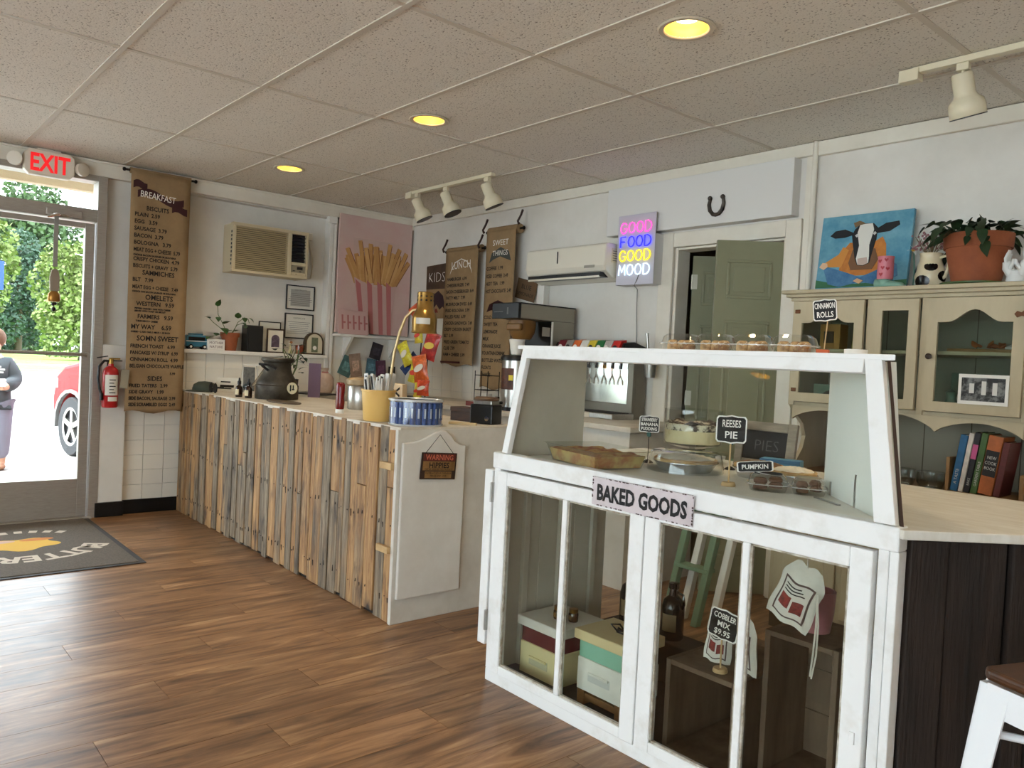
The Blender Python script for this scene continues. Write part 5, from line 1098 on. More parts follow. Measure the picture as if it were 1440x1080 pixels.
# things in the lower case
def hive(x, y, z0, label, c_low, c_mid, c_lid, w, d, hl, hm, stand):
    t = thing('hive_box', label, 'box', (x, y, z0))
    if stand:
        ST = mat('stand_wood', (138, 96, 52), .6, col2=(112, 76, 40), scale=12)
        for sx in (-w / 2 + .02, w / 2 - .02): MB().box(sx - .016, sx + .016, -d / 2, d / 2, 0, .05).build('stand_leg', ST, t, bevel=.002)
        MB().box(-w / 2 + .036, w / 2 - .036, -d / 2 + .005, -d / 2 + .022, .018, .04).build('stand_rail', ST, t)
    b = .05 if stand else .0
    o = MB().box(-w / 2, w / 2, -d / 2, d / 2, b, b + hl).build('lower_box', c_low, t, bevel=.003)
    MB().box(-.055, .045, -d / 2 - .001, -d / 2 + .0, b + hl * .35, b + hl * .62).build('grip_shade', mat(c_low.name + '_grip', (190, 182, 150) if 'cream' in c_low.name else (196, 194, 188), .7), o)  # flat patch, no hollow; the recess shade is put into a darker box tone
    MB().box(-.052, .042, -d / 2 - .009, -d / 2 - .001, b + hl * .56, b + hl * .64).build('grip_ledge', c_low, o, bevel=.003)
    MB().box(-w / 2 + .003, w / 2 - .003, -d / 2 + .003, d / 2 - .003, b + hl, b + hl + hm).build('upper_box', c_mid, t, bevel=.003)
    MB().box(-w / 2 - .012, w / 2 + .012, -d / 2 - .012, d / 2 + .012, b + hl + hm - .006, b + hl + hm + .03).build('lid', c_lid, t, bevel=.004)
    return b + hl + hm + .03
HC = mat('hive_cream', (222, 208, 158), .6); HR = mat('hive_maroon', (96, 30, 34), .6); HT = mat('hive_teal', (140, 190, 164), .6); HW = mat('hive_white', (226, 222, 212), .6, col2=(210, 204, 192), scale=8); HL = mat('hive_lid_cream', (216, 196, 150), .6)
hz1 = hive(3.893, -1.765, .036, 'cream and maroon model beehive box with white lid in the left lower case', HC, HR, HW, .215, .215, .12, .067, False)
hz2 = hive(4.215, -1.80, .036, 'white and mint model beehive box with cream lid on a wooden stand', HW, HT, HL, .215, .18, .113, .068, True)
def honey(x, y, z0, label):
    t = thing('honey_jar', label, 'jar', (x, y, z0), 0, 'honey jars on the beehive box')
    MB().lathe([(.001, 0), (.017, 0), (.019, .004), (.019, .03), (.015, .036)], 16).build('jar', mat('honey', (70, 38, 14), .15, coat=.6), t, smooth=40)
    MB().lathe([(.017, .034), (.0175, .036), (.0175, .048), (.001, .05)], 16).build('lid', mat('gold_lid', (150, 112, 50), .3, .8), t, smooth=40)
    MB().lathe([(.0193, .008), (.0193, .026)], 8, None, -2.4, -1.2).build('paper_label', mat('honey_label', (120, 90, 40), .6), t)
hh = .036 + hz1
honey(3.90, -1.79, hh, 'honey jar at the back left on the maroon beehive box'); honey(3.943, -1.815, hh, 'honey jar at the front on the maroon beehive box'); honey(3.955, -1.765, hh, 'honey jar at the right on the maroon beehive box')
ri = tag(MB().box(3.86, 4.44, -1.50, -1.37, .036, .19).build('wooden_riser', mat('dark_riser', (58, 44, 34), .7), bevel=.004), 'dark wooden riser box behind the beehive boxes', 'box')
def jug(x, y, z0, label):
    t = thing('dark_jug', label, 'bottle', (x, y, z0), 0, 'dark syrup jugs')
    MB().lathe([(.001, 0), (.04, 0), (.044, .006), (.044, .12), (.036, .15), (.018, .165), (.016, .19), (.02, .192), (.02, .212), (.001, .214)], 22).build('jug', mat('dark_brown_glass', (26, 18, 14), .15, coat=.5), t, smooth=40)
    MB().lathe([(.0445, .035), (.0445, .10)], 10, None, -1.9, -.6).build('paper_label', mat('tan_label', (150, 126, 90), .7), t, smooth=40)
    MB().tube([(.016, 0, .18), (.045, 0, .175), (.05, 0, .14), (.042, 0, .12)], .005, 6).build('handle', mat('dark_brown_glass', (26, 18, 14), .15), t, smooth=50)
jug(3.955, -1.44, .191, 'dark syrup jug standing just behind the mint beehive box'); jug(4.165, -1.44, .191, 'dark syrup jug seen at the left edge of the right lower door')
rbn = thing('black_ribbon', 'black ribbon bow lying on the cream lid of the mint beehive box', 'ribbon', (4.24, -1.80, .036 + hz2 + .004))
for k in range(4):
    a = k * 1.5
    MB().tube([(0, 0, .002), (.03 * math.cos(a), .03 * math.sin(a), .02), (.06 * math.cos(a + .3), .05 * math.sin(a + .3), .014), (.03 * math.cos(a + .7), .03 * math.sin(a + .7), .004), (0, 0, .002)], .0035, 6).build('loop', BLACK, rbn, smooth=40)
OLDW = mat('old_crate_wood', (118, 98, 78), .75, col2=(80, 64, 50), scale=8, stretch=(1, 1, .2), contrast=(.35, .65))
def crate(x0, x1, y0, y1, z0, z1, label):
    t = thing('wooden_crate', label, 'crate', (0, 0, 0), 0, 'old wooden crates in the case')
    MB().box(x0, x0 + .018, y0, y1, z0, z1).build('side_board', OLDW, t, bevel=.002)
    MB().box(x1 - .018, x1, y0, y1, z0, z1).build('side_board', OLDW, t, bevel=.002)
    MB().box(x0 + .018, x1 - .018, y0, y1, z1 - .016, z1).build('top_board', OLDW, t, bevel=.002)
    MB().box(x0 + .018, x1 - .018, y0, y1, z0, z0 + .016).build('bottom_board', OLDW, t, bevel=.002)
    h = z1 - z0 - .034
    for k in range(3): MB().box(x0 + .018, x1 - .018, y1 - .012, y1, z0 + .017 + h * k / 3, z0 + .014 + h * (k + 1) / 3).build('back_slat', OLDW, t)
crate(4.50, 4.755, -1.905, -1.55, .036, .32, 'low old wooden crate holding the small mix bags')
crate(4.77, 4.995, -1.80, -1.56, .036, .47, 'taller old wooden crate holding the pink pot')
CLOTH = mat('cotton_bag', (226, 220, 208), .9, col2=(208, 200, 186), scale=12, bump=.2, bscale=30)
def bag(x, y, z0, w, h, rz, tilt, label, gp, cap=True):
    t = thing('cotton_bag', label, 'bag', (x, y, z0), 0, gp); t.rotation_euler = (tilt[0], tilt[1], rz)
    def fn(u, v, sg):
        th_ = .022 * math.sin(PI * u) ** .6 * (math.sin(PI * min(1, .08 + v * .95)) ** .5) * (1 if v < .8 else 1 - (v - .8) * 3.5)
        ww = w * (1 if v < .75 else 1 - (v - .75) * 1.6) * (1 + .05 * math.sin(v * 9))
        return ((u - .5) * ww, -sg * th_, v * h + .004 * math.sin(u * 11))
    MB().grid(lambda u, v: fn(u, v, 1), 12, 14).grid(lambda u, v: fn(1 - u, v, -1), 12, 14).build('bag', CLOTH, t, smooth=60)
    MB().grid(lambda u, v: (lambda q: (q[0], q[1] - .0022, q[2]))(fn(.14 + .72 * u, .1 + .62 * v, 1)), 8, 8).build('printed_label', mat('label_border', (92, 72, 68), .7), t, smooth=60)
    lb_ = MB().grid(lambda u, v: (lambda q: (q[0], q[1] - .0032, q[2]))(fn(.18 + .64 * u, .13 + .56 * v, 1)), 8, 8).build('label_face', mat('label_face', (214, 206, 196), .7), t, smooth=60)
    MB().grid(lambda u, v: (lambda q: (q[0], q[1] - .0042, q[2]))(fn(.22 + .25 * u, .27 + .2 * v, 1)), 4, 4).grid(lambda u, v: (lambda q: (q[0], q[1] - .0042, q[2]))(fn(.52 + .25 * u, .22 + .2 * v, 1)), 4, 4).build('food_photo', mat('cherry_photo', (140, 46, 38), .5, col2=(76, 30, 28), scale=60), lb_, smooth=60)
    tx = MB()
    for k in range(3): tx.grid(lambda u, v: (lambda q: (q[0], q[1] - .0045, q[2]))(fn(.23 + (.5 - .06 * k) * u, .52 + .05 * k + .02 * v, 1)), 5, 1)
    tx.build('print', INK, lb_)
    return t
bag(4.61, -1.80, .32, .085, .15, .25, (0, .1, 0), 'small cotton mix bag left of the cobbler price sign', 'cotton mix bags')
bag(4.715, -1.80, .32, .085, .16, -.25, (0, -.05, 0), 'small cotton mix bag right of the cobbler price sign', 'cotton mix bags')
hb = bag(4.875, -1.875, .535, .125, .175, .1, (.0, .35, 0), 'large cotton mix bag hanging in the right lower case', 'cotton mix bags')
IV = Euler((0, .35, .1)).to_matrix().inverted()
WL = lambda *q: tuple(IV @ Vector(q))
MB().tube([WL(.055, 0, .16), WL(.05, .005, .22), WL(.045, .01, .29)], .0018, 5).tube([WL(.098, -.02, .10), WL(.10, -.022, .02), WL(.095, -.02, -.06), WL(.09, -.02, -.12)], .0025, 5).tube([WL(.098, -.02, .10), WL(.106, -.022, .02), WL(.104, -.02, -.06), WL(.094, -.02, -.125)], .0025, 5).build('drawstring', CLOTH, hb)
pk = thing('pink_pot', 'dusty pink ceramic pot on the taller crate behind the hanging bag', 'pot', (4.86, -1.68, .47))
MB().lathe([(.001, 0), (.042, 0), (.05, .06), (.053, .12), (.049, .12), (.045, .05), (.001, .01)], 26).build('pot', mat('pink_glaze', (186, 122, 124), .3), pk, smooth=40)
CHB = mat('chalkboard_black', (24, 24, 26), .7)
def price_sign(x, y, z0, rz, h, w, bh, lines, label, base='wood', clip=False, ltm=None, tilt=0):
    t = thing('price_sign', label, 'sign', (x, y, z0), rz, 'small chalkboard price signs')
    if base == 'wood':
        MB().lathe([(.001, 0), (.022, 0), (.023, .003), (.02, .012), (.001, .013)], 20).build('base', mat('pale_dowel', (196, 164, 118), .6), t, smooth=40); MB().cyl((0, 0, .01), (0, 0, h), .0028, 8).build('stick', mat('pale_dowel', (196, 164, 118), .6), t)
    elif base == 'metal':
        MB().lathe([(.001, 0), (.022, 0), (.016, .006), (.004, .012), (.001, .013)], 18).build('base', DARKMETAL, t, smooth=40); MB().cyl((0, 0, .01), (0, 0, h), .0015, 6).build('stick', DARKMETAL, t)
    elif base == 'block':
        MB().box(-.02, .014, -.011, .011, 0, .014).build('base', mat('orange_block', (196, 92, 48), .6), t, bevel=.001); MB().cyl((0, 0, .01), (0.006, 0, h), .0018, 6).build('stick', mat('pale_dowel', (196, 164, 118), .6), t)
    pts = [(-w / 2, bh * .12), (-w * .44, bh * .04), (-w * .2, bh * .04), (0, 0), (w * .2, bh * .04), (w * .44, bh * .04), (w / 2, bh * .12), (w / 2, bh * .88), (w * .44, bh * .96), (w * .2, bh * .96), (0, bh), (-w * .2, bh * .96), (-w * .44, bh * .96), (-w / 2, bh * .88)]
    M = Matrix.Translation((0, -.004, h - bh * .15)) @ Matrix.Rotation(tilt, 4, 'Y')
    b = MB().prism([(p[0] * 1.09, bh / 2 + (p[1] - bh / 2) * 1.1) for p in pts], -.002, .0015, M).build('white_border', CHALK, t)
    MB().prism(pts, -.0028, -.002, M).build('board', CHB, b)
    mb = MB(); n = len(lines)
    for k, s in enumerate(lines): mb.text(s, bh / (n + .6), 0, bh * (.9 - (k + .72) * .86 / n), -.0034, 'CENTER', M, xs=min(1, w * 1.35 / (len(s) * bh / (n + .6))), wob=.0004)
    mb.build('lettering', ltm or CHALK, t)
    if clip: MB().box(-.008, .008, -.008, .008, h - bh * .45, h - bh * .15).build('clip', mat('teal_clip', (38, 92, 88), .5), t, bevel=.004)
    return t
price_sign(4.665, -1.86, .32, .12, .115, .088, .085, ('COBBLER', 'MIX', '$9.95'), 'black COBBLER MIX price sign on a wooden stick in the lower case', tilt=.15)

# things on the case deck (z = .858)
DZ = .8585
PYREX = glass('baking_glass', (.86, .88, .84), .02, 2.0)
ds = thing('baking_dish', 'rectangular glass baking dish of fruit cobbler on the case deck', 'dish', (4.045, -1.785, DZ), -.22)
def dish(w, d, h, f, t=.004):
    mb = MB()
    o = [(-w / 2, -d / 2), (w / 2, -d / 2), (w / 2, d / 2), (-w / 2, d / 2)]
    vs = [(x, y, 0) for x, y in o] + [(x * f, y * f, h) for x, y in o] + [(x * f + (.012 if x > 0 else -.012), y * f + (.008 if y > 0 else -.008), h + .003) for x, y in o]
    mb.add(vs, [(3, 2, 1, 0)] + [(i, (i + 1) % 4, (i + 1) % 4 + 4, i + 4) for i in range(4)] + [(i + 4, (i + 1) % 4 + 4, (i + 1) % 4 + 8, i + 8) for i in range(4)])
    return mb
dish(.28, .2, .062, 1.16).build('glass_dish', PYREX, ds, bevel=.004)
COB = mat('cobbler_crust', (196, 160, 92), .6, col2=(160, 84, 40), scale=24, contrast=(.4, .62), bump=.6, bscale=40)
MB().grid(lambda u, v: ((u - .5) * .303, (v - .5) * .215, .045 + .006 * math.sin(u * 19) * math.sin(v * 15) + random.uniform(0, .004)), 22, 16).build('cobbler_top', COB, ds, smooth=60)
MB().add([(x * (1 if z < .02 else 1.115), y * (1 if z < .02 else 1.115), z) for z in (.004, .046) for x, y in ((-.136, -.096), (.136, -.096), (.136, .096), (-.136, .096))], [(0, 1, 5, 4), (1, 2, 6, 5), (2, 3, 7, 6), (3, 0, 4, 7)]).build('cobbler_side', mat('cobbler_side', (206, 182, 116), .5, col2=(176, 108, 58), scale=18, contrast=(.4, .6)), ds)
price_sign(4.08, -1.535, DZ, .6, .125, .07, .06, ('STRAWBERRY', 'BANANA', 'PUDDING'), 'small STRAWBERRY BANANA PUDDING sign with a teal clip beside the cobbler dish', 'metal', True)
price_sign(4.58, -1.745, DZ, .55, .15, .085, .082, ('REESES', 'PIE'), 'black sign with pink and white lettering on a pale stick in front of the pies', 'wood')
price_sign(4.34, -1.38, DZ, .6, .12, .07, .065, ('CHOCOLATE', 'CREAM'), 'small dark sign with a teal clip half hidden behind the pie sign', 'metal', True)
price_sign(4.645, -1.70, DZ + .053, .55, .004, .1, .032, ('PUMPKIN',), 'flat PUMPKIN sign lying on the pie clamshell', 'none', tilt=-.12)
tf = thing('trifle_bowl', 'footed glass trifle bowl of layered pudding at the back of the case', 'bowl', (4.13, -1.33, DZ))
CLG = glass('bowl_glass', (.88, .9, .88), .02, 1.8)
MB().lathe([(.07, 0), (.072, .004), (.03, .012), (.012, .03), (.012, .05), (.06, .058), (.108, .07), (.112, .08), (.112, .205)], 32, cap=False).build('glass_bowl', CLG, tf, smooth=40)
MB().lathe([(.001, .074), (.105, .076), (.108, .085), (.108, .125)], 32).build('custard', mat('custard', (228, 214, 172), .6), tf, smooth=40)
MB().lathe([(.108, .125), (.108, .15)], 32).build('cookie_layer', mat('cookie_swirl', (226, 218, 196), .7, col2=(52, 36, 28), scale=16, contrast=(.46, .54)), tf, smooth=40)
MB().grid(lambda u, v: ((lambda r, a: (r * math.cos(a), r * math.sin(a), .15 + .014 * math.sin(a * 5 + r * 60) * r / .1))(.108 * v, 2 * PI * u)), 24, 6).build('cream_top', mat('dark_topping', (62, 48, 40), .7, col2=(206, 198, 180), scale=22, contrast=(.5, .6)), tf, smooth=60)
CRUST = mat('pie_crust', (206, 174, 120), .7, col2=(168, 124, 70), scale=20); CREAMT = mat('whipped_cream', (226, 218, 200), .8, col2=(170, 150, 124), scale=14, contrast=(.55, .75), bump=.4, bscale=30); FOIL = mat('foil_pan', (206, 206, 204), .25, .9)
def pie(x, y, r, label, top, z0=DZ):
    t = thing('pie', label, 'pie', (x, y, z0), 0, 'pies in the case')
    MB().lathe([(.001, 0), (r * .8, 0), (r * .98, .03), (r * 1.04, .032), (r * 1.04, .035), (r * .96, .034)], 32).build('foil_pan', FOIL, t, smooth=30)
    MB().lathe([(r * .8, .03), (r * .97, .034), (r * 1.0, .042), (r * .94, .046), (r * .86, .04)], 32).build('crust', CRUST, t, smooth=50)
    MB().grid(lambda u, v: ((lambda q, a: (q * math.cos(a), q * math.sin(a), .042 + .014 * (1 - (q / r) ** 2) + .004 * math.sin(a * 7 + q * 90)))(r * .9 * v, 2 * PI * u)), 28, 6).build('topping', top, t, smooth=60)
    return t
p1 = pie(4.285, -1.575, .112, 'cream topped pie under a clear dome cover on the case deck', CREAMT)
MB().lathe([(.135, 0), (.133, .02), (.124, .062), (.115, .068), (.001, .072)], 32).build('dome_cover', glass('dome_plastic', (.9, .92, .92), .05, 1.8), p1, smooth=40)
pie(4.505, -1.455, .085, 'small brown pie behind the pie sign', mat('brown_filling', (120, 86, 54), .5, col2=(206, 184, 140), scale=16, contrast=(.5, .6)))
pie(4.655, -1.49, .075, 'pale pie behind the clear clamshells on the deck', CREAMT)
def clamshell(x, y, z0, rz, w, d, h, label, gp, fill, closed=True):
    t = thing('clamshell', label, 'container', (x, y, z0), rz, gp)
    CM = glass('clamshell_plastic', (.9, .91, .9), .06, 2.2)
    def ring(hh, f, n=28, rib=0.0):
        return [((w / 2 * f + rib * (k % 2)) * (1 if abs(math.cos(2 * PI * k / n)) > 1 else math.copysign(abs(math.cos(2 * PI * k / n)) ** .5, math.cos(2 * PI * k / n))), (d / 2 * f + rib * (k % 2)) * math.copysign(abs(math.sin(2 * PI * k / n)) ** .5, math.sin(2 * PI * k / n)), hh) for k in range(n)]
    def shell(levels, n=40, cap=None):
        vs = []; fs = []
        for hh, f, rb in levels: vs += ring(hh, f, n, rb)
        for j in range(len(levels) - 1):
            for k in range(n): fs.append((j * n + k, j * n + (k + 1) % n, (j + 1) * n + (k + 1) % n, (j + 1) * n + k))
        if cap == 'b': fs.append(tuple(range(n - 1, -1, -1)))
        if cap == 't': fs.append(tuple((len(levels) - 1) * n + k for k in range(n)))
        return MB().add(vs, fs)
    shell([(0, .82, .0012), (h * .38, .92, .0012), (h * .42, 1.0, 0)], cap='b').build('tray', CM, t, smooth=25)
    shell([(h * .43, 1.0, 0), (h * .46, .93, .0012), (h * .85, .82, .0012), (h, .66, 0)], cap='t').build('lid', CM, t, smooth=25)
    shell([(h * .40, .98, 0), (h * .40, 1.03, 0), (h * .45, 1.03, 0), (h * .45, .98, 0)]).build('rim', mat('clear_rim', (214, 214, 210), .15, coat=.5, alpha=.6), t, smooth=25)
    fill(t, w, d, h)
    return t
ROLL = mat('cinnamon_roll', (206, 168, 116), .6, col2=(136, 88, 48), scale=30, contrast=(.42, .6)); ICE = mat('icing', (236, 228, 210), .4)
def rolls(t, w, d, h):
    for k in range(3):
        x0 = (k - 1) * w * .24
        o = MB().lathe([(.001, .004), (w * .14, .004), (w * .15, h * .2), (w * .14, h * .55), (w * .08, h * .66), (.001, h * .64)], 16, Matrix.Translation((x0, (k % 2) * .012 - .006, 0))).build('roll', ROLL, t, smooth=50)
        MB().grid(lambda u, v: ((lambda q, a: (x0 + q * math.cos(a), (k % 2) * .012 - .006 + q * math.sin(a) * 1.0, h * .66 - (q / (w * .15)) ** 2 * h * .2 * (1 + .5 * math.sin(a * 4 + k))))(w * .15 * v, 2 * PI * u)), 18, 5).build('icing', ICE, o, smooth=60)
def cookies(t, w, d, h):
    for k in range(4):
        MB().lathe([(.001, 0), (w * .16, 0), (w * .17, .008), (w * .12, .016), (.001, .018)], 14, Matrix.Translation(((k % 2 - .5) * w * .36, (k // 2 - .5) * d * .36, .006 + .006 * k))).build('cookie', mat('brown_cookie', (112, 72, 44), .7, col2=(84, 50, 30), scale=30), t, smooth=40)
TZ = 1.2795
for k, (x, lb) in enumerate(((4.375, 'clear clamshell of iced rolls on the case top, leftmost of the row'), (4.505, 'clear clamshell of dark iced rolls, second on the case top'), (4.637, 'clear clamshell of iced rolls, third on the case top'), (4.775, 'clear clamshell of iced rolls nearest the cinnamon sign'))):
    clamshell(x, -1.75 + .004 * k, TZ, .15, .128, .115, .055, lb, 'clamshells on the case top', rolls)
clamshell(4.685, -1.69, DZ, .55, .125, .12, .052, 'clear clamshell of brown cookies under the PUMPKIN sign', 'clamshells on the deck', cookies)
clamshell(4.79, -1.635, DZ, .55, .105, .1, .05, 'clear clamshell of brown cookies by the white side panel', 'clamshells on the deck', cookies)
price_sign(4.875, -1.755, TZ, .35, .105, .058, .058, ('CINNAMON', 'ROLLS'), 'black CINNAMON ROLLS sign on an orange block on the case top', 'block', tilt=-.1)
tp = thing('tape_roll', 'white roll of tape lying at the right end of the case top', 'tape', (4.97, -1.76, TZ))
MB().lathe([(.014, 0), (.03, 0), (.03, .016), (.014, .016), (.014, 0)], 24, cap=False).build('roll', WHITE, tp, smooth=30)
MB().lathe([(.0135, .001), (.0135, .017)], 20).build('core', BLACK, tp, smooth=40)
kn = tag(MB().box(-.075, .05, -.006, .006, 0, .003, Matrix.Translation((4.90, -1.72, DZ)) @ Matrix.Rotation(-.55, 4, 'Z')).build('cake_knife', STEEL, bevel=.001), 'steel cake server lying by the white side panel of the case', 'server')
cb2 = thing('chalkboard_frame', 'grey wood framed chalkboard standing behind the pies', 'chalkboard', (4.37, -1.20, DZ), .1)
GW = mat('grey_barnwood', (140, 132, 118), .7, col2=(112, 104, 92), scale=10, stretch=(1, 1, 5))
Mk = Matrix.Rotation(-.15, 4, 'X')
MB().box(-.125, -.095, -.01, .01, 0, .175, Mk).box(.08, .115, -.01, .01, 0, .175, Mk).box(-.095, .08, -.01, .01, .14, .175, Mk).box(-.095, .08, -.01, .01, 0, .03, Mk).build('frame', GW, cb2, bevel=.003)
MB().box(-.095, .08, -.002, .004, .03, .14, Mk).build('board', CHB, cb2)
MB().text('PIES', .06, 0, .065, -.003, 'CENTER', Mk, wob=-.001).build('lettering', mat('faint_chalk', (84, 84, 84), .8), cb2)
bb = thing('blue_box', 'small light blue carton behind the clamshells', 'box', (4.50, -1.30, DZ), .3)
MB().box(-.07, .07, -.03, .03, 0, .055).build('carton', mat('light_blue_card', (92, 150, 184), .6), bb, bevel=.002)
MB().box(-.07, .07, -.031, -.03, .04, .055).build('flap', mat('blue_dark_card', (60, 110, 150), .6), bb)

# ------------------------------------------------------------------ bar with dark planks
br = thing('bar_counter', 'bar counter with pale top and dark rough plank front beside the bakery case', 'counter', (0, 0, 0))
P0, P1 = Vector((5.213, -1.975, 0)), Vector((5.83, -1.19, 0)); dv = (P1 - P0).normalized(); nv = Vector((dv.y, -dv.x, 0))
MB().slab([(5.208, -1.985), (5.222, -1.99), tuple((P1 + nv * .012)[:2]), (5.86, -1.14), (4.50, -1.14)], .845, .868).build('bar_top', mat('bar_top_cream', (220, 216, 206), .45, col2=(202, 195, 180), scale=7, stretch=(1, 4, 1)), br, bevel=.003)
DARKP = mat('dark_rough_plank', (44, 32, 25), .75, col2=(24, 18, 15), scale=6, stretch=(6, 6, .5), bump=.6, bscale=12, contrast=(.3, .7), obj_offset=True)
s = .03; random.seed(8)
for w in (.10, .15, .06, .17, .12, .16, .14, .08):
    if s + w > .99: break
    a = P0 + dv * s - nv * (.02 + random.uniform(0, .014))
    M = Matrix.Translation(a) @ Matrix(((dv.x, -nv.x, 0, 0), (dv.y, -nv.y, 0, 0), (0, 0, 1, 0), (0, 0, 0, 1)))
    o = MB().box(0, w - .006, -.012, .012, 0, .842).build('plank', DARKP, br, bevel=.004); o.matrix_local = M
    s += w
MB().slab([tuple((P0 - nv * .06 + dv * .03)[:2]), tuple((P1 - nv * .06)[:2]), tuple((P1 - nv * .075)[:2]), tuple((P0 - nv * .075 + dv * .03)[:2])], 0, .844).build('backing', mat('black_backing', (12, 10, 9), .9), br)
CW = mat('coaster_wood', (104, 76, 50), .6, col2=(84, 60, 40), scale=14)
for k, (lb, zz, dx) in enumerate((('lower of two brown wooden blocks stacked on the bar beside the case', .8685, 0), ('upper of two brown wooden blocks stacked on the bar beside the case', .8875, .003))):
    tag(MB().box(-.03, .03, -.03, .03, 0, .018, Matrix.Translation((5.03 + dx, -1.70 - dx, zz)) @ Matrix.Rotation(.6 + .05 * k, 4, 'Z')).build('wooden_block', CW, bevel=.002), lb, 'block', 'wooden blocks on the bar')

st = thing('bar_stool', 'white metal bar stool with brown wooden seat at the bar', 'stool', (5.69, -2.13, 0), math.radians(-21))
SW = mat('white_powder_coat', (236, 238, 240), .3)
MB().slab([(-.155, -.165), (-.17, -.15), (-.17, .15), (-.155, .165), (.155, .165), (.17, .15), (.17, -.15), (.155, -.165)], .66, .682).build('seat', mat('stool_seat_wood', (84, 50, 24), .4, col2=(58, 34, 16), scale=5, stretch=(6, 1, 1)), st, bevel=.008, seg=3)
for sx, sy in ((-1, -1), (1, -1), (1, 1), (-1, 1)):
    ax, ay, bx_, by = sx * .166, sy * .166, sx * .225, sy * .225; w = .062
    mb = MB()
    for (dx, dy, ex, ey) in ((-sx * w, 0, -sx * w * .6, 0), (0, -sy * w, 0, -sy * w * .6)):
        q = .002
        nx, ny = (0, -sy * .004) if dy == 0 else (-sx * .004, 0)
        mb.add([(ax, ay, .655), (ax + dx, ay + dy, .655), (bx_ + ex, by + ey, 0), (bx_, by, 0), (ax + nx, ay + ny, .655), (ax + dx + nx, ay + dy + ny, .655), (bx_ + ex + nx, by + ey + ny, 0), (bx_ + nx, by + ny, 0)], [(0, 1, 2, 3), (7, 6, 5, 4), (0, 4, 5, 1), (1, 5, 6, 2), (2, 6, 7, 3), (3, 7, 4, 0)])
    mb.build('leg', SW, st)
for sy in (-1, 1): MB().box(-.15, .15, sy * .165 - .002, sy * .165 + .002, .60, .658).build('apron', SW, st, bevel=.001)
for sx in (-1, 1): MB().box(sx * .165 - .002, sx * .165 + .002, -.15, .15, .60, .658).build('apron', SW, st, bevel=.001)
MB().cyl((-.19, -.19, .22), (.19, -.19, .22), .008).cyl((-.19, .19, .22), (.19, .19, .22), .008).cyl((-.19, -.19, .22), (-.19, .19, .22), .008).cyl((.19, -.19, .22), (.19, .19, .22), .008).build('foot_ring', SW, st, smooth=40)
MB().cyl((-.15, -.15, .56), (.15, .15, .56), .008).cyl((-.15, .15, .56), (.15, -.15, .56), .008).build('cross_brace', SW, st, smooth=40)
# ------------------------------------------------------------------ hutch cabinet on the rear wall
HW_ = mat('hutch_antique_cream', (192, 179, 150), .6, col2=(174, 160, 132), scale=7, stretch=(1, 1, .35), contrast=(.35, .75), bump=.08, bscale=30)
HIN = mat('hutch_inside', (150, 146, 128), .7)
HG = glass('hutch_glass', (.80, .86, .83), 0, 1.3)
ht = thing('hutch_cabinet', 'antique cream hutch with arched glass doors and open counter beside the doorway', 'hutch', (0, 0, 0))
X0, X1, FYH = 3.97, 4.995, -.36
MB().box(X0, X1, -.012, 0, .76, 1.585).build('back_panel', HIN, ht)
for k in range(5):
    xx = X0 + .1 + k * .2
    MB().box(xx, xx + .004, -.0135, -.012, .77, 1.58).build('back_groove', mat('groove_dark', (96, 88, 70), .8), ht)
for a_, b_ in ((X0, X0 + .018), (X1 - .018, X1)): MB().box(a_, b_, FYH + .022, -.012, 1.092, 1.575).build('case_side', HW_, ht, bevel=.002)
SP = [(-.012, .76), (-.30, .76), (-.29, .80), (-.235, .86), (-.215, .92), (-.24, .98), (-.31, 1.03), (-.352, 1.075), (-.012, 1.075)]
for xx in (X0, X1 - .02): MB().prism(SP, xx, xx + .02, Matrix(((0, 1, 0, 0), (1, 0, 0, 0), (0, 0, 1, 0), (0, 0, 0, 1)))).build('scrolled_side', HW_, ht)
MB().box(X0, X1, FYH + .004, -.012, 1.075, 1.092).build('case_bottom', HW_, ht, bevel=.002)
MB().box(X0 + .02, X1 - .02, FYH + .03, -.015, 1.335, 1.35).build('shelf', HW_, ht, bevel=.002)
MB().box(X0 - .01, X1 + .01, FYH - .012, 0, 1.575, 1.592).box(X0 - .028, X1 + .028, FYH - .03, 0, 1.592, 1.608).box(X0 - .045, X1 + .045, FYH - .047, 0, 1.608, 1.626).build('cornice', HW_, ht, bevel=.004)
for a_, b_ in ((X0, X0 + .03), (4.332, 4.36), (4.568, 4.595), (X1 - .03, X1)): MB().box(a_, b_, FYH - .002, FYH + .02, 1.075, 1.58).build('face_stile', HW_, ht, bevel=.002)
def arch_door(x0, x1, z0, z1, arched, sw=.042):
    n = 16; W = x1 - x0; gi = [(x0 + sw, z0 + sw)]
    top = z1 - .05
    if arched:
        pts = []
        for k in range(n + 1):
            t = k / n; a = abs(t - .5) * 2
            hh = top - .052 + .052 * (0.5 + .5 * math.cos(PI * min(1, a / .72))) if a < .72 else top - .052
            pts.append((x0 + sw + (W - 2 * sw) * t, hh))
    else: pts = [(x0 + sw, top), (x1 - sw, top)]
    top_rail = [(x0, z1), (x0, pts[0][1] - .0)] + pts[:1] + pts + [(x1, pts[-1][1]), (x1, z1)]
    top_rail = [(x0, z1), (x0, pts[0][1])] + pts + [(x1, pts[-1][1]), (x1, z1)]
    mb = MB().prism(top_rail, FYH - .02, FYH - .002).box(x0, x0 + sw, FYH - .02, FYH - .002, z0, pts[0][1]).box(x1 - sw, x1, FYH - .02, FYH - .002, z0, pts[-1][1]).box(x0 + sw, x1 - sw, FYH - .02, FYH - .002, z0, z0 + sw)
    d = mb.build('door', HW_, ht)
    MB().box(x0 + sw - .004, x1 - sw + .004, FYH - .009, FYH - .006, z0 + sw - .004, top).build('glass_pane', HG, d)
    return d
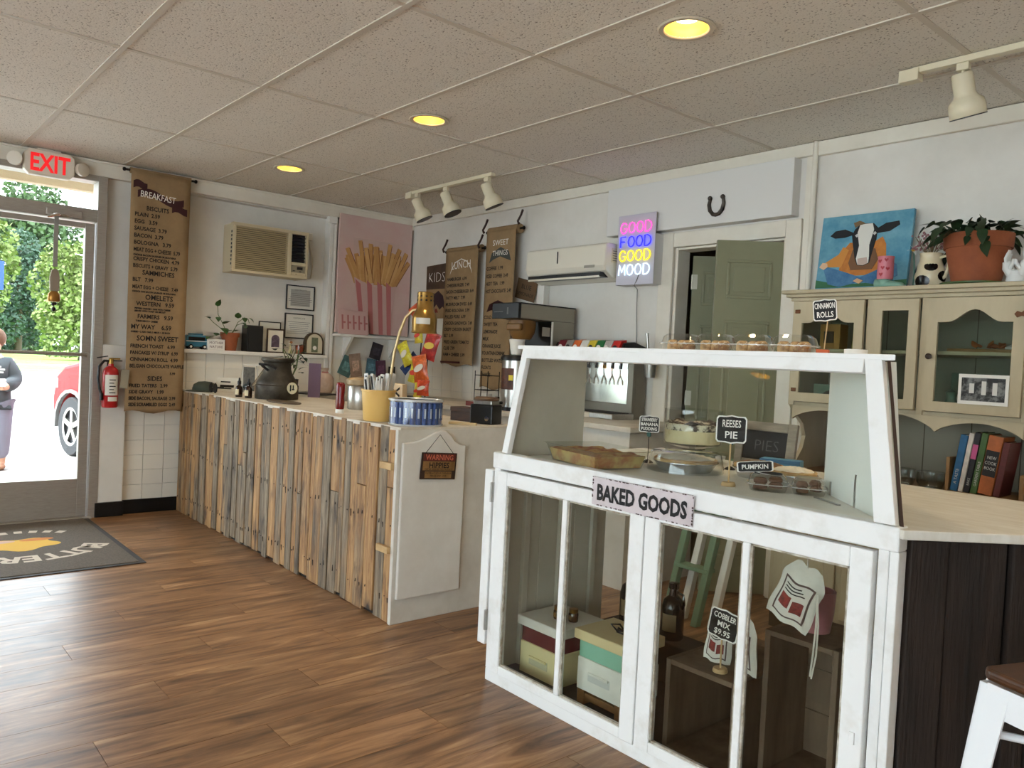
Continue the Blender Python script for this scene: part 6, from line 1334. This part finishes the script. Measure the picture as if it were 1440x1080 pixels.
D1 = arch_door(3.985, 4.325, 1.095, 1.572, True); D2 = arch_door(4.366, 4.563, 1.095, 1.572, False); D3 = arch_door(4.60, 4.965, 1.095, 1.572, True)
KN = mat('dark_bronze_knob', (48, 34, 26), .4, .5)
for dd, x, zz in ((D3, 4.622, 1.325), (D1, 4.305, 1.33)): MB().lathe([(.005, 0), (.006, .01), (.012, .016), (.013, .024), (.001, .028)], 14, Matrix.Translation((x, FYH - .02, zz)) @ Matrix.Rotation(PI / 2, 4, 'X')).build('knob', KN, dd, smooth=40)
for x, zz in ((3.992, 1.515), (3.992, 1.14)): MB().box(x, x + .026, FYH - .024, FYH - .02, zz, zz + .018).build('hinge', mat('rust_hinge', (104, 66, 40), .6, .5), D1, bevel=.002)
MB().prism([(4.925, 1.50), (4.935, 1.512), (4.95, 1.506), (4.96, 1.515), (4.972, 1.505), (4.965, 1.497), (4.97, 1.488), (4.95, 1.492), (4.935, 1.486)], FYH - .024, FYH - .02).build('hinge', mat('rust_hinge', (104, 66, 40), .6), D3)
nv_ = [(X0 + .02, 1.075)]
pts = []
for k in range(61):
    t = k / 60; u = t * 3 % 1.0
    pts.append((X0 + .02 + (X1 - X0 - .04) * t, 1.008 + .05 * math.sin(PI * ((t * 3) % 1.0)) ** .7 + (.012 if .33 < t < .67 else 0) * math.sin(PI * ((t * 3) % 1.0))))
MB().prism([(X0 + .02, 1.075)] + pts + [(X1 - .02, 1.075)], FYH + .006, FYH + .024).build('valance', HW_, ht)
# base cabinet
MB().box(X0 - .01, X1 + .01, -.46, 0, .735, .76).build('counter_board', mat('hutch_counter_brown', (122, 96, 66), .5, col2=(98, 74, 50), scale=8, stretch=(1, 6, 1)), ht, bevel=.004)
MB().box(X0, X1, -.44, 0, .09, .735).build('base_body', HW_, ht, bevel=.003)
MB().box(X0, X1, -.42, 0, 0, .09).build('plinth', mat('plinth_dark', (90, 78, 60), .7), ht)
for a, b in ((X0 + .03, 4.30), (4.33, 4.62), (4.65, X1 - .03)):
    d = MB().box(a, b, -.458, -.441, .13, .70).build('base_door', HW_, ht, bevel=.004)
    MB().box(a + .05, b - .05, -.464, -.458, .19, .64).build('raised_field', HW_, d, bevel=.006)
# things inside the hutch
it = thing('wooden_house', 'small ochre wooden house ornament behind the left hutch glass', 'ornament', (4.12, -.24, 1.3505))
MB().box(-.05, .05, -.04, .04, 0, .12).build('house', mat('ochre_wood', (176, 124, 58), .6), it, bevel=.003)
MB().box(-.03, .02, -.042, -.04, .03, .085).build('opening', mat('house_dark', (70, 54, 40), .7), it)
vs_ = thing('gold_vase', 'tall olive glass vase behind the left hutch glass', 'vase', (4.235, -.24, 1.3505))
MB().lathe([(.001, 0), (.022, 0), (.024, .01), (.02, .1), (.023, .13), (.02, .13), (.001, .02)], 18).build('vase', mat('olive_glass', (150, 138, 70), .2), vs_, smooth=40)
tl = thing('teal_dish', 'pale teal dish standing low behind the left hutch glass', 'dish', (4.11, -.2, 1.0925))
MB().box(-.09, .09, -.02, .02, 0, .09).build('box', mat('pale_teal', (140, 164, 150), .5, col2=(116, 140, 128), scale=10), tl, bevel=.004)
MB().lathe([(.05, -.002), (.05, .002), (.001, .002)], 18, Matrix.Translation((0, -.022, .01)) @ Matrix.Rotation(PI / 2, 4, 'X'), 0, PI).build('arch_print', mat('dark_arch', (60, 60, 56), .7), tl)
fd = thing('food_tray', 'wooden tray with orange leaves on the right hutch shelf', 'tray', (4.79, -.2, 1.3505))
MB().box(-.14, .14, -.09, .09, 0, .014).build('tray', mat('tray_wood', (150, 110, 64), .6), fd, bevel=.003)
random.seed(2)
for k in range(12): one_leaf(fd, (jit(.05) - .0, jit(.04), .02), (jit(1), jit(1), .5), .04, .03, .3, 0, mat('autumn_leaf', (178, 96, 40), .7, rand=.2))
nk = thing('napkin_pile', 'crumpled white napkin on the right hutch shelf', 'napkin', (4.90, -.2, 1.3655))
MB().lathe([(.05, 0), (.052, .01), (.03, .022), (.001, .026)], 12, None, sx=1.1).build('cloth', WHITE, nk, smooth=60)
gn = thing('green_vase', 'small teal green figurine low behind the right hutch glass', 'ornament', (4.67, -.26, 1.0925))
MB().lathe([(.001, 0), (.03, 0), (.034, .03), (.018, .06), (.024, .085), (.001, .1)], 16).build('figurine', mat('teal_glaze', (96, 128, 112), .3), gn, smooth=50)
pb_ = thing('plate_stack', 'row of pale green plates standing at the bottom of the right hutch door', 'plates', (4.70, -.1, 1.0925))
MB().box(-.09, .09, -.01, .01, 0, .17).build('plates', mat('pale_green_plate', (126, 146, 128), .4), pb_, bevel=.004)
ph2 = thing('hutch_photo', 'black and white landscape photo in white border on the right hutch door', 'picture', (4.832, FYH - .0235, 1.135), 0)
MB().box(-.092, .092, -.002, 0, 0, .122).build('white_border', WHITE, ph2)
MB().box(-.08, .08, -.0028, -.002, .014, .108).build('print', mat('bw_print', (120, 120, 118), .4, col2=(26, 26, 26), scale=26, contrast=(.42, .56)), ph2)
MB().box(-.05, -.032, -.0034, -.0028, .045, .085).box(-.005, .012, -.0034, -.0028, .04, .095).box(.035, .052, -.0034, -.0028, .04, .09).build('figures', mat('photo_pale', (214, 212, 206), .5), ph2)
# books and jars on the hutch counter
BZ = .7605
rk = thing('book_rack', 'low wooden book rack on the hutch counter', 'rack', (4.83, -.30, BZ))
RW = mat('rack_wood', (150, 116, 74), .6, col2=(124, 92, 56), scale=10)
MB().box(-.12, .165, -.09, .08, 0, .012).build('base', RW, rk, bevel=.002)
MB().box(-.12, -.106, -.08, .07, .012, .15).build('end_board', RW, rk, bevel=.002)
MB().box(.15, .165, -.08, .07, .012, .11).build('end_board', RW, rk, bevel=.002)
BK = [(-.088, .028, .235, .13, (38, 96, 138), 'blue', 'A TASTE'), (-.062, .018, .245, .13, (214, 206, 194), 'white', 'KITCHEN'), (-.039, .022, .25, .13, (28, 26, 30), 'black and pink', 'BAKE'), (-.013, .024, .25, .13, (66, 96, 44), 'green', 'GARDEN TABLE'), (.028, .052, .24, .13, (176, 96, 44), 'thick orange and black', 'NEW COOK BOOK'), (.070, .024, .22, .13, (92, 36, 34), 'dark red', '')]
for k, (x, w, h, tl_, c, nm, tt) in enumerate(BK):
    b = thing('book', 'upright %s spined cook book in the wooden rack' % nm, 'book', (4.83 + x, -.30, BZ + .0125 + math.sin(abs(tl_)) * w * .5), 0, 'cook books in the rack'); b.rotation_euler = (0, tl_, 0)
    bm = mat('book_' + str(k), c, .45, col2=tuple(int(v * .8) for v in c), scale=14)
    MB().box(-w / 2, w / 2, -.075, -.07, 0, h).box(-w / 2, -w / 2 + .003, -.07, .06, 0, h).box(w / 2 - .003, w / 2, -.07, .06, 0, h).build('cover', bm, b, bevel=.0015, seg=1)
    MB().box(-w / 2 + .003, w / 2 - .003, -.07, .055, .004, h - .004).build('pages', mat('book_pages', (216, 206, 184), .8), b)
    if nm.startswith('thick'):
        MB().box(-w / 2 + .002, w / 2 - .002, -.0762, -.075, .075, .18).build('spine_band', mat('spine_black', (20, 18, 18), .5), b)
        mb = MB()
        for q, s_ in enumerate(('NEW', 'COOK', 'BOOK')): mb.text(s_, .018, 0, .145 - q * .022, -.077, 'CENTER', xs=.8)
        mb.build('spine_lettering', mat('spine_silver', (196, 192, 184), .5), b)
    elif tt:
        if nm.startswith('black'): MB().box(-w / 2 + .001, w / 2 - .001, -.0762, -.075, .14, .2).build('spine_band', mat('spine_pink', (190, 84, 130), .5), b)
        MB().text(tt, w * .6, 0, 0, 0, 'LEFT', Matrix.Translation((w * .22, -.077, .03)) @ Matrix.Rotation(-PI / 2, 4, 'Y')).build('spine_lettering', mat('spine_silver', (196, 192, 184), .5), b)
for k, (x, r, lb) in enumerate(((4.525, .045, 'clear glass bowl on the hutch counter nearest the bakery case'), (4.635, .055, 'larger clear glass bowl on the hutch counter beside the books'))):
    t = thing('glass_bowl', lb, 'bowl', (x, -.33, BZ), 0, 'glass bowls on the hutch')
    MB().lathe([(r * .75, 0), (r * .8, .003), (r, .03), (r * 1.02, .075), (r * .98, .075), (r * .95, .03), (r * .7, .006), (.001, .005)], 24).build('bowl', glass('bowl_glass2', (.84, .86, .84), .03, 2.2), t, smooth=40)
    MB().lathe([(r * .5, .0055), (r * .5, .012), (.001, .012)], 12, None, sx=.8).build('tealight', mat('tealight_foil', (210, 210, 208), .25, .8), t, smooth=40)
# ------------------------------------------------------------------ things on top of the hutch (z = 1.626)
TZH = 1.6265
cw = thing('cow_painting', 'canvas painting of a black and white cow sitting cross legged in jeans on blue', 'painting', (4.165, -.10, TZH))
Mw = Matrix.Rotation(-.12, 4, 'X')
SKY = mat('painted_blue', (74, 138, 164), .6, col2=(120, 172, 190), scale=9, contrast=(.35, .7))
MB().box(-.225, .225, -.02, 0, 0, .40, Mw).build('canvas', SKY, cw, bevel=.002)
def paint(nm, pts, c, lay, c2=None):
    pts = [(p[0], .035 + p[1] * .93) for p in pts]
    return MB().prism(pts, -.0202 - .0004 * lay, -.02, Mw).build(nm, mat('paint_' + nm, c, .6, col2=c2 or c, scale=20), cw)
paint('painted_grass', [(-.225, .0), (.225, 0), (.225, .03), (.1, .02), (-.1, .015), (-.225, .045)], (54, 106, 70), 1)
paint('painted_shirt', [(-.11, .09), (-.1, .2), (-.07, .24), (.06, .24), (.09, .26), (.11, .22), (.12, .12), (.05, .06), (-.06, .06)], (204, 132, 58), 2, (176, 104, 42))
paint('painted_left_arm', [(-.1, .22), (-.12, .18), (-.2, .13), (-.2, .115), (-.1, .11), (-.07, .2)], (206, 138, 62), 3)
paint('painted_hand', [(-.215, .115), (-.2, .14), (-.175, .135), (-.17, .11), (-.19, .1)], (222, 186, 150), 4)
paint('painted_jeans', [(-.19, .1), (-.17, .115), (-.06, .075), (0, .05), (.06, .075), (.15, .12), (.17, .11), (.18, .05), (.1, .005), (0, .025), (-.1, .002), (-.16, .02)], (50, 98, 142), 5, (84, 132, 168))
paint('painted_neck', [(-.05, .09), (.055, .09), (.08, .14), (.06, .2), (-.05, .2), (-.065, .13)], (120, 84, 56), 6)
paint('painted_left_ear', [(-.06, .295), (-.1, .315), (-.15, .31), (-.175, .285), (-.15, .27), (-.1, .27), (-.06, .28)], (24, 24, 28), 7)
paint('painted_right_ear', [(.05, .3), (.1, .33), (.16, .335), (.165, .315), (.12, .285), (.06, .28)], (24, 24, 28), 7)
paint('painted_head', [(-.05, .31), (-.02, .34), (.04, .335), (.062, .31), (.06, .25), (.045, .16), (.04, .125), (.01, .11), (-.02, .115), (-.035, .15), (-.055, .24), (-.062, .28)], (26, 26, 30), 8)
paint('painted_blaze', [(-.025, .335), (.035, .335), (.045, .3), (.03, .22), (.035, .16), (.035, .125), (.01, .113), (-.018, .118), (-.028, .15), (-.02, .22), (-.035, .29)], (224, 222, 214), 9)
paint('painted_muzzle', [(-.02, .15), (.025, .155), (.032, .125), (.01, .113), (-.018, .12)], (196, 172, 160), 10)
paint('painted_tuft', [(-.05, .32), (-.06, .345), (-.03, .355), (-.01, .345), (.0, .335), (-.03, .33)], (120, 96, 66), 11)
paint('painted_left_eye', [(-.046, .275), (-.036, .285), (-.028, .275), (-.036, .265)], (206, 206, 204), 12)
paint('painted_right_eye', [(.042, .28), (.052, .29), (.06, .28), (.05, .27)], (206, 206, 204), 12)
paint('painted_feet', [(-.03, .03), (-.01, .045), (.02, .03), (.0, .015)], (214, 170, 130), 13)
bt = thing('boot_vase', 'pink and mint ceramic boot with red hearts in front of the cow painting', 'vase', (4.365, -.28, TZH))
MB().lathe([(.034, .045), (.035, .06), (.034, .14), (.036, .148), (.032, .148), (.03, .06)], 22).build('shaft', mat('boot_pink', (206, 116, 128), .35), bt, smooth=40)
def foot(u, v):
    a = 2 * PI * u; x = -.035 + .125 * v; r = .034 * (1 - .25 * v) * (1 if v < .95 else .6); hz = (.052 - .026 * v) * (1 if v < .95 else .5)
    return (x, r * math.cos(a), max(0, hz * (1 + math.sin(a)) * .5 * 1.0))
MB().grid(foot, 16, 10).build('foot', mat('boot_mint', (128, 170, 152), .35), bt, smooth=50)
MB().ball((-.002, 0, .028), .034, 12, (1, 1, .82)).build('heel', mat('boot_mint', (128, 170, 152), .35), bt, smooth=50)
for a, zz in ((-1.9, .125), (-1.1, .13), (-1.5, .095), (-.9, .09), (-1.7, .065)):
    MB().prism([(0, -.009), (.009, .002), (.006, .008), (0, .004), (-.006, .008), (-.009, .002)], -.0362, -.0345, Matrix.Rotation(a + PI / 2, 4, 'Z') @ Matrix.Translation((0, 0, zz))).build('heart', mat('heart_red', (170, 44, 56), .4), bt)
pi_ = thing('cow_pitcher', 'cream pitcher with black cow spots holding dried pink flowers', 'pitcher', (4.515, -.17, TZH))
PC = mat('pitcher_cream', (226, 212, 178), .25)
MB().lathe([(.001, 0), (.04, 0), (.055, .02), (.064, .055), (.06, .095), (.046, .13), (.044, .155), (.048, .165), (.044, .165), (.04, .15), (.001, .14)], 28).build('body', PC, pi_, smooth=50)
MB().tube([(.042, -.01, .145), (.075, -.014, .15), (.085, -.016, .11), (.07, -.014, .06), (.05, -.01, .045)], .008, 8).build('handle', PC, pi_, smooth=50)
for a, zz, sz in ((-1.15, .105, .03), (-1.75, .036, .034), (-.2, .06, .03), (-2.75, .09, .03)):
    r = .0615 if zz < .1 else .05
    MB().grid(lambda u, v: ((lambda th_, z_: ((.0645 - .9 * (z_ - .055) ** 2 * 3 - (0 if z_ < .1 else (z_ - .1) * .2)) * math.cos(th_), (.0645 - .9 * (z_ - .055) ** 2 * 3 - (0 if z_ < .1 else (z_ - .1) * .2)) * math.sin(th_), z_))(a + (sz / .06) * v * math.cos(2 * PI * u), zz + sz * .8 * v * math.sin(2 * PI * u))), 14, 3).build('spot', mat('glaze_black', (20, 18, 18), .25), pi_, smooth=50)
random.seed(6)
fs_ = MB()
for k in range(26):
    p1 = (jit(.07), jit(.04), .19 + random.uniform(0, .06)); fs_.tube([(0, 0, .15), (p1[0] * .5, p1[1] * .5, .18), p1], .0012, 4)
fs_.build('flower_stems', mat('dry_stem', (120, 104, 76), .8), pi_)['kind'] = 'stuff'
fb = MB()
for k in range(70): fb.ball((jit(.08), jit(.045), random.uniform(.185, .255)), random.uniform(.004, .007), 6)
fb.build('flower_heads', mat('dry_pink', (158, 112, 116), .8, rand=.0), pi_)['kind'] = 'stuff'
dz = thing('daisy_ornament', 'white daisy ornament standing between the boot and the pitcher', 'ornament', (4.43, -.14, TZH))
MB().tube([(0, 0, 0), (.003, 0, .09), (0, -.01, .19)], .003, 6).lathe([(.001, 0), (.014, 0), (.012, .006), (.001, .007)], 12).build('stem', mat('daisy_green', (66, 110, 92), .5), dz, smooth=40)
for k in range(6): one_leaf(dz, (0, -.012, .19), (math.cos(k * PI / 3), -.25, math.sin(k * PI / 3)), .03, .018, .1, 0, WHITE)
MB().ball((0, -.016, .19), .008, 8).build('flower_centre', mat('daisy_gold', (206, 160, 60), .5), dz, smooth=50)
tpot = thing('potted_cactus', 'large terracotta pot with trailing dark green leaf cactus on the hutch', 'plant', (4.715, -.20, TZH))
MB().lathe([(.001, .018), (.092, .018), (.122, .165), (.13, .165), (.134, .225), (.124, .225), (.118, .17), (.001, .19)], 36).build('pot', TERRA, tpot, smooth=35)
MB().lathe([(.001, 0), (.12, 0), (.138, .012), (.138, .018), (.12, .01), (.001, .009)], 32).build('saucer', mat('green_saucer', (66, 92, 40), .4), tpot, smooth=40)
MB().lathe([(.001, .2), (.12, .195)], 20).build('soil', SOIL, tpot)
CG = mat('cactus_leaf', (40, 62, 36), .5, col2=(28, 46, 28), scale=20, rand=.2)
random.seed(14)
for k in range(58):
    a = 2 * PI * k / 58 + jit(.15); r = random.uniform(.03, .13); L = random.uniform(.05, .085)
    p = Vector((r * math.cos(a), r * math.sin(a), .215 + random.uniform(0, .035))); d = Vector((math.cos(a), math.sin(a), random.uniform(-.2, .7)))
    for sgm in range(2 + k % 3):
        one_leaf(tpot, p, d, L, L * .5, .2, jit(.8), CG)
        p = p + d.normalized() * L * .85; d = Vector((d.x, d.y, d.z - .45 - random.random() * .3))
        if p.x > .11 or p.y > .15 or p.x < -.15: break
prh = thing('praying_hands', 'white ceramic pair of open hands at the right end of the hutch top', 'statue', (4.875, -.23, TZH))
CER = mat('white_bisque', (226, 226, 222), .5)
MB().lathe([(.001, 0), (.034, 0), (.04, .012), (.034, .04), (.032, .06), (.001, .07)], 18, None, sy=.75).build('wrist_base', CER, prh, smooth=50)
for s in (-1, 1):
    hb_ = MB().tube([(s * .012, 0, .04), (s * .03, -.004, .075), (s * .034, -.006, .1)], [.02, .022, .017], 10).build('palm', CER, prh, smooth=60)
    for f in range(4):
        yy = -.02 + f * .012; ll = (.03, .038, .036, .028)[f]
        MB().tube([(s * .033, yy, .095), (s * .036, yy, .095 + ll * .6), (s * .026, yy - .003, .1 + ll * 1.25)], [.0075, .0068, .005], 8).build('finger', CER, hb_, smooth=60)
    MB().tube([(s * .018, -.018, .07), (s * .006, -.026, .09), (s * .004, -.028, .108)], [.009, .0075, .0055], 8).build('thumb', CER, hb_, smooth=60)

# ------------------------------------------------------------------ door mat
mtx = thing('door_mat', 'grey brown entrance mat with cream lettering around a yellow emblem', 'mat', (.73, -3.05, .001))
MATM = mat('mat_pile', (112, 102, 92), .95, col2=(92, 84, 76), scale=90, bump=.5, bscale=200)
MB().box(-.66, .66, -.46, .465, 0, .008).build('pile', MATM, mtx, bevel=.003)
MB().box(-.69, -.66, -.49, .495, 0, .004).box(.66, .69, -.49, .495, 0, .004).box(-.66, .66, -.49, -.46, 0, .004).box(-.66, .66, .465, .495, 0, .004).build('rubber_border', mat('mat_rubber', (58, 54, 52), .7), mtx)
ML = mat('mat_cream_print', (212, 200, 184), .9)
def ring_text(txt, r, a_mid, step, size, flip, nm):
    for k, ch in enumerate(txt):
        if ch == ' ': continue
        a = a_mid + (k - (len(txt) - 1) / 2) * step * (-1 if not flip else 1)
        c = bpy.data.curves.new('t', 'FONT'); c.body = ch; c.size = size; c.align_x = 'CENTER'; c.resolution_u = 2; c.offset = .006
        ob = bpy.data.objects.new('t', c); me = bpy.data.meshes.new_from_object(ob)
        T = Matrix.Translation((r * math.cos(a) * .82, r * math.sin(a) * 1.0, .0086)) @ Matrix.Rotation(a + (-PI / 2 if not flip else PI / 2), 4, 'Z')
        mb = MB().add([v.co for v in me.vertices], [tuple(p.vertices) for p in me.polygons], T)
        bpy.data.objects.remove(ob); bpy.data.curves.remove(c); bpy.data.meshes.remove(me)
        mb.build(nm, ML, mtx)
# lettering reads towards the door: its feet point to the street (-x)
ring_text('BUTTERCUP', .34, 0.0, .26, .19, False, 'letter')
for k in range(8):
    a = PI + (k - 3.5) * .2; MB().box(-.03, .03, -.022, .022, 0, .0006, Matrix.Translation((.40 * math.cos(a) * .9, .40 * math.sin(a), .0083)) @ Matrix.Rotation(a, 4, 'Z')).build('small_mark', ML, mtx)
YEL = mat('mat_yellow', (226, 180, 74), .9); ORG = mat('mat_orange', (206, 130, 62), .9)
MB().slab([(.15 * math.cos(a) * (1 + .16 * math.cos(5 * a)) - .02, .19 * math.sin(a) * (1 + .12 * math.cos(5 * a))) for a in [2 * PI * k / 40 for k in range(40)]], .0082, .0088).build('emblem', YEL, mtx)
for s in (-1, 1): MB().slab([(-.12 + .035 * math.cos(a), s * .1 + .09 * math.sin(a)) for a in [2 * PI * k / 20 for k in range(20)]], .0083, .0091).build('emblem_petal', ORG if s > 0 else mat('mat_peach', (206, 172, 150), .9), mtx)

# ------------------------------------------------------------------ outdoors: person and car
def skin_body(name, joints, edges, m, parent, sub=2, root=0):
    me = bpy.data.meshes.new(name); me.from_pydata([j[0] for j in joints], edges, [])
    o = bpy.data.objects.new(name, me); COL.objects.link(o); o.parent = parent; me.materials.append(m)
    md = o.modifiers.new('skin', 'SKIN'); md.use_smooth_shade = True
    for i, j in enumerate(joints):
        r = j[1] if isinstance(j[1], tuple) else (j[1], j[1]); me.skin_vertices[0].data[i].radius = r
    me.skin_vertices[0].data[root].use_root = True
    sb_ = o.modifiers.new('sub', 'SUBSURF'); sb_.levels = sub; sb_.render_levels = sub
    return o
ps = thing('person', 'child in a dark hooded top and grey trousers walking with a white plate outside', 'person', (-3.2, -2.70, -.1), math.radians(80))
ps.scale = (1.06, 1.06, 1.06)
# local -y faces the shop
SK = mat('skin', (206, 160, 132), .6); HD = mat('charcoal_hoodie', (74, 78, 82), .9); TRS = mat('grey_trousers', (128, 126, 142), .9); SHO = mat('sandal_tan', (150, 110, 84), .7)
J = [((0, 0, .70), (.12, .085)), ((0, 0, .85), (.125, .085)), ((0, 0, .98), (.13, .085)), ((0, 0, 1.05), (.07, .06)), ((0, 0, 1.10), (.04, .04)), ((0, -.01, 1.17), (.07, .08)), ((0, -.005, 1.26), (.065, .075)), ((.125, 0, 1.0), .055), ((.17, -.02, .83), .042), ((.10, -.19, .78), .034), ((.06, -.25, .78), .03), ((-.125, 0, 1.0), .055), ((-.17, -.02, .83), .042), ((-.10, -.19, .78), .034), ((-.06, -.25, .78), .03), ((.07, 0, .62), .085), ((.075, -.06, .38), .06), ((.075, .04, .09), .042), ((.075, .02, .03), .035), ((.075, -.10, .03), .032), ((-.07, 0, .62), .085), ((-.075, .0, .38), .06), ((-.075, .12, .11), .042), ((-.075, .13, .05), .035), ((-.075, .02, .03), .032)]
Eg = [(0, 1), (1, 2), (2, 3), (3, 4), (4, 5), (5, 6), (2, 7), (7, 8), (8, 9), (9, 10), (2, 11), (11, 12), (12, 13), (13, 14), (0, 15), (15, 16), (16, 17), (17, 18), (18, 19), (0, 20), (20, 21), (21, 22), (22, 23), (23, 24)]
skin_body('body', J, Eg, SK, ps)
J.append(((0, 0, .58), (.125, .095))); Eg.append((0, 25))
def clothes(nm, idx, grow, m):
    mp = {i: k for k, i in enumerate(idx)}
    js = [(J[i][0], tuple(v + grow for v in J[i][1]) if isinstance(J[i][1], tuple) else J[i][1] + grow) for i in idx]
    skin_body(nm, js, [(mp[a], mp[b]) for a, b in Eg if a in mp and b in mp], m, ps)
clothes('hooded_top', [0, 1, 2, 3, 7, 8, 9, 11, 12, 13, 25], .032, HD); clothes('trousers', [0, 15, 16, 17, 20, 21, 22], .026, TRS)
for x, y in ((.075, -.04), (-.075, .08)): MB().ball((x, y, .03), .05, 12, (.85, 1.9, .6)).build('shoe', SHO, ps, smooth=60)
MB().ball((0, .012, 1.225), .1, 14, (.92, .98, 1.0)).build('hair', mat('sandy_hair', (96, 66, 46), .8), ps, smooth=60)
for s in (-1, 1):
    MB().ball((s * .026, -.083, 1.205), .009, 8).build('eye', mat('eye_dark', (40, 32, 28), .3), ps, smooth=60); MB().ball((s * .075, 0, 1.19), .018, 8, (.5, 1, 1.2)).build('ear', SK, ps, smooth=60)
    for f in range(4): MB().tube([(s * .05, -.26 - .0 * f, .785 - f * .0), (s * (.03 - f * .004), -.285 + f * .012, .775), (s * .012, -.29 + f * .014, .772)], [.011, .010, .008], 7).build('finger', SK, ps, smooth=60)
    MB().tube([(s * .06, -.25, .80), (s * .045, -.275, .808), (s * .025, -.285, .806)], [.012, .011, .009], 7).build('thumb', SK, ps, smooth=60)
MB().ball((0, -.095, 1.18), .014, 8, (.8, 1, 1.1)).build('nose', SK, ps, smooth=60)
MB().box(-.022, .022, -.088, -.08, 1.148, 1.154).build('mouth', mat('lip', (160, 96, 88), .6), ps)
MB().box(-.09, .09, -.124, -.118, .93, .945).box(-.07, .06, -.124, -.118, .955, .97).box(-.05, .08, -.124, -.118, .905, .918).build('shirt_print', CHALK, ps)
pl2 = thing('takeaway_box', 'white takeaway box carried by the child outside the door', 'box', (-3.2, -2.70, -.1), math.radians(80))
pl2.scale = (1.06, 1.06, 1.06)
MB().box(-.11, .11, -.42, -.225, .792, .83).build('tray', WHITE, pl2, bevel=.008)
MB().box(-.108, .108, -.418, -.227, .831, .858).build('lid', WHITE, pl2, bevel=.01)
car = thing('car', 'red car parked outside the glass door, only its front corner and wheel visible', 'car', (-4.15, -1.01, -.1), math.radians(10))
CARR = mat('car_red', (150, 8, 12), .5, spec=.25); TYRE = mat('tyre', (44, 44, 46), .8); GREYC = mat('car_cladding', (120, 118, 116), .5)
def arch_cut(cx): return [(cx - .40, .30)] + [(cx + .40 * math.cos(PI - PI * k / 10), .36 + .36 * math.sin(PI * k / 10)) for k in range(1, 10)] + [(cx + .40, .30)]
side = [(-.5, .30)] + [(p[0], p[1]) for p in arch_cut(0.0)] + arch_cut(2.55) + [(3.25, .30), (3.32, .6), (3.28, 1.0), (3.1, 1.45), (2.6, 1.62), (1.6, 1.6), (.85, 1.17), (.3, 1.1), (-.25, 1.02), (-.47, .9), (-.55, .64), (-.52, .36)]
MB().prism(side, -.85, .85).build('body_shell', CARR, car, bevel=.05, seg=3)
MB().prism([(3.0, 1.42), (2.6, 1.54), (1.65, 1.53), (1.05, 1.18), (3.0, 1.14)], -.853, .853).build('side_glass', mat('car_glass', (30, 36, 38), .08, coat=.5), car)
for cx in (0, 2.55):
    for sy in (-1, 1):
        M = Matrix.Translation((cx, sy * .76, .335)) @ Matrix.Rotation(PI / 2, 4, 'X')
        wh = MB().lathe([(.2, -.1), (.32, -.1), (.335, -.08), (.335, .08), (.32, .1), (.22, .1), (.2, .06)], 32, M).build('wheel', TYRE, car, smooth=40)
        rim = MB().lathe([(.19, .09), (.225, .1), (.225, .085), (.2, .05)], 28, M, cap=False)
        for k in range(5): rim.box(-.03, .03, .0, .21, .06, .09, M @ Matrix.Rotation(k * 2 * PI / 5, 4, 'Z'))
        rim.lathe([(.001, .095), (.05, .095), (.05, .05)], 16, M).build('alloy_rim', STEEL, wh, smooth=40)
        MB().lathe([(.001, -.02), (.2, -.02)], 20, M).build('hub_shadow', BLACK, wh)
        ac_ = arch_cut(cx); ou = [(cx + (p[0] - cx) * 1.12, .3 + (p[1] - .3) * 1.09) for p in ac_]
        MB().prism(ac_ + ou[::-1], sy * .85 - .02, sy * .85 + .02).build('arch_trim', GREYC, car)
        MB().prism([(p[0], p[1]) for p in ac_], -.5 if sy < 0 else .45, -.45 if sy < 0 else .5).build('wheel_well', BLACK, car)
MB().box(-.57, -.48, -.7, .7, .38, .62).build('bumper', GREYC, car, bevel=.03)
MB().box(-.53, -.38, -.853, -.62, .74, .88).build('head_lamp', mat('head_lamp_glass', (206, 208, 210), .15, coat=.6), car, bevel=.02)
bsn = thing('road_sign', 'tall blue road sign at the left edge of the door glass', 'sign', (-30, .55, -.09))
MB().box(-.05, .05, -.5, .42, 3.1, 4.2).build('panel', mat('sign_blue', (24, 60, 190), .5), bsn)
MB().cyl((0, -.04, 0), (0, -.04, 3.1), .05).build('post', mat('post_grey', (150, 150, 150), .6), bsn)

# ------------------------------------------------------------------ kitchen side things seen through the lower case glass
sl = thing('step_ladder', 'folded green and white step ladder leaning behind the bakery case', 'ladder', (3.60, -.76, 0))
GRN = mat('ladder_green', (112, 138, 112), .5)
for k, (x, m_, dz_) in enumerate(((0, GRN, 0), (.17, GRN, 0), (.06, WHITE, .05), (.23, WHITE, .05))):
    MB().add([(x, -.02 + dz_, .002), (x + .035, -.02 + dz_, .002), (x + .035, .02 + dz_, .002), (x, .02 + dz_, .002), (x + .05, .15 + dz_, .8), (x + .085, .15 + dz_, .8), (x + .085, .19 + dz_, .8), (x + .05, .19 + dz_, .8)], [(0, 3, 2, 1), (4, 5, 6, 7), (0, 1, 5, 4), (1, 2, 6, 5), (2, 3, 7, 6), (3, 0, 4, 7)]).build('rail', m_, sl, bevel=.004)
for zz in (.25, .5): MB().box(.02 + zz * .06, .2 + zz * .06, -.02 + zz * .2, .05 + zz * .2, zz, zz + .02).build('step', GRN, sl, bevel=.003)
